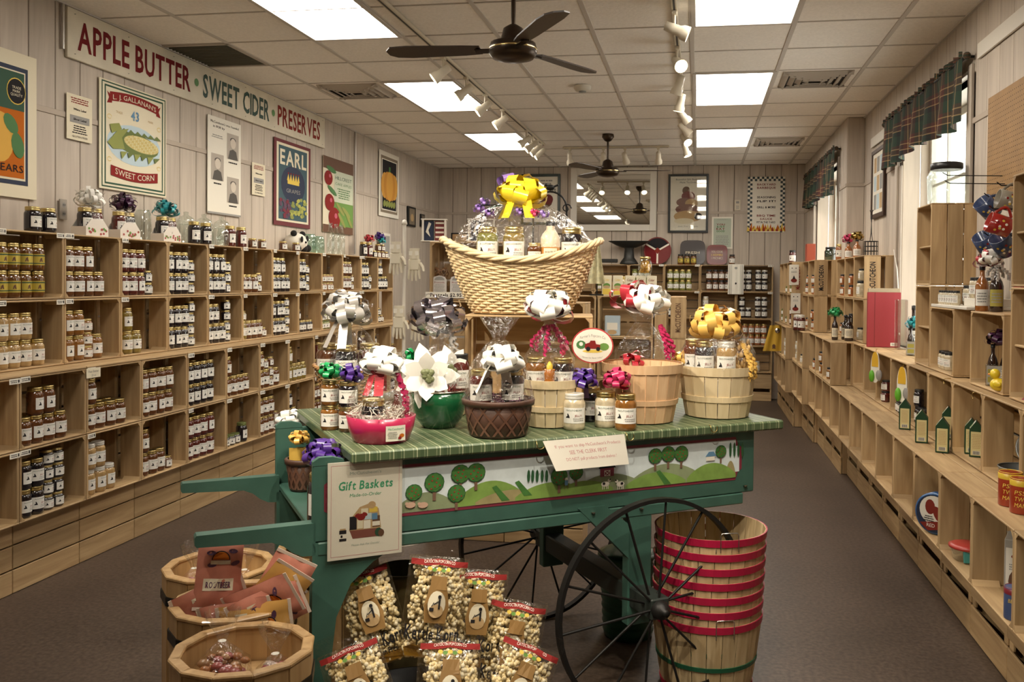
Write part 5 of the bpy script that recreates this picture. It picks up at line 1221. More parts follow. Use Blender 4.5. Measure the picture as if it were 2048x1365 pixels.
# ------------------------------------------------------------------ things on the walls
def hang(name, label, cat, TL, BR, wall, base, th=.004, BLp=None, group=None):
    """flat thing on a wall measured by two corners; returns thing, art in metres from its lower left corner, width, height"""
    k = {'L': dict(X=XL+.017), 'R': dict(X=XR-.014), 'B': dict(Y=YB-.016), 'F': dict(X=XB-.014)}[wall]
    p, q = at(*TL, **k), at(*BR, **k)
    if wall == 'L': w = q.y-p.y; ang = PI/2
    elif wall == 'B': w = q.x-p.x; ang = 0
    else: w = p.y-q.y; ang = -PI/2
    h = p.z-q.z; c = (p+q)/2
    t = thing(name, label, cat, c, ang, group)
    MB().box((0, 0, 0), (w, th, h), base, min(th*.3, .002)).build('panel', t)
    return t, Art(flat((-w/2, -th/2-.0004, -h/2), (1, 0, 0), (0, 0, 1), .0009)), w, h
# long painted sign
SIGNW = mat('sign_board', (.66, .60, .47), .6, var=.08, noise_s=6)
t, a, w, h = hang('painted_sign', 'long white board sign reading apple butter, sweet cider, preserves', 'sign', (132, 20), (648, 294), 'L', SIGNW, .02)
h0 = (at(132, 20, X=XL+.012).z-at(131, 118, X=XL+.012).z+at(648, 233, X=XL+.012).z-at(645, 294, X=XL+.012).z)/2
zc = ((at(132, 20, X=XL+.012).z+at(131, 118, X=XL+.012).z)+(at(648, 233, X=XL+.012).z+at(645, 294, X=XL+.012).z))/4
for o in list(t.children): bpy.data.objects.remove(o)
t.location.z = zc
MB().box((0, 0, 0), (w, .02, h0), SIGNW, .003).build('panel', t)
a = Art(flat((-w/2, -.0105, -h0/2), (1, 0, 0), (0, 0, 1), .0009)); y0 = at(132, 70, X=XL+.012).y
SR = mat('sign_letter_red', (.15, .010, .012), .8, spec=.2); SG = mat('sign_green', (.02, .06, .045), .6); SR2 = mat('sign_brick', (.22, .03, .02), .8, spec=.2)
def seg(x0, x1, s, m):
    u0, u1 = at(x0, 150, X=XL+.012).y-y0, at(x1, 150, X=XL+.012).y-y0; a.text(s, (u0+u1)/2, h0*.5, h0*.56, m, 1, w=u1-u0, bold=1)
seg(152, 378, 'APPLE BUTTER', SR); seg(403, 536, 'SWEET CIDER', SG); seg(553, 638, 'PRESERVES', SR2)
for px in (390, 544): a.ell(at(px, 200, X=XL+.012).y-y0, h0*.5, .028, .028, mat('sign_dot', (.10, .24, .08), .6), 1, 14)
a.build(t, 'lettering')
for k in range(8):
    for z in (-1, 1): MB().lathe([(0, -.002), (.006, 0), (0, .001)], DARKMETAL, 8).build('nail_head', t, (-w/2+.06+(w-.12)*k/7, -.0115, z*(h0/2-.03)))
MB().tube([at(131, 2, X=XL+.03)-t.location, at(126, 98, X=XL+.03)-t.location], .01, mat('conduit', (.45, .43, .4), .4, .6), 6)
q1, q2 = at(131, 4, X=XL+.02), at(126, 98, X=XL+.02)
tag(MB().tube([(XL+.02, q2.y, q2.z), (XL+.02, q2.y, ZC-.01)], .009, mat('conduit_metal', (.5, .47, .43), .35, .7), 8).build('conduit_pipe'), 'thin metal conduit pipe beside the end of the long sign', 'pipe')
q1 = at(711, 262, X=XL+.02); tag(MB().tube([(XL+.02, q1.y, 1.8), (XL+.02, q1.y, ZC-.01)], .009, MATS['conduit_metal'], 8).build('conduit_pipe'), 'thin metal conduit pipe running down beside the apple poster', 'pipe')
# fruit banner at the frame edge
t, a, w, h = hang('cloth_banner', 'white cloth banner with orange fruit crate label and navy border', 'banner', (-70, 70), (73, 401), 'L', CREAM)
z1 = at(73, 111, X=XL+.012).z; 
a.rect(w*.08, h*.09, w*.86, h*.90, NAVY, 1); a.rect(w*.13, h*.12, w*.82, h*.87, CREAM, 2); a.rect(w*.16, h*.135, w*.80, h*.86, ORANGE, 3); a.rect(w*.16, h*.60, w*.80, h*.86, DKGREEN, 4)
a.ell(w*.68, h*.73, w*.13, h*.085, INK, 6, 18); a.ell(w*.68, h*.73, w*.14, h*.092, YEL, 5, 18); a.text('TRADE', w*.68, h*.755, h*.018, CREAM, 7); a.text('MARK', w*.68, h*.73, h*.018, CREAM, 7); a.text('QUALITY', w*.68, h*.705, h*.018, CREAM, 7)
a.ell(w*.45, h*.40, w*.20, h*.17, mat('pear_yellow', (.68, .38, .05), .7), 5, 20); a.ell(w*.60, h*.50, w*.13, h*.05, GREEN, 6, 12, rot=-.8); a.ell(w*.70, h*.36, w*.09, h*.09, GREEN, 6, 12, rot=.3); a.ell(w*.35, h*.55, w*.06, h*.10, LEAF, 6, 10, rot=.5)
a.text('PEARS', w*.58, h*.20, h*.05, INK, 6, w=w*.40); a.build(t)
# notices
for TL, BR, l in (((133, 184), (184, 288), 'small cream paper notice pinned beside the corn banner'), ((504, 324), (530, 394), 'small cream paper notice pinned beside the grape banner')):
    t, a, w, h = hang('paper_notice', l, 'notice', TL, BR, 'L', CREAM, .002)
    a.lines(w*.12, w*.88, h*.80, h*.94, 3, RED, 1); a.text('White Label', w*.5, h*.68, h*.045, INK, 1, w=w*.5, bold=1); a.rect(w*.12, h*.38, w*.88, h*.54, GREY, 1); a.text('Silver Label', w*.5, h*.46, h*.045, INK, 2, w=w*.5, bold=1); a.lines(w*.2, w*.8, h*.14, h*.34, 4, INK, 1); a.text('GLUTEN FREE!', w*.5, h*.08, h*.04, INK, 1, w=w*.6); a.build(t)
# corn banner
t, a, w, h = hang('cloth_banner', 'cream cloth banner with an ear of sweet corn and green border', 'banner', (198, 155), (332, 388), 'L', CREAM)
zt = (at(197, 153, X=XL+.012).z+at(331, 200, X=XL+.012).z)/2; zb_ = (at(332, 392, X=XL+.012).z+at(207, 383, X=XL+.012).z)/2
def refit(t, zt, zb_):
    h2 = zt-zb_; t.location.z = (zt+zb_)/2; w = t.children[0].dimensions.x; m = t.children[0].data.materials[0]
    w = max(v.co.x for v in t.children[0].data.vertices)*2; bpy.data.objects.remove(t.children[0]); MB().box((0, 0, 0), (w, .004, h2), m, .001).build('panel', t)
    return Art(flat((-w/2, -.0024, -h2/2), (1, 0, 0), (0, 0, 1), .0009)), w, h2
a, w, h = refit(t, zt, zb_)
a.frame(w*.03, h*.02, w*.98, h*.985, h*.012, DKGREEN, 1); a.frame(w*.07, h*.05, w*.94, h*.955, h*.016, DKGREEN, 1)
P = [(w*(.14+.72*i/10), h*(.86+.03*math.sin(PI*i/10))) for i in range(11)]
a.poly([(x, y-h*.045) for x, y in P]+[(x, y+h*.04) for x, y in P[::-1]], RED, 2); a.poly([(w*.10, h*.79), (w*.17, h*.80), (w*.17, h*.86), (w*.10, h*.90), (w*.13, h*.845)], RED, 1); a.poly([(w*.90, h*.79), (w*.83, h*.80), (w*.83, h*.86), (w*.90, h*.90), (w*.87, h*.845)], RED, 1)
a.text("L. J. GALLANAN'S", w*.5, h*.857, h*.045, CREAM, 3, w=w*.64, arc=h*.028); a.text('43', w*.5, h*.735, h*.085, BLUE, 2, bold=1); a.text('TRADE', w*.27, h*.73, h*.022, TAN, 2); a.text('MARK', w*.74, h*.72, h*.022, TAN, 2)
a.ell(w*.5, h*.45, w*.40, h*.19, SKYB, 1, 22)
CG = mat('corn_leaf', (.13, .17, .04), .7); CG2 = mat('corn_leaf_light', (.26, .29, .07), .7); CORNY = mat('corn_yellow', (.66, .56, .24), .7)
a.ell(w*.53, h*.465, w*.335, h*.105, CG, 2, 20, rot=-.06); a.ell(w*.60, h*.475, w*.265, h*.075, CORNY, 3, 20, rot=-.06)
for k in range(7):
    yy = h*(.475+.018*(k-3)); dx = w*.25*math.sqrt(max(0, 1-((k-3)/4.2)**2)); a.band([(w*.62-dx, yy+.06*dx), (w*.62+dx, yy-.06*dx)], h*.0022, TAN, 4)
for k in range(7):
    for j in range(17):
        x, y = (j-8)/9, (k-3)/4
        if x*x+y*y < .92: a.ell(w*(.60+.255*x), h*(.475+.074*y-.018*x), w*.0125, h*.0085, mat('corn_kernel', (.74, .66, .34), .6) if (j+k) % 3 else mat('corn_kernel_b', (.66, .52, .17), .6), 5, 6)
a.poly([(w*.10, h*.43), (w*.24, h*.56), (w*.40, h*.60), (w*.30, h*.50), (w*.34, h*.40), (w*.18, h*.38)], CG2, 5); a.poly([(w*.16, h*.52), (w*.13, h*.60), (w*.26, h*.63), (w*.30, h*.58)], CG2, 5)
for k in range(6): x = w*(.28+.10*k); a.poly([(x, h*.37), (x+w*.10, h*.38), (x+w*.02, h*.30+h*.02*(k % 2))], CG if k % 2 else CG2, 5); a.poly([(x, h*.55), (x+w*.12, h*.56), (x+w*.05, h*.595)], CG, 1+3)
P = [(w*(.15+.70*i/10), h*(.185-.03*math.sin(PI*i/10))) for i in range(11)]
a.poly([(x, y-h*.05) for x, y in P]+[(x, y+h*.045) for x, y in P[::-1]], RED, 2); a.text('SWEET CORN', w*.5, h*.182, h*.055, CREAM, 3, w=w*.58, arc=-h*.028)
for x in (.13, .87):
    for y in (.67, .28): a.band([(w*(x+.03*math.cos(q*.7)), h*(y+.02*math.sin(q*.7))) for q in range(9)], h*.004, YEL, 2)
a.build(t)
# founders poster
t, a, w, h = hang('founder_poster', 'white poster with three old portrait photographs', 'poster', (415, 240), (481, 432), 'L', WHITE, .006)
a, w, h = refit(t, (at(415, 232, X=XL+.012).z+at(480, 247, X=XL+.012).z)/2, (at(481, 436, X=XL+.012).z+at(414, 425, X=XL+.012).z)/2)
a.text("McCutcheon's was founded", w*.5, h*.945, h*.024, INK, 1, w=w*.84); a.text('in 1938 by', w*.32, h*.90, h*.024, INK, 1, w=w*.34); a.lines(w*.1, w*.45, h*.78, h*.82, 2, GREY, 1); a.rect(0, 0, w, h*.02, GREY, 1)
for x, y in ((.56, .60), (.10, .35), (.57, .14)):
    a.rect(w*x, h*y, w*(x+.36), h*(y+.27), mat('photo_grey', (.42, .37, .31), .6), 1); a.ell(w*(x+.18), h*(y+.17), w*.085, h*.055, mat('photo_pale', (.62, .55, .46), .6), 3, 14); a.poly([(w*(x+.03), h*y), (w*(x+.33), h*y), (w*(x+.28), h*(y+.09)), (w*(x+.18), h*(y+.11)), (w*(x+.08), h*(y+.09))], mat('photo_dark', (.07, .06, .05), .6), 2); a.ell(w*(x+.18), h*(y+.205), w*.09, h*.028, MATS['photo_dark'], 2, 12); a.lines(w*(x+.04), w*(x+.32), h*(y-.05), h*(y-.02), 1, INK, 1)
a.build(t)
# grape banner
t, a, w, h = hang('cloth_banner', 'maroon-bordered cloth banner with crown and grapes', 'banner', (548, 280), (620, 455), 'L', mat('banner_maroon', (.15, .03, .035), .8))
a, w, h = refit(t, (at(548, 275, X=XL+.012).z+at(620, 297, X=XL+.012).z)/2, (at(619, 458, X=XL+.012).z+at(549, 450, X=XL+.012).z)/2)
a.rect(w*.06, h*.05, w*.94, h*.96, CREAM, 1); a.rect(w*.11, h*.075, w*.89, h*.93, mat('banner_teal', (.05, .10, .12), .8), 2); a.text('EARL', w*.5, h*.80, h*.17, CREAM, 5, w=w*.72, bold=1)
a.ell(w*.5, h*.50, w*.33, h*.22, NAVY, 3, 20); a.rect(w*.34, h*.50, w*.66, h*.54, YEL, 4)
for k in range(5): x = w*(.36+.07*k); a.poly([(x-w*.035, h*.54), (x+w*.035, h*.54), (x, h*.62)], YEL, 4); a.ell(x, h*.625, w*.018, h*.010, RED, 5, 7)
a.text('GRAPES', w*.5, h*.42, h*.045, GREY, 4, w=w*.38)
for k in range(38): x, y = R(.42, .86), R(.09, .30); a.ell(w*x, h*(y+.12*(x-.4)), w*.04, h*.022, mat('grape_green', (.42, .42, .09), .7) if k % 2 else CG2, 4+k % 3, 8)
for k in range(26): x, y = R(.14, .42), R(.09, .30); a.ell(w*x, h*y, w*.04, h*.022, mat('grape_red', (.17, .02, .04), .7) if k % 2 else PUR, 4+k % 3, 8)
a.build(t)
# apple poster
t, a, w, h = hang('apple_poster', 'poster with red apples and green leaves', 'poster', (646, 318), (705, 467), 'L', CREAM, .004)
a, w, h = refit(t, (at(646, 310, X=XL+.012).z+at(704, 330, X=XL+.012).z)/2, (at(705, 472, X=XL+.012).z+at(646, 462, X=XL+.012).z)/2)
a.rect(0, h*.84, w, h, BROWN, 1); a.rect(0, 0, w, h*.10, BROWN, 1); a.rect(w*.35, h*.42, w, h*.84, mat('poster_mint', (.56, .60, .46), .7), 2); a.text('HILLCREST', w*.66, h*.75, h*.045, DKGREEN, 3, w=w*.55); a.text('CAKE APPLES', w*.66, h*.67, h*.035, GREEN, 3, w=w*.55); a.lines(w*.45, w*.9, h*.47, h*.62, 5, GREEN, 3); a.rect(w*.3, h*.10, w, h*.42, LEAF, 1)
for x, y, r in ((.10, .72, .13), (.14, .40, .15), (.30, .20, .19)): a.ell(w*x+w*.06, h*y, w*r, h*r*.75, RED, 4, 16); a.ell(w*x+w*.10, h*(y+.03), w*r*.25, h*r*.2, PINK, 5, 9)
for x, y in ((.25, .84), (.28, .56), (.55, .33), (.75, .30), (.85, .20), (.6, .18)): a.ell(w*x, h*y, w*.16, h*.035, GREEN if x < .5 else CG2, 4, 10, rot=R(-.8, .8))
a.build(t)
# pumpkin banner
t, a, w, h = hang('cloth_banner', 'white-bordered cloth banner with an orange pumpkin', 'banner', (758, 306), (797, 435), 'L', WHITE)
a, w, h = refit(t, (at(758, 300, X=XL+.012).z+at(799, 314, X=XL+.012).z)/2, (at(796, 438, X=XL+.012).z+at(757, 432, X=XL+.012).z)/2)
a.rect(w*.08, h*.06, w*.92, h*.93, mat('banner_taupe', (.24, .19, .13), .8), 1); a.rect(w*.12, h*.10, w*.88, h*.885, WHITE, 2); a.rect(w*.15, h*.115, w*.85, h*.87, INK, 3)
for k in range(5): a.ell(w*(.5+.12*(k-2)), h*.48, w*.17, h*.24-h*.02*abs(k-2), mat('pumpkin_a', (.55, .24, .03), .7) if k % 2 else mat('pumpkin_b', (.64, .32, .05), .7), [4, 5, 6, 5, 4][k], 16)
a.rect(w*.46, h*.70, w*.54, h*.78, GREEN, 6)
for k in range(5): a.ell(w*(.25+.12*k), h*.20, w*.07, h*.05, CG2, 6, 9, rot=.5)
a.build(t)
for TL, BR, l in (((815, 412), (830, 455), 'small dark framed picture near the mirror-wall corner'), ((841, 428), (848, 455), 'narrow dark framed picture right in the mirror-wall corner')):
    t, a, w, h = hang('picture_frame', l, 'picture', TL, BR, 'L', DARKMETAL, .02); a.rect(w*.15, h*.1, w*.85, h*.9, mat('picture_sepia', (.20, .16, .11), .4), 1); a.ell(w*.5, h*.45, w*.2, h*.2, TAN, 2, 10); a.build(t)
t, a, w, h = hang('outlet_plate', 'grey metal outlet plate on wall above the jar shelf', 'outlet', (119, 398), (133, 440), 'L', mat('plate_grey', (.38, .34, .29), .45, .3), .01)
for y in (.28, .72): a.ell(w*.5, h*y, w*.26, h*.13, GREY, 1, 12); a.rect(w*.36, h*(y-.04), w*.44, h*(y+.05), INK, 2); a.rect(w*.56, h*(y-.04), w*.64, h*(y+.05), INK, 2)
a.build(t)

# back wall
c0, c1 = at(1142, 337, Y=YB-.02), at(1312, 462, Y=YB-.02); w, h = c1.x-c0.x, c0.z-c1.z
t = thing('wall_mirror', 'large mirror in a wide white frame on the end wall', 'mirror', ((c0.x+c1.x)/2, YB-.02, (c0.z+c1.z)/2))
b = MB(); f = .085
for s in (-1, 1): b.box((s*(w/2-f/2), -.005, 0), (f, .03, h), WF, .004); b.box((0, -.005, s*(h/2-f/2)), (w-2*f, .03, f), WF, .004)
b.build('mirror_frame', t); MB().box((0, 0, 0), (w-2*f+.01, .006, h-2*f+.01), mat('mirror_glass', (.78, .78, .74), .015, 1.)).build('mirror_glass', t)
def framed(name, label, TL, BR, wall, fm, fw, inner):
    t, a, w, h = hang(name, label, 'picture', TL, BR, wall, fm, .012)
    b = MB()
    for s in (-1, 1): b.box((s*(w/2-fw/2), -.008, 0), (fw, .02, h), fm, .003); b.box((0, -.008, s*(h/2-fw/2)), (w-2*fw, .02, fw), fm, .003)
    b.build('frame', t); a.rect(fw, fw, w-fw, h-fw, inner, 1); return t, a, w, h
FRM = mat('frame_black', (.02, .022, .02), .35)
t, a, w, h = framed('framed_poster', 'dark green framed poster half hidden behind the big basket', (1043, 349), (1120, 450), 'B', mat('frame_green', (.015, .03, .022), .35), .035, WHITE)
a.lines(w*.15, w*.85, h*.78, h*.90, 2, GREY, 2); a.text("McCUTCHEON'S", w*.5, h*.67, h*.07, INK, 2, w=w*.78, bold=1); a.ell(w*.5, h*.45, w*.3, h*.14, BROWN, 2, 16); a.ell(w*.7, h*.5, w*.12, h*.10, MAROON, 3, 12); a.build(t)
t, a, w, h = framed('framed_poster', 'black framed gift basket poster on the end wall beside the mirror', (1337, 349), (1416, 466), 'B', FRM, .03, WHITE)
a.text('Beautiful Gift Baskets', w*.5, h*.91, h*.028, INK, 2, w=w*.62); a.text('Made To Order', w*.5, h*.86, h*.028, INK, 2, w=w*.42)
for x, y, rx, ry, m in ((.45, .72, .10, .07, BROWN), (.5, .62, .17, .09, MAROON), (.42, .52, .22, .08, mat('poster_wine', (.20, .09, .07), .6)), (.58, .50, .16, .08, TAN), (.48, .40, .30, .09, MATS['poster_wine']), (.5, .28, .36, .10, TAN), (.75, .28, .10, .06, INK), (.40, .20, .25, .05, CREAM)): a.ell(w*x, h*y, w*rx, h*ry, m, 2, 14)
a.text('Ask For Details', w*.5, h*.11, h*.022, GREY, 3, w=w*.5); a.build(t); MB().box((0, -.013, 0), (w-.06, .001, h-.06), clear('picture_glass', (.97, .97, .96), .05, .02)).build('picture_glass', t)
t, a, w, h = hang('barbecue_banner', 'white barbecue banner with checkered border and flames', 'banner', (1496, 354), (1569, 465), 'B', WHITE)
n, mrows = 16, 25
for i in range(n):
    for j in range(mrows):
        if (i < 2 or i >= n-2 or j >= mrows-2) and (i+j) % 2 == 0: a.rect(w*i/n, h*j/mrows, w*(i+1)/n, h*(j+1)/mrows, mat('check_teal', (.05, .07, .075), .7), 1)
for s, y, m in (('BACKYARD', .86, SR2), ('BARBEQUE', .80, SR2), ('FLIP IT!', .56, INK), ('SEASONING', .63, INK), ('GRILL & MORE', .45, INK), ('BBQ TIME', .30, SR2), ('SAUCE', .24, SR2), ('PIT IN THE YARD', .18, INK)): a.text(s, w*.5, h*y, h*.035, m, 2, w=w*min(.5, .065*len(s)), bold=1)
for k in range(17): x = w*(k+.5)/17; a.poly([(x-w*.05, h*.02), (x+w*.05, h*.02), (x+w*R(-.03, .03), h*R(.10, .19))], ORANGE if k % 3 else YEL, 3+k % 2); a.poly([(x-w*.03, h*.02), (x+w*.03, h*.02), (x, h*R(.06, .10))], RED if k % 2 else YEL, 5)
a.build(t)
t, a, w, h = hang('recipe_poster', 'small pale green poster with red lettering below the framed picture', 'poster', (1424, 434), (1465, 498), 'B', WHITE)
a.rect(w*.08, h*.05, w*.92, h*.95, mat('poster_sage', (.45, .50, .40), .7), 1); a.text('COUNTRY', w*.5, h*.91, h*.03, GREY, 2, w=w*.5)
for k, s in enumerate(('YOU', 'JUST', 'EAT', 'GOOD')): a.text(s, w*.42, h*(.76-.07*k), h*.055, [SR2, GREEN][k % 2], 2, w=w*.4, bold=1)
a.lines(w*.15, w*.85, h*.12, h*.42, 6, GREY, 2); a.build(t)
t, a, w, h = hang('thermostat', 'small cream thermostat box on the end wall', 'thermostat', (1469, 400), (1481, 421), 'B', mat('cream_box', (.62, .55, .42), .5), .035); a.rect(w*.25, h*.65, w*.75, h*.85, GREY, 1); a.lines(w*.25, w*.75, h*.12, h*.45, 4, GREY, 1); a.build(t)
# right wall
def plaid2():
    m = bpy.data.materials.new('valance_plaid'); m.use_nodes = True; nt = m.node_tree; N = nt.nodes; L = nt.links; b = N['Principled BSDF']
    tc = N.new('ShaderNodeTexCoord'); sp = N.new('ShaderNodeSeparateXYZ'); L.new(tc.outputs['Generated'], sp.inputs[0])
    def band(out, sc, cols):
        mu = N.new('ShaderNodeMath'); mu.operation = 'MULTIPLY'; mu.inputs[1].default_value = sc; L.new(out, mu.inputs[0]); fr = N.new('ShaderNodeMath'); fr.operation = 'FRACT'; L.new(mu.outputs[0], fr.inputs[0])
        cr = N.new('ShaderNodeValToRGB'); e = cr.color_ramp; e.interpolation = 'CONSTANT'; e.elements[0].color = (*cols[0][1], 1); e.elements[1].position = cols[1][0]; e.elements[1].color = (*cols[1][1], 1)
        for p, c in cols[2:]: x = e.elements.new(p); x.color = (*c, 1)
        L.new(fr.outputs[0], cr.inputs[0]); return cr.outputs[0]
    DG, BRN, TN, BLK = (.018, .04, .024), (.075, .022, .016), (.40, .26, .12), (.014, .014, .013)
    c1 = band(sp.outputs['Y'], 9, [(0, DG), (.22, TN), (.25, DG), (.40, BRN), (.58, TN), (.61, BRN), (.75, BLK), (.92, DG)]); c2 = band(sp.outputs['Z'], 2.2, [(0, DG), (.15, BLK), (.35, TN), (.39, BRN), (.58, TN), (.62, BRN), (.75, DG)])
    mx = N.new('ShaderNodeMixRGB'); mx.inputs[0].default_value = .5; L.new(c1, mx.inputs[1]); L.new(c2, mx.inputs[2]); L.new(mx.outputs[0], b.inputs['Base Color']); b.inputs['Roughness'].default_value = .9
    return m
PL2 = plaid2()
for wx, ya, yb, zt, dr, l in ((XR, 5.36, 7.50, 2.83, .36, 'dark plaid gathered valance over the near window by the pegboard'), (XB, 9.05, 11.55, 2.86, .40, 'dark plaid gathered valance over the far window by the mirror wall')):
    t = thing('plaid_valance', l, 'valance', (wx-.05, (ya+yb)/2, zt), group='plaid window valances'); L_ = yb-ya
    def f(i, j):
        ph = i*L_*19; amp = .008+.028*j; z = -dr*j*(1+.05*math.sin(i*L_*4.3)+.03*math.sin(ph*.5)) if j > 0 else 0
        return Vector((-amp*math.sin(ph+.6*math.sin(i*9))-.012, (i-.5)*L_, z))
    MB().grid(f, 150, 8, PL2).build('valance_cloth', t)
    MB().grid(lambda i, j: Vector((-.012-.014*math.sin(i*L_*60), (i-.5)*L_, .0+.035*j+.006*math.sin(i*L_*47))), 160, 1, PL2).build('ruffle', t)
    MB().tube([(.0, -L_/2-.03, .0), (.0, L_/2+.03, .0)], .011, DARKMETAL, 8).build('curtain_rod', t); b = MB()
    for s in (-1, 1): b.tube([(.0, s*(L_/2+.02), 0), (.045, s*(L_/2+.02), 0)], .008, DARKMETAL, 6)
    b.build('rod_bracket', t)
    for s in (-1, 1): MB().ball((0, s*(L_/2+.045), 0), .022, PL2, 8, 6).build('cloth_rosette', t)
PEG = bpy.data.materials.new('pegboard'); PEG.use_nodes = True
p0, p1 = at(1976, 205, X=XR-.02), at(1976, 402, X=XR-.02)
t = thing('pegboard', 'brown perforated pegboard panel beside the plaid valance', 'pegboard', (XR-.016, p0.y-.6, (2.51+1.99)/2), -PI/2); pw, ph = 1.2, .56
MB().box((0, 0, 0), (pw, .006, ph), mat('hardboard', (.30, .165, .055), .6, var=.1, noise_s=10), .001).build('board', t)
b = MB(); hm = mat('peg_hole', (.03, .015, .006), .9)
for i in range(46):
    for j in range(21):
        x, z = -pw/2+.018+.0254*i, -ph/2+.018+.0254*j; b.add([(x+.0036*math.cos(k*PI/3), -.0034, z+.0036*math.sin(k*PI/3)) for k in range(6)], [(0, 1, 2, 3, 4, 5)], hm)
o = b.build('peg_holes', t); o['kind'] = 'stuff'
for TL, BR, l in (((1745, 262), (1790, 285), 'white painted trim strip above the small framed picture'), ((1955, 60), (2120, 60), '')):
    if not l: continue
    q, r_ = at(1745, 285, X=XR-.02), at(1790, 250, X=XR-.02)
    tag(MB().box((0, 0, 0), (.014, q.y-r_.y+.15, .085), WF, .002).build('trim_strip', None, (XR-.014, (q.y+r_.y)/2, 2.79)), l, 'trim')
q = at(1955, 98, X=XR-.02); tag(MB().box((0, 0, 0), (.014, 1.9, .085), WF, .002).build('trim_strip', None, (XR-.014, q.y-.95, 2.83)), 'white painted trim strip high above the pegboard', 'trim')
t, a, w, h = framed('framed_chart', 'dark framed chart of small pictures between the two windows', (1747, 305), (1770, 430), 'R', mat('frame_brown', (.05, .022, .012), .4), .035, WHITE)
for i in range(3):
    for j in range(3): a.rect(w*(.17+.23*i), h*(.12+.27*j), w*(.36+.23*i), h*(.34+.27*j), [GREY, SKYB, TAN][(i+j) % 3], 2)
a.build(t)
# ------------------------------------------------------------------ things standing on the shelves
SIZES.update({'e': (.020, .076), 'f': (.027, .105)})
ZT = 1.7665
def lt(px, X=-3.42): p = at(px, 450, X=X); return Vector((X, p.y, ZT))
LG = 'jars on top of the jar wall'
for px, l in ((65, 'black jelly jar at the near end of jar wall top'), (96, 'black jelly jar second along the jar wall top')): jar(lt(px), PI/2+R(-.2, .2), 'k', 'C', l, LG)
BERRY = mat('berry_print', (.36, .06, .06), .7)
def carrier(p, rz, label, bc, kcs):
    t = thing('gift_carrier', label, 'gift pack', p, rz, 'berry-print gift carriers'); cw = .19; b = MB(); m = mat('carrier_card', (.72, .66, .58), .65)
    for s in (-1, 1): MB().prism([(-cw/2, s*.045-.002, 0), (cw/2, s*.045-.002, 0), (cw/2, s*.045-.002, .05), (.05, s*.045-.002, .095), (-.05, s*.045-.002, .095), (-cw/2, s*.045-.002, .05)], (0, .004, 0), m).build('card_side', t)
    for s in (-1, 1): MB().box((s*(cw/2-.002), 0, .026), (.004, .086, .052), m).build('card_end', t)
    MB().box((0, 0, .003), (cw-.008, .086, .004), m).build('card_base', t)
    a = Art(flat((-cw/2, -.0475, 0), (1, 0, 0), (0, 0, 1), .0008))
    for k in range(16): a.ell(R(.015, cw-.015), R(.012, .045), .009, .007, BERRY if k % 3 else LEAF, 1+k % 2, 7)
    a.build(t)
    bow(t, (0, 0, .20), .085, bc, 26, .022); wrap(t, [(.085, .05), (.08, .12), (.03, .18)], seed=R(0, 5), sy=.55)
    M = Matrix.Translation(p) @ Matrix.Rotation(rz, 4, 'Z')
    for i, kc in enumerate(kcs): jar(M @ Vector((-.045+.09*i, 0, .006)), rz, kc, 'L', '%s jar in the %s' % (KIND[kc][1], label.split(' on ')[0].split(' with ')[1]+' carrier'), 'jars in the gift carriers')
carrier(lt(180), PI/2, 'berry-print card gift carrier with white bow on jar wall top', 'white', 'kr'); carrier(lt(247), PI/2, 'berry-print card gift carrier with dark plum bow on jar wall top', 'plum', 'rk'); carrier(lt(332), PI/2, 'berry-print card gift carrier with turquoise bow on jar wall top', 'teal', 'kr')
AQUA = clear('aqua_glass', (.70, .86, .80), .10, .03)
def glassware(p, prof, label, cat='glass jar', m=None, handle=False, lidp=None, group='clear glassware on jar wall top', rz=0.):
    t = thing('glass_jar', label, cat, p, rz, group); MB().lathe(prof, m or GLASS, 22).build('glass_wall', t)
    r, z = prof[-1]; MB().lathe([(r, z-.004), (r+.003, z-.002), (r+.003, z+.003), (r-.002, z+.004)], m or GLASS, 22, cap0=False, cap1=False).build('glass_rim', t)
    if handle: MB().tube([(0, r*.98+.045*math.sin(PI*i/8), z*.75-z*.5*i/8) for i in range(9)], .006, m or GLASS, 6).build('handle', t)
    if lidp: MB().lathe(lidp[0], lidp[1], 22).build('lid', t)
    return t
def candyjar(r, h): return [(r*.8, 0), (r, .01), (r*1.02, h*.5), (r*.95, h*.9), (r*.75, h)]
glassware(lt(286, -3.53), candyjar(.05, .20), 'tall clear glass jar behind the plum and turquoise bow carriers'); 
for px, l in ((372, 'clear glass jar with domed lid beside turquoise carrier'), (408, 'clear glass jar with domed lid behind the two black jars'), (443, 'clear glass jar with domed lid beside the red jars')): glassware(lt(px, -3.52), candyjar(.065, .14), l, lidp=([(.06, .145), (.062, .15), (.05, .185), (.015, .205), (.018, .225), (0, .23)], GLASS))
glassware(lt(446, -3.40), candyjar(.04, .12), 'clear glass mug with handle between black and red jars', 'mug', handle=True, rz=1.)
for px, k, l in ((388, 'k', 'large black jelly jar on jar wall top, nearer the turquoise bow'), (411, 'k', 'large black jelly jar on jar wall top, nearer the glass mug'), (460, 'r', 'dark red jar on jar wall top, nearer the glass mug'), (482, 'r', 'dark red jar on jar wall top, farther from the glass mug')): jar(lt(px), PI/2+R(-.2, .2), k, 'L', l, LG)
for px, k, l in ((505, 'b', 'small brown jar of the low pair on jar wall top'), (524, 'b', 'small brown jar beside it in the low pair, nearer the panda'), (566, 'b', 'small brown jar beside the panda toy'), (592, 'b', 'small brown jar in front of the panda toy')): jar(lt(px, -3.37), PI/2+R(-.2, .2), k, 's', l, LG)
p = lt(592, -3.50)+Vector((0, 0, .003)); t = thing('panda_toy', 'round black and white plush panda on the jar wall top', 'toy', p, PI/2); PW = mat('plush_white', (.78, .74, .64), .95, sheen=.4); PB = mat('plush_black', (.015, .014, .013), .95)
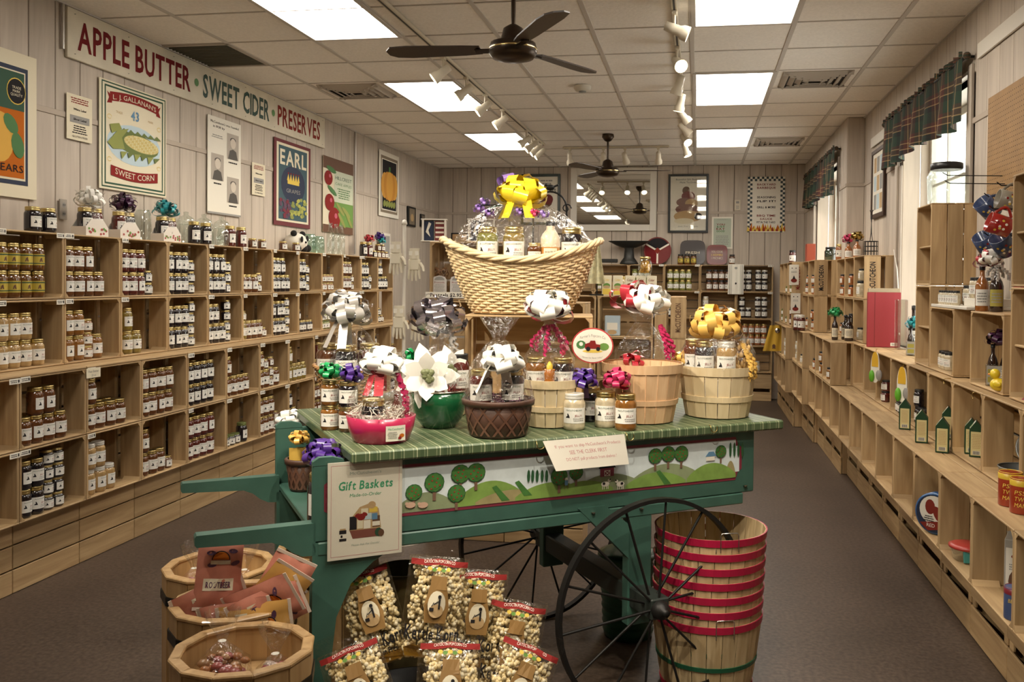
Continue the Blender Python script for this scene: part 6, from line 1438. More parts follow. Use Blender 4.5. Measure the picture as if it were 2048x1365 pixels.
MB().ball((0, 0, .085), .105, PW, 18, 12, (1.15, .9, .8)).build('body', t)
for s, nm in ((-1, 'ear'), (1, 'ear')): MB().ball((s*.085, -.02, .16), .028, PB, 10, 7).build('ear', t)
for x, z in ((-.06, .11), (.045, .12)): MB().ball((x, -.085, z), .022, PB, 10, 7, (1, .4, 1.2)).build('eye_patch', t)
for x, z in ((-.10, .03), (.10, .035), (.03, .03)): MB().ball((x, -.06, z), .035, PB, 10, 7).build('paw', t)
MB().ball((-.01, -.098, .085), .010, PB, 8, 5).build('nose', t)
for px, r, h, m, l in ((619, .06, .17, AQUA, 'pale aqua glass jar beside the panda toy'), (637, .055, .16, AQUA, 'pale aqua glass jar beside the tall bottles')): glassware(lt(px, -3.48), candyjar(r, h), l, m=m)
for px, l in ((661, 'tall clear ribbed bottle nearest the aqua jars'), (672, 'tall clear ribbed bottle in the middle of three'), (683, 'tall clear ribbed bottle farthest from aqua jars')): glassware(lt(px), [(.032, 0), (.036, .01), (.036, .19), (.018, .235), (.016, .29)], l, 'bottle')
jar(lt(727), PI/2, 'k', 'L', 'black jar on jar wall top under the red bow', LG)
g = thing('ribbon_bow', 'red bow on a jar at the far end of jar wall top', 'bow', lt(738)+Vector((0, 0, .156))); bow(g, (0, 0, .03), .065, 'red', 18, .025)
jar(lt(738), PI/2, 'r', 'L', 'red jar on jar wall top right under the red bow', LG)
for k, px in enumerate((748, 756, 764, 771)):
    for z in range(2 if k in (1, 2) else 1): jar(lt(px)+Vector((0, 0, .0745*z)), PI/2, 'kbrb'[k], 's', 'small jar in the little stack at far end of jar wall top', 'small jars at far end of jar wall top')
g = thing('ribbon_bow', 'purple bow above the little jar stack on jar wall top', 'bow', lt(760)+Vector((0, 0, .150))); bow(g, (0, 0, .07), .07, 'purple', 18, .028); bow(g, (.03, -.03, .03), .05, 'teal', 14, .02, 'teal_bow')
p = lt(755, -3.55); t = tag(MB().box((0, 0, .15), (.012, .32, .30), WF, .003).box((.0065, 0, .15), (.002, .26, .24), GREY).build('photo_frame', None, p+Vector((.0, .25, 0))), 'white picture frame leaning on the wall behind the bows', 'picture')

# ------------------------------------------------------------------ island
p = Vector((-1.57, 5.05, 1.416))
PB_ = mat('pretzel_brown', (.24, .11, .035), .5, coat=.3, var=.3, noise_s=30)
for k, px in enumerate((881, 916)):
    q = at(px, 580, Y=5.13); q.z = 1.4275
    t = thing('pretzel_bag', 'clear bag of brown pretzels with white label, %s' % ['nearer the crate side', 'nearer the big basket'][k], 'bag', q, .1, 'pretzel bags'); b = MB()
    for i in range(60): c = Vector((R(-.03, .03), R(-.018, .018), R(.025, .17))); b.tube([c+Vector((.016*math.cos(j*1.05), R(-.004, .004), .016*math.sin(j*1.05))) for j in range(6)], .0042, PB_, 4, True)
    o = b.build('pretzels', t); o['kind'] = 'stuff'; b = MB(); pillow(b, .10, .24, .07, FILM); b.build('clear_bag', t)
    t2 = MB().prism([(-.04, -.045, .005), (.045, -.045, .005), (.045, -.045, .11), (.035, -.045, .128), (.0, -.045, .136), (-.032, -.045, .128), (-.04, -.045, .11)], (0, .001, 0), mat('grey_card', (.60, .57, .54), .6)).build('paper_label', t)
    a = Art(flat((0, -.0455, 0), (1, 0, 0), (0, 0, 1), .0006)); a.ell(.002, .108, .030, .022, GREY, 1, 14, 0, PI); a.text('Pretzels', .002, .095, .010, RED, 1, w=.06); a.lines(-.03, .035, .03, .085, 7, GREY, 1); a.rect(-.032, .010, -.012, .022, INK, 1); a.build(t2)
q0, q1 = at(851, 584, Y=5.04), at(933, 597, Y=5.04)
t = thing('shelf_sign', 'white shelf strip sign with the pretzel price', 'sign', ((q0.x+q1.x)/2, 5.04, (q0.z+q1.z)/2)); MB().box((0, 0, 0), (q1.x-q0.x, .003, q0.z-q1.z), WHITE).build('card', t)
a = Art(flat((0, -.0018, 0), (1, 0, 0), (0, 0, 1), .0005)); a.text('Pretzels $2.95', 0, 0, .020, INK, 1, w=.19, bold=1); a.build(t)
for px, w_, l, c in ((868, .145, 'white framed lantern gift box with black and red packs', 0), (962, .16, 'white framed box behind the big wicker basket film', 1)):
    q = at(px, 440, Y=5.16); z = 1.7665; t = thing('gift_box', l, 'box', (q.x, 5.17, z if c == 0 else 1.7665), .25)
    for sx in (-1, 1):
        for sy in (-1, 1): MB().box((sx*(w_/2-.006), sy*.044, .0665), (.012, .012, .132), WF).build('corner_post', t)
    for zz in (.003, .133): MB().box((0, 0, zz), (w_+.012, .102, .006), WF, .001).build('frame_plate', t)
    MB().box((-.033, 0, .066), (.058, .07, .118), NAVY, .002).build('dark_pack', t); o = MB().box((.033, 0, .066), (.058, .07, .118), MAROON if c == 0 else GREY, .002).build('red_pack', t)
    a = Art(flat((-.062, -.0362, .008), (1, 0, 0), (0, 0, 1), .0006)); a.poly([(.012, .05), (.03, .11), (.045, .10), (.028, .06), (.04, .02)], WHITE, 1)
    for k in range(4): a.rect(.07, .015+.028*k, .12, .026+.028*k, WHITE, 1)
    a.build(o)
q = at(920, 440, Y=5.25); tag(MB().box((0, 0, .03), (.11, .012, .06), DARKMETAL, .002).box((0, -.0065, .03), (.09, .002, .042), TAN).build('picture_frame', None, (q.x, 5.25, 1.7665)), 'small dark frame leaning between the two white boxes', 'picture')
# gloves on a display post
WGL = mat('cotton_glove', (.72, .66, .52), .95, sheen=.3)
q = at(808, 600, Y=4.98); tag(MB().tube([(q.x, 4.98, 0.0), (q.x, 4.98, 1.86)], .011, WF, 8).lathe([(.13, 0), (.13, .012), (.02, .02)], WF, 16, (q.x, 4.98, 0)).lathe([(0, 1.85), (.018, 1.862), (.012, 1.885), (0, 1.89)], WF, 10, (q.x, 4.98, 0)).build('display_post'), 'slim white display post hung with cotton gloves beside pretzel crate', 'post')
def glove(p, label):
    t = thing('cotton_glove', label, 'glove', p, 0, 'cotton gloves on the post'); t.scale = (.85, .85, .85)
    b = MB(); b.box((0, 0, -.06), (.085, .03, .09), WGL, .012); b.lathe([(.036, -.02), (.034, .03), (.038, .055)], WGL, 12, sy=.55); b.build('palm_and_cuff', t)
    for k, (x, L, a_) in enumerate(((-.034, .062, -.12), (-.012, .072, -.04), (.011, .07, .04), (.033, .058, .12))): MB().tube([(x, 0, -.095), (x+a_*L*.5, -.004, -.10-L*.5), (x+a_*L, -.002, -.10-L)], .0115, WGL, 7, rf=lambda s: .0115*(1-.35*s)).build('finger', t)
    MB().tube([(.04, 0, -.05), (.062, -.005, -.075), (.07, -.01, -.105)], .013, WGL, 7, rf=lambda s: .013*(1-.35*s)).build('thumb', t); MB().box((0, -.0165, .02), (.07, .002, .03), WHITE).build('paper_band', t)
for px, py, dx, l in ((803, 500, -.03, 'white cotton glove hanging highest on the display post'), (806, 512, .05, 'white cotton glove behind the highest one on display post'), (806, 628, -.02, 'white cotton glove hanging lower on the display post'), (812, 634, .05, 'white cotton glove behind the lower one on display post')):
    q = at(px, py, Y=4.955-(0 if dx < 0 else .0)); glove(Vector((q.x+dx, 4.945 if dx < 0 else 5.015, q.z)), l)
# iron stand with bird, behind the basket
t = thing('iron_stand', 'black iron arch stand with a bird on top behind the big basket', 'stand', (at(1100, 400, Y=5.18).x, 5.18, 1.0675+.349)); b = MB(); wid = .10
for s in (-1, 1): MB().tube([(s*wid, 0, 0), (s*wid, 0, .55)], .006, DARKMETAL, 6).build('post', t)
MB().tube([(wid*math.cos(PI*i/14), 0, .55+.10*math.sin(PI*i/14)) for i in range(15)], .006, DARKMETAL, 6).build('arch', t)
for s in (-1, 1): MB().tube([(s*(wid+.03*(1-i/16)*math.cos(i*.6)-.0), -.008, .55+.03*(1-i/16)*math.sin(i*.6)) for i in range(16)], .004, DARKMETAL, 5).build('scroll', t)
b = MB(); b.ball((0, 0, .675), .018, DARKMETAL, 10, 6, (1.6, .8, 1)); b.ball((-.024, 0, .69), .011, DARKMETAL, 8, 5); b.tube([(.02, 0, .678), (.05, 0, .69)], .006, DARKMETAL, 5); b.build('bird', t)
for k in range(9): x = -.06+.015*k; MB().tube([(x+.09, -.03, .28), (x+.09, -.03, .40)], .0025, DARKMETAL, 4).build('basket_wire', t)
MB().tube([(.02, -.03, .28), (.16, -.03, .28), (.16, .03, .28), (.02, .03, .28)], .003, DARKMETAL, 5, True).build('basket_ring', t); MB().tube([(.02, -.03, .40), (.16, -.03, .40), (.16, .03, .40), (.02, .03, .40)], .003, DARKMETAL, 5, True).build('basket_ring', t)

# cider boxes
for k, px in enumerate((1213, 1235, 1260, 1282, 1303)):
    q = at(px, 583, Y=7.43); t = thing('cider_box', ['cream carton with apple picture, first of the cider row', 'cream carton with apple picture, second of the cider row', 'cream carton with brown pie picture, third of row', 'cream carton with brown pie picture, fourth of row', 'cream carton with brown pie picture, end of row'][k], 'carton', (q.x, 7.45, 1.4165), R(-.05, .05), 'cartons on the cider shelf')
    MB().box((0, 0, .086), (.080, .05, .17), CREAM, .002).build('carton', t); a = Art(flat((-.04, -.0255, 0), (1, 0, 0), (0, 0, 1), .001)); a.rect(.006, .01, .074, .06, YEL, 1); a.ell(.04, .085, .03, .022, [LEAF, LEAF, SR2, SR2, SR2][k], 1, 12); a.ell(.04, .075, .03, .012, TAN, 2, 12); a.text('Cider', .04, .135, .020, YEL if k < 2 else SR2, 1, w=.05); a.build(t)
q = at(1290, 540, Y=7.44); t = glassware(Vector((q.x, 7.455, 1.5885)), [(.045, 0), (.052, .01), (.06, .06), (.05, .125), (.04, .14)], 'glass jar of yellow peaches standing on the cider cartons', group='', lidp=([(.042, .138), (.045, .14), (.045, .158), (0, .16)], GOLDLID)); b = MB()
for i in range(26): b.ball((R(-.03, .03), R(-.03, .03), R(.022, .115)), .019, mat('peach', (.68, .34, .04), .4, coat=.3), 8, 5)
o = b.build('peaches', t); o['kind'] = 'stuff'
q = at(1243, 560, Y=7.58); jar(Vector((q.x, 7.60, 1.4165)), 0, 'w', 'Q', 'clear-topped jar with orange lid behind the cider cartons', 'jars on the cider shelf', 'gold')
q = at(1225, 660, Y=7.5); t = thing('soup_bag', 'pale blue and white paper bag inside the cider shelf crate', 'bag', (q.x, 7.50, 1.0775)); MB().box((0, 0, .085), (.13, .06, .17), mat('bag_blue', (.45, .55, .62), .6), .006).build('bag', t); a = Art(flat((-.065, -.0305, 0), (1, 0, 0), (0, 0, 1), .001)); a.rect(.02, .05, .11, .11, WHITE, 1); a.ell(.065, .03, .04, .02, TAN, 1, 10); a.build(t)
# corn-print towels on a small post
q = at(1192, 520, Y=7.36); t = thing('dish_towel', 'cream and green corn-print dish towel hanging on a small stand', 'towel', (q.x, 7.42, 1.4165))
MB().tube([(0, .03, 0), (0, .03, .42), (0, -.01, .43)], .006, DARKMETAL, 6).build('stand_post', t); MB().box((0, .03, .006), (.12, .08, .012), DARKMETAL, .002).build('stand_foot', t)
MB().grid(lambda i, j: Vector(((i-.5)*.15*(.35+.65*(1-j)), -.02-.015*math.sin(i*14)*(1-.6*j), .10+.32*j)), 24, 8, mat('towel_corn', (.60, .55, .34), .9, var=.25, noise_s=30)).build('cloth', t)

# ------------------------------------------------------------------ mirror-wall shelf top
def bk(px, Y=11.86): return Vector((at(px, 520, Y=Y).x, Y, ZT))
p = bk(1258, 11.80); t = thing('kitchen_scale', 'old black kitchen scale with a wide dish on the shelf top', 'scale', p); BK = mat('scale_black', (.02, .02, .018), .45, .2)
MB().lathe([(.12, 0), (.125, .01), (.10, .05), (.07, .09), (.06, .20), (.07, .22)], BK, 20, sy=.8).build('scale_base', t); MB().lathe([(.09, .22), (.17, .25), (.27, .30), (.28, .31), (.27, .31), (.16, .265), (0, .255)], BK, 28, sy=.42).build('scale_dish', t); MB().box((-.26, 0, .045), (.22, .05, .05), BK, .008).build('scale_arm', t)
p = bk(1315, 11.95); t = thing('round_platter', 'round red and dark platter divided by white lines', 'platter', p+Vector((0, -.03, .185))); b = MB(); b.T = Matrix.Rotation(PI/2-.12, 4, 'X'); b.lathe([(0, 0), (.13, 0), (.18, .02), (.184, .02), (.184, .012), (.13, -.008), (0, -.008)], MAROON, 28); b.build('dish', t)
a = Art(lambda x, y, l: Matrix.Rotation(-.12, 3, 'X') @ Vector((x, -.004-.002*l-.018*min(1, math.hypot(x, y)/.18)**4, y)))
for k in range(3):
    c = PI/6+k*2*PI/3+PI/3; a.ell(.0+.0*k, 0, .165, .165, [INK, SR, BROWN][k], 1, 10, c-PI/3+.08, c+PI/3-.08) if False else a.poly([(0, 0)]+[(.168*math.cos(c-PI/3+.06+(2*PI/3-.12)*i/10), .168*math.sin(c-PI/3+.06+(2*PI/3-.12)*i/10)) for i in range(11)], [INK, SR, MAROON][k], 1); q_ = c-PI/3; a.band([(0, 0), (.175*math.cos(q_), .175*math.sin(q_))], .022, WHITE, 2)
a.poly([(0, .06), (.06, 0), (0, -.06), (-.06, 0)], WHITE, 3); a.poly([(0, .045), (.045, 0), (0, -.045), (-.045, 0)], SR2, 4); a.build(t)
def sqplate(px, r, m, label, txt):
    p = bk(px, 11.94); t = thing('square_plate', label, 'plate', p+Vector((0, -.02, r))); rot = Matrix.Rotation(-.12, 3, 'X'); P = []
    for i in range(32): a_ = 2*PI*i/32; c, s = math.cos(a_), math.sin(a_); k = r*(abs(c)**5+abs(s)**5)**(-1/5); P.append((k*c, k*s))
    b = MB(); b.prism([rot @ Vector((x, .006, y)) for x, y in P], rot @ Vector((0, .006, 0)), m); b.prism([rot @ Vector((x*.97, -.006, y*.97)) for x, y in P], rot @ Vector((0, .012, 0)), m); b.build('dish', t)
    a = Art(lambda x, y, l: rot @ Vector((x, -.0065-.001*l, y))); a.poly([(x*.82, y*.82) for x, y in P], MATS.get('plate_in_'+m.name) or mat('plate_in_'+m.name, tuple(q*.8 for q in m.node_tree.nodes['Principled BSDF'].inputs[0].default_value[:3]), .45, coat=.15), 1)
    for k, s in enumerate(txt): a.text(s, 0, r*(.3-.32*k), r*.2, CREAM if k != 1 or len(txt) < 3 else YEL, 2, w=r*1.1)
    a.build(t)
sqplate(1385, .165, mat('plate_dark', (.03, .018, .015), .45, coat=.15), 'large dark square plate with red lettering on shelf top', ['', 'FRESH']); sqplate(1434, .135, mat('plate_red', (.18, .022, .016), .45, coat=.15), 'smaller red square plate with lettering on shelf top', ['YOU COOK', 'I ADMIRE', 'I PICNIC!'])
for px, kc, l in ((1361, 'y', 'first of three yellow-label jars before dark plate'), (1374, 'y', 'middle of three yellow-label jars before dark plate'), (1387, 'y', 'last of three yellow-label jars before dark plate'), (1464, 'b', 'lone brown jar beside the red square plate')): jar(bk(px, 11.80), 0, kc, 'B', l, 'jars on mirror-wall shelf top', 'black')
q0 = at(1472, 532, Y=11.69); t = thing('striped_towel', 'white kitchen towel with grey stripes hanging over the shelf edge', 'towel', (q0.x, 11.70, 1.775)); b = MB(); b.grid(lambda i, j: Vector(((i-.5)*.20, -.012-.006*math.sin(i*17), -.39*(1-j))), 18, 6, WHITE); b.build('cloth', t)
MB().box((0, .04, -.006), (.18, .09, .006), WHITE).build('folded_top', t); a = Art(lambda x, y, l: Vector((x, -.021-.001*l-.006*math.sin((x/.2+.5)*17), y)))
for x in (-.085, -.075, -.055, .055, .075, .085): a.rect(x-.002, -.385, x+.002, -.01, GREY, 0)
a.ell(0, -.25, .012, .014, INK, 0, 8); a.ell(0, -.05, .02, .016, GREY, 0, 8); a.build(t)

# ------------------------------------------------------------------ stepped shelves: goods
ZA, ZB = .7155, 1.0655
GBX = mat('gable_green', (.012, .05, .02), .4); GPN = mat('gable_cream', (.62, .54, .26), .5)
def gable_box(p, rz, label):
    t = thing('gable_carton', label, 'carton', p, rz, 'gable-top cartons on the step'); w_, d_, h_ = .060, .060, .130
    MB().box((0, 0, h_/2+.0005), (w_, d_, h_), GBX, .0015).build('carton', t)
    MB().prism([(-w_/2, -d_/2, h_), (-w_/2, d_/2, h_), (-w_/2, 0, h_+.04)], (w_, 0, 0), GBX).build('gable', t) if False else MB().prism([(-w_/2, -d_/2, h_), (w_/2, -d_/2, h_), (0, -d_/2, h_+.042)], (0, d_, 0), GBX).build('gable', t)
    a = Art(flat((-w_/2, -d_/2-.0004, 0), (1, 0, 0), (0, 0, 1), .0006)); a.rect(.006, .008, w_-.006, h_-.01, GPN, 1); a.lines(.010, w_-.010, .04, h_-.02, 9, TAN, 2); a.rect(.014, .012, w_-.014, .03, WHITE, 2)
    for k in range(8): a.rect(.016+.0036*k, .013, .018+.0036*k, .029, INK, 3)
    s = Art(flat((-w_/2-.0004, d_/2, 0), (0, -1, 0), (0, 0, 1), .0006)); s.rect(.005, .008, d_-.005, h_-.004, GPN, 1); s.lines(.012, d_-.012, .07, h_-.02, 4, BROWN, 2, .6); s.ell(d_/2, .035, .014, .018, YEL, 2, 10)
    g = Art(lambda x, y, l: Vector((-w_/2+w_/2*y-.0008*l, d_/2-x, h_+.042*y+.0006*l))); g.rect(.004, .08, d_-.004, .9, WHITE, 1); g.poly([(.012, .15), (d_-.012, .15), (d_/2, .8)], LEAF, 2)
    a.build(t, 'front_print'); s.build(t, 'side_print'); g.build(t, 'gable_print')
GLAB = ['gable carton standing alone in front of the pair by the green sponge', 'gable carton of the back pair, nearer the green sponge', 'gable carton of the back pair, farther from the sponge', 'gable carton at the front of the cluster', 'gable carton beside the cluster front one', 'gable carton nearest the metal pans', 'gable carton second from the metal pans', 'gable carton at back of the cluster', 'gable carton in the middle of the cluster', 'gable carton at the back corner of the cluster']
for (px, py), l in zip(((1846, 893), (1812, 866), (1838, 860), (1888, 913), (1919, 911), (1952, 926), (1940, 905), (1866, 868), (1873, 884), (1896, 882)), GLAB):
    p = at(px, py-6, Z=ZA); p.y += .03
    if p.x > 1.200:
        p = at(px, py-6, X=1.31); p.z = ZA+.0115; c = (p.y-3.18) % .467; p.y += max(0, .065-c)-max(0, c-.402)
    gable_box(p, -.28+R(-.04, .04), l)
GALV = mat('galvanised', (.26, .27, .26), .4, .8, var=.25, noise_s=15)
def pan(p, r, h, M, label):
    t = thing('metal_pan', label, 'pan', p, group='galvanised pans'); b = MB(); b.T = M; b.lathe([(r*.86, 0), (r, h), (r*1.03, h+.002), (r*1.0, h-.004), (r*.84, .004), (0, .004)], GALV, 26); b.build('pan_wall', t); b = MB(); b.T = M; b.tube([(r*1.01*math.cos(2*PI*i/30), r*1.01*math.sin(2*PI*i/30), h) for i in range(30)], .003, GALV, 5, True); b.build('rolled_rim', t)
p = at(2003, 950, Z=ZA); pan(Vector((1.335, 3.90, ZA+.0115)), .095, .06, Matrix.Identity(4), 'round galvanised pan lying flat on the lower step')
pan(Vector((1.39, 3.86, ZA+.185)), .095, .06, Matrix.Rotation(-2.2, 4, 'X') @ Matrix.Rotation(.3, 4, 'Y'), 'round galvanised pan propped upside down above the flat one')
def can(p, r, h, mats, label, txt, rz=0.):
    t = thing('snack_can', label, 'can', p, rz, 'printed cans'); MB().lathe([(r*.98, .0005), (r, .003), (r, h-.004), (r*.97, h)], mats[0], 24).build('can_body', t); MB().lathe([(r*1.01, h*.80), (r*1.01, h*.97), (r*.99, h*.975), (r*.93, h+.002), (r*.9, h-.003), (0, h-.003)], mats[1], 24, cap0=False).build('can_lid', t)
    a = Art(cyl(r, 0));
    for k, s in enumerate(txt): a.text(s, 0, h*(.62-.18*k), h*.12, YEL, 1, w=r*1.3, slant=.15)
    a.build(t)
p = at(2031, 1006, Z=ZA); can(Vector((1.165, 3.535, ZA)), .042, .125, [mat('can_red', (.30, .035, .012), .3, coat=.4), mat('can_yellow', (.62, .42, .04), .35)], 'red and yellow snack can at front of the lower step', ['PSST', 'TWIST', 'MAMA'], FACE(p)); can(Vector((1.17, 3.425, ZA)), .042, .125, [MATS['can_red'], MATS['can_yellow']], 'red and yellow snack can behind the front one', ['PSST', 'TWIST', 'MAMA'], FACE(p))
ZL = .366+.011
q = at(1850, 1050, Z=ZL); t = thing('round_tin', 'round blue-rimmed food tin standing on edge in lowest row', 'tin', (1.115, 4.335, ZL), FACE(q)-.5); b = MB(); b.T = Matrix.Translation((0, 0, .098)) @ Matrix.Rotation(PI/2, 4, 'X'); b.lathe([(.09, -.03), (.097, -.026), (.097, .026), (.09, .03)], mat('tin_blue', (.02, .10, .28), .35, coat=.4), 30); b.build('tin_body', t)
a = Art(flat((0, -.0305, .098), (1, 0, 0), (0, 0, 1), .0007)); a.ell(0, 0, .088, .088, NAVY, 1, 26); a.ell(0, .015, .072, .068, WHITE, 2, 24); a.ell(-.02, .03, .024, .035, SR2, 3, 14); a.ell(.02, .0, .022, .04, SR2, 3, 14, rot=.5); a.poly([(-.07, -.05), (.075, -.02), (.06, -.06), (-.03, -.082)], SR2, 4); a.text('RED', -.015, -.055, .016, WHITE, 5); a.lines(-.05, .0, -.04, -.01, 3, INK, 4); a.build(t)
q = at(1903, 1128, Z=ZL); TEAL = mat('teal_sleeve', (.05, .22, .19), .5)
t = thing('glass_container', 'round glass food container with red lid in lowest row', 'container', (1.14, 3.955, ZL), 0); MB().lathe([(.05, .0005), (.058, .004), (.07, .05)], GLASS, 24).build('glass_wall', t); MB().lathe([(.072, .05), (.076, .052), (.076, .062), (.06, .068), (0, .068)], mat('red_lid', (.38, .04, .03), .35), 24).build('lid', t); MB().box((-.0, -.064, .028), (.07, .012, .05), TEAL, .002, Matrix.Rotation(-.25, 3, 'X')).build('card_sleeve', t)
for k in range(3):
    t = thing('boxed_container', ['lowest teal-sleeved food box in lowest row stack', 'middle teal-sleeved food box in lowest row stack', 'topmost teal-sleeved food box in lowest row stack'][k], 'container', (1.165+.004*k, 3.755, ZL+.0005+.053*k), FACE(q)+.08*k, 'teal-sleeved food boxes'); MB().box((0, 0, .026), (.12, .10, .05), GLASS, .006).build('glass_box', t); MB().box((0, 0, .026), (.06, .104, .052), TEAL, .003).build('card_sleeve', t); MB().box((0, -.0525, .026), (.045, .001, .03), WHITE).build('label', t)
q = at(1985, 1185, Z=ZL); t = thing('appliance_box', 'tall grey and yellow appliance carton in the lowest row', 'carton', (1.185, 3.42, ZL), FACE(q)-.1); MB().box((0, 0, .125), (.13, .13, .248), mat('carton_grey', (.36, .34, .30), .5), .002).build('carton', t)
a = Art(flat((-.065, -.0655, 0), (1, 0, 0), (0, 0, 1), .0007)); a.rect(.07, .005, .125, .21, YEL, 1); a.rect(.005, .005, .068, .22, WHITE, 1); a.ell(.034, .19, .012, .008, SR2, 2, 10); a.ell(.036, .10, .022, .04, BROWN, 2, 12); a.ell(.105, .09, .02, .03, GREY, 2, 12); a.lines(.012, .06, .14, .165, 3, GREY, 2); a.build(t)
q = at(2009, 1232, Z=ZL); can(Vector((1.105, 3.285, ZL)), .036, .11, [mat('can_blue', (.06, .09, .20), .35), mat('can_maroon', (.20, .02, .03), .35)], 'small blue and maroon strawberry canister in the lowest row', ['BERRY'], FACE(q))
q = at(2046, 1295, Z=ZL); jar(Vector((1.12, 3.09, ZL)), 0, 'g', 'Q', 'green pickle jar at the entrance end of lowest row', 'jars on stepped shelves', 'green')
# sponge cards on hooks
def sponge(px, py, label):
    p = at(px, py, X=1.215); t = thing('pot_scrubber', label, 'scrubber', (1.212, p.y, p.z), -.9, 'pot scrubbers on hooks'); w_, h_ = .036, .105
    P = lambda s: [(s*w_*math.copysign(abs(math.cos(2*PI*i/24))**.8, math.cos(2*PI*i/24)), s*h_*math.sin(2*PI*i/24)) for i in range(24)]
    MB().prism([(x, -.003, z-h_) for x, z in P(1)], (0, .006, 0), WHITE).build('card', t); MB().prism([(x, -.005, z-h_*.75) for x, z in P(.78) if z > -.03], (0, .002, 0), mat('scrub_yellow', (.72, .42, .03), .5)).build('yellow_print', t)
    MB().ball((-.02, -.012, -.165), .022, mat('scrub_green', (.12, .42, .02), .5), 12, 8, (.9, .7, 1.9)).build('sponge', t); MB().ball((.028, .004, -.155), .026, mat('scrub_grey', (.30, .28, .26), .8), 12, 8, (1, .5, 1.6)).build('scrub_pad', t); MB().tube([(0, .004, .0), (.006, .0, .02), (.02, -.002, .022)], .0018, BRASS, 5).build('hook', t)
sponge(1752, 705, 'yellow and green pot scrubber card hanging nearer the red box'); sponge(1806, 735, 'yellow and green pot scrubber card hanging above the cartons')
def cuphook(px, py, X, label):
    p = at(px, py, X=X); tag(MB().tube([(X+.02, p.y, p.z+.012), (X-.006, p.y, p.z+.01)]+[(X-.01-.0*i, p.y+.013*math.sin(i*.6), p.z-.004+.013*math.cos(i*.6)) for i in range(8)], .002, BRASS, 5).build('cup_hook', None), label, 'hook', 'brass hooks on the shelf edge')
for px, py, X in ((1724, 695, 1.232), (1893, 762, 1.232), (1951, 790, 1.232)): cuphook(px, py, X, 'brass cup hook screwed in the middle step edge')
# red folding board, clear case, cord
t = thing('red_box', 'tall flat red carton with tan top standing on the step', 'carton', (1.375, 6.93, ZB+.0), -.06); MB().box((0, 0, .205), (.235, .045, .41), mat('carton_red', (.36, .035, .045), .5), .002).build('carton', t); MB().box((0, 0, .425), (.225, .040, .03), mat('carton_tan', (.45, .36, .24), .7), .002).build('top_flap', t)
a = Art(flat((-.1175, -.0228, 0), (1, 0, 0), (0, 0, 1), .0006)); a.rect(.165, .01, .215, .035, WHITE, 1); a.lines(.170, .21, .014, .03, 2, INK, 2); a.rect(.05, 0, .053, .41, MAROON, 1); a.build(t)
t = tag(MB().box((0, 0, .18), (.07, .10, .36), clear('grey_case', (.72, .70, .64), .12, .1), .004).build('clear_case', None, (1.46, 6.74, ZB+.0005)), 'tall clear grey display case behind the red carton', 'case')
tag(MB().tube([at(1788, 500, X=1.508), at(1794, 540, X=1.508), at(1797, 590, X=1.506), at(1793, 640, X=1.5), at(1799, 670, X=1.48)], .005, WF, 6).build('power_cord'), 'white power cord running down the wall by the window', 'cord')
# bottles with bows
def bottle(p, r, h, m, label, lab=None, cap=None, group='bottles on stepped shelves'):
    t = thing('sauce_bottle', label, 'bottle', p, FACE(p), group); MB().lathe([(r*.92, .0005), (r, .006), (r, h*.55), (r*.8, h*.65), (r*.38, h*.76), (r*.36, h*.93)], m, 16).build('glass_bottle', t); MB().lathe([(r*.42, h*.90), (r*.44, h*.92), (r*.44, h*.99), (0, h)], cap or LIDM['black'], 12).build('cap', t)
    a = Art(cyl(r+.0004, 0)); a.rect(-r*1.1, h*.12, r*1.1, h*.48, lab or LABELM, 0, 8); a.lines(-r*.8, r*.8, h*.18, h*.42, 4, GREY, 1); a.build(t, 'paper_label')
DKB = mat('sauce_dark', (.02, .008, .006), .12, coat=1.); AMBB = mat('sauce_amber', (.30, .10, .02), .12, coat=1.); LG2 = mat('label_gold_green', (.34, .30, .06), .4)
def fourpack(px, py, z, col, label, n=2):
    p = at(px, py, Z=z); p += Vector((.045, .04, 0)); p = Vector((1.365, 4.32, z)) if z > ZB+.001 else p; p.z = z; t = thing('bottle_carrier', label+' carrier on the middle step', 'gift pack', p, FACE(p)); MB().box((0, 0, .05), (.11, .075, .10), clear('carrier_film', (.80, .80, .78), .10, .1, .3), .003).build('carrier_box', t); MB().box((0, -.039, .05), (.10, .001, .085), mat('carrier_label', (.34, .33, .30), .5)).build('label', t)
    a = Art(flat((-.05, -.0402, .008), (1, 0, 0), (0, 0, 1), .0006)); a.rect(.005, .01, .045, .035, LG2, 1); a.rect(.005, .045, .045, .07, LG2, 1); a.lines(.055, .095, .01, .07, 6, WHITE, 1); a.build(t)
    bow(t, (0, 0, .205), .062, col, 20, .026)
    for k in range(n): d = Vector((math.cos(FACE(p)), math.sin(FACE(p)), 0)); bottle(p+d*(-.026+.052*k)+Vector((0, 0, .001)), .022, .19, DKB, 'dark bottle in %s carrier, %s' % (label, ['window side', 'entrance side'][k]))
fourpack(1818, 712, ZB, 'teal', 'turquoise-bow bottle'); 
p = at(1978, 770, Z=ZB+.012); fourpack(1972, 768, ZB+.012, 'plum', 'dark purple-bow bottle')
q = at(1822, 640, X=1.40); bottle(Vector((1.455, q.y+.16, ZB)), .036, .33, DKB, 'tall dark wine bottle behind the turquoise-bow carrier')
q = at(1998, 788, Z=ZB+.012); t = thing('rubber_duck', 'yellow rubber duck with orange beak on the middle step', 'toy', Vector((1.292, 4.092, ZB+.0115)), FACE(q)-.5); t.scale = (.8, .8, .85); DY = mat('duck_yellow', (.78, .58, .03), .35, coat=.3)
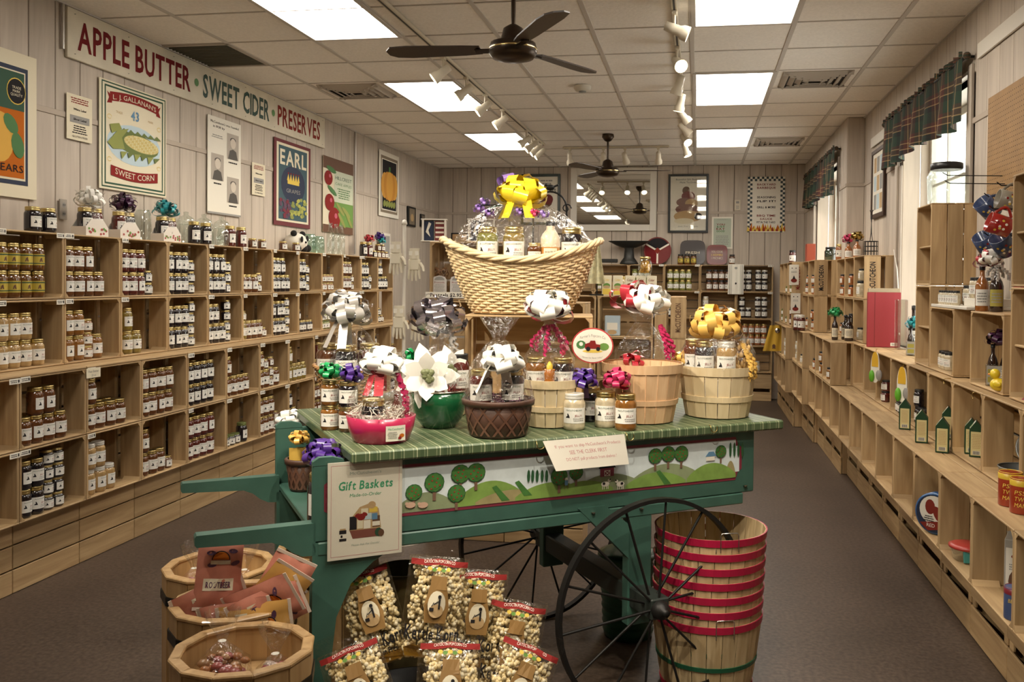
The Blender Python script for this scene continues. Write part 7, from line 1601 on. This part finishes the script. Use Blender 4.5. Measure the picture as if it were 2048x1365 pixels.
MB().ball((0, 0, .035), .036, DY, 16, 10, (1.25, 1, .95)).build('body', t); MB().ball((-.02, 0, .088), .027, DY, 14, 9).build('head', t); MB().ball((-.046, 0, .084), .010, mat('beak_orange', (.65, .18, .01), .4), 10, 6, (1.4, 1.2, .6)).build('beak', t); b = MB()
for s in (-1, 1): MB().ball((-.036, s*.015, .096), .005, INK, 7, 5).build('eye', t); MB().ball((.01, s*.034, .04), .02, DY, 9, 6, (1.3, .4, .8)).build('wing', t)
q = at(2036, 803, Z=ZB); t = thing('folded_bandana', 'folded dark red bandana on the middle step', 'cloth', Vector((1.365, 3.775, ZB+.0115))); MB().grid(lambda i, j: Vector(((i-.5)*.13, (j-.5)*.16, .002+.032*math.sin(PI*i)**.5*math.sin(PI*j)**.5+.004*math.sin(9*i+5*j))), 12, 12, mat('bandana_red', (.20, .02, .035), .85)).build('cloth', t); a = Art(lambda x, y, l: Vector((x, y, .034+.003*l)));
for k in range(5): a.ell(-.03+.015*k, -.02+.012*(k % 3), .006, .004, WHITE, 1, 7)
a.build(t)
# spice tray
tz = 1.4155
t = thing('white_tray', 'long low white tray carrying black-capped spice jars', 'tray', (1.405, 4.89, tz)); MB().box((0, 0, .008), (.235, .66, .015), WF, .002).build('tray', t); MB().box((.02, -.22, .036), (.18, .20, .040), WF, .002).build('riser', t)
for k in range(7): q = at(1888+7.2*k, 604, Z=tz+.016); jar(Vector((1.33+.0*k, 5.16-.046*k, tz+.016)), -PI/2+.5, 'w', 'e', 'small black-capped spice jar in the row along the tray', 'small spice jars on the tray', 'black', 'w')
for k in range(4): jar(Vector((1.375+.065*(k // 2), 4.73-.075*(k % 2), tz+.0565)), -PI/2+.5, 'w', 'f', 'larger black-capped spice jar on the tray riser', 'larger spice jars on the tray', 'black', 'w')
for k in range(2): jar(Vector((1.40, 4.86-.06*k*0+.07*k, tz+.016)), -PI/2+.5, 'w', 'f', 'larger black-capped spice jar standing behind the small row', 'spice jars behind the small row', 'black', 'w')
q = at(1990, 618, Z=tz); 
for k, (dx, dy, m, lab, l) in enumerate(((.035, .05, AMBB, None, 'amber hot sauce bottle under the white and red bow'), (.075, -.03, DKB, LG2, 'dark hot sauce bottle with gold label beside the amber one'))): bottle(Vector((1.29+dx, 4.40+dy, tz-.0005)), .030, .215, m, l, lab)
t = thing('ribbon_bow', 'white and red bow tied above the hot sauce bottles', 'bow', (1.345, 4.40, tz+.215)); bow(t, (0, 0, .02), .06, 'white', 16, .03); bow(t, (0, .03, .01), .07, 'red', 8, .025, 'red_bow'); curls(t, (.02, -.03, .0), .05, 'silver', 8, .07)
t = tag(MB().box((0, 0, .09), (.05, .11, .18), mat('bag_red', (.30, .02, .02), .4), .008).lathe([(.03, -.001), (.03, .001)], YEL, 12, (-.026, 0, .1)).build('snack_bag', None, (1.44, 4.26, tz)), 'red snack bag with yellow sunflower beside the hot sauce', 'bag')
# mugs on peg hooks
MUGB = mat('mug_blue', (.035, .06, .14), .2, coat=.8, var=.25, noise_s=40); MUGR = mat('mug_red', (.33, .012, .010), .18, coat=1.)
def mug(px, py, m, rx, ry, label, X=1.36):
    p = at(px, py, X=X); t = thing('mug', label, 'mug', (0, 0, 0), 0, 'mugs on the peg hooks'); t.matrix_basis = Matrix.Translation(p) @ Matrix.Rotation(-.3, 4, 'Z') @ Matrix.Rotation(ry, 4, 'Y') @ Matrix.Rotation(rx, 4, 'X'); r, h = .046, .095
    MB().lathe([(r*.9, -h/2), (r, -h/2+.004), (r, h/2), (r*.93, h/2), (r*.92, -h/2+.008), (0, -h/2+.008)], m, 22).build('mug_wall', t); MB().tube([(r*.98+.035*math.sin(PI*i/8), 0, h*.36-h*.72*i/8) for i in range(9)], .007, m, 7).build('handle', t)
    b = MB(); random.seed(3)
    a = Art(cyl(r+.0005, 0))
    for k in range(9): a.ell(R(-.03, .03), R(-.025, .025), .006, .006, [YEL, WHITE, RED][k % 3], 1, 7)
    a.build(t)
    q = t.matrix_basis @ Vector((r+.022, 0, 0)); tag(MB().tube([(1.512, q.y, q.z+.004), (q.x-.05, q.y, q.z+.006), (q.x-.07, q.y, q.z+.022)], .003, DARKMETAL, 5).build('peg_hook'), 'long wire peg hook through a handle, holding the '+label.split(' hanging')[0].split(' below')[0], 'hook', 'wire peg hooks')
    MB().lathe([(r*.88, -h/2-.0005), (0, -h/2-.0005)], INK, 16, cap0=False).build('dark_foot', t)
mug(1976, 416, MUGB, .5, -.75, 'blue speckled mug hanging highest on the peg hooks'); mug(1998, 450, MUGR, .25, -1.2, 'bright red mug hanging among the blue ones', 1.30); mug(1970, 487, MUGB, .6, -.5, 'blue speckled mug below the red one, nearer the tall crate', 1.40); mug(2006, 490, MUGB, .6, -.5, 'blue speckled mug below the red one, nearer the entrance', 1.36)
mug(2016, 402, mat('mug_stone', (.25, .22, .17), .3), .3, -1.3, 'small stone-coloured cup hanging behind the highest mug', 1.42)
for k, (px, py) in enumerate(((2000, 352), (2005, 368))):
    p = at(px, py, X=1.50); tag(MB().tube([(1.512, p.y, p.z), (1.25, p.y, p.z+.005), (1.225, p.y, p.z+.02)], .0025, DARKMETAL, 5).build('peg_hook'), 'empty long wire peg hook sticking out above the mugs', 'hook', 'wire peg hooks')
# glass jar on the tall crate
p = at(1910, 402, X=1.40); glassware(Vector((1.405, 5.40, 1.998)), [(.085, 0), (.10, .01), (.105, .16), (.09, .195), (.078, .205)], 'large empty glass jar with black lid on the tall crate', group='', lidp=([(.083, .20), (.088, .205), (.088, .235), (.08, .24), (0, .24)], LIDM['black']))
# along the top row beyond the red box
def rt_(px, X=1.40): p = at(px, 500, X=X); return Vector((X, p.y, ZT))
t = glassware(rt_(1663, 1.39), [(.06, 0), (.072, .01), (.072, .11), (.055, .135)], 'big dark green glass jar with black lid on top row', m=clear('green_glass', (.10, .16, .10), .12, .04), group='', lidp=([(.058, .13), (.062, .135), (.062, .155), (0, .157)], LIDM['black']))
jar(rt_(1680, 1.36), FACE(rt_(1680)), 'p', 'L', 'orange-red sauce jar beside the big green glass jar', 'jars on the top row')
for px, m, c, l in ((1697, AMBB, 'pink', 'pink'), (1714, AMBB, 'gold', 'gold')):
    p = rt_(px, 1.38); bottle(p, .034, .16, m, 'sauce bottle under the %s bow on the top row' % l); g = thing('ribbon_bow', '%s bow on a sauce bottle on the top row' % l, 'bow', p+Vector((0, 0, .16))); bow(g, (0, 0, .02), .062, c, 18, .025)
p = rt_(1742, 1.40); t = thing('wire_basket', 'small black wire egg basket with tall handle on top row', 'basket', p)
for z in (.004, .04, .08, .12): MB().tube([(.055*math.cos(2*PI*i/20), .055*math.sin(2*PI*i/20), z) for i in range(20)], .0028, DARKMETAL, 5, True).build('wire_ring', t)
for k in range(14): a_ = 2*PI*k/14; MB().tube([(.055*math.cos(a_), .055*math.sin(a_), .003), (.055*math.cos(a_), .055*math.sin(a_), .121)], .002, DARKMETAL, 4).build('wire_upright', t)
MB().tube([(0, -.055, .12), (0, -.012, .19), (0, 0, .27), (0, .03, .36), (0, .07, .38), (0, -.07, .37), (0, -.03, .36), (0, 0, .27), (0, .012, .19), (0, .055, .12)], .003, DARKMETAL, 5).build('bail_handle', t)
p = at(1619, 500, X=1.20); t = tag(MB().box((0, 0, .10), (.09, .16, .20), mat('box_brick', (.40, .08, .04), .5), .003).box((0, 0, .10), (.092, .03, .201), SR).build('gift_box', None, (1.21, p.y, ZT)), 'brick red gift box with ribbon on the far top row', 'box')
p = at(1585, 515, X=1.09); jar(Vector((1.09, p.y, ZT)), FACE(p), 'r', 'L', 'dark red jar at the far end of top row', 'jars on the top row', 'black')
for k, (px, py, kc) in enumerate(((1662, 682, 'k'), (1690, 684, 'k'), (1706, 682, 'k'))):
    p = at(px, py-2, Z=ZB); bottle(Vector((min(p.x+.03, 1.235), p.y, ZB)), .036 if k else .026, .21, DKB, ['slim dark bottle under the green bow', 'stout dark bottle with cream label beside green-bow bottle', 'stout dark bottle nearest the red carton'][k], CREAM)
    if k == 0: g = thing('ribbon_bow', 'bright green bow on a dark bottle by the step corner', 'bow', (p.x+.03, p.y, ZB+.21)); bow(g, (0, 0, .01), .065, 'green', 20, .025)
p = at(1605, 650, Z=ZB)
for k in range(3): jar(Vector((1.02-.03*(k % 2), 9.25-.085*k, ZB)), 0, 'r', 'L', 'dark red jar in the cluster at the wall corner step', 'jar cluster at the wall corner', 'silver')
# hanging cards and towel at the far steps
for px, py, Y, l in ((1588, 550, 9.705, 'white hang card with red ornament, upper one'), (1591, 607, 9.70, 'white hang card with red ornament, lower one')):
    p = at(px, py, Y=Y); t = thing('hang_card', l, 'card', (p.x, Y, p.z), 0, 'white ornament cards'); MB().box((0, 0, 0), (.10, .003, .215), WHITE).build('card', t); a = Art(flat((0, -.002, 0), (1, 0, 0), (0, 0, 1), .0006)); a.ell(0, -.06, .032, .022, SR2, 1, 12); a.poly([(-.015, -.045), (.015, -.045), (0, -.005)], INK, 1); a.ell(-.02, .07, .006, .006, INK, 1, 7); a.ell(.02, .07, .006, .006, INK, 1, 7); a.lines(-.03, .03, .02, .04, 2, GREY, 1); a.build(t)
p = at(1557, 668, Y=10.6); t = thing('yellow_towel', 'mustard yellow towel with a round tag hanging on the far step', 'towel', (p.x-.02, 10.55, 1.045), .1); MB().grid(lambda i, j: Vector(((i-.5)*(.17+.06*(1-j))-.05*(1-j), -.012-.008*math.sin(i*13), -.30*(1-j))), 18, 6, mat('towel_mustard', (.55, .33, .03), .85)).build('cloth', t); b = MB(); b.T = Matrix.Translation((.0, -.024, -.06)) @ Matrix.Rotation(PI/2, 4, 'X'); b.lathe([(0, 0), (.03, 0), (.03, .003), (0, .003)], SILVER, 14); b.build('round_tag', t); a = Art(flat((-.04, -.024, -.27), (1, 0, 0), (0, 0, 1), .001)); a.ell(0, .03, .02, .022, BROWN, 1, 9); a.rect(-.02, .0, .02, .012, BROWN, 1); a.build(t)

p = at(187, 746, X=-3.160); t = thing('note_card', 'cream hand-lettered card hanging under the second row of jar wall', 'card', (-3.160, p.y, p.z), PI/2); MB().box((0, 0, 0), (.11, .002, .052), CREAM).build('card', t)
a = Art(flat((0, -.0013, 0), (1, 0, 0), (0, 0, 1), .0005)); a.text('Pear Butter', 0, .009, .013, GREY, 1, w=.08); a.text('20 oz', 0, -.012, .012, GREY, 1, w=.035); a.build(t)
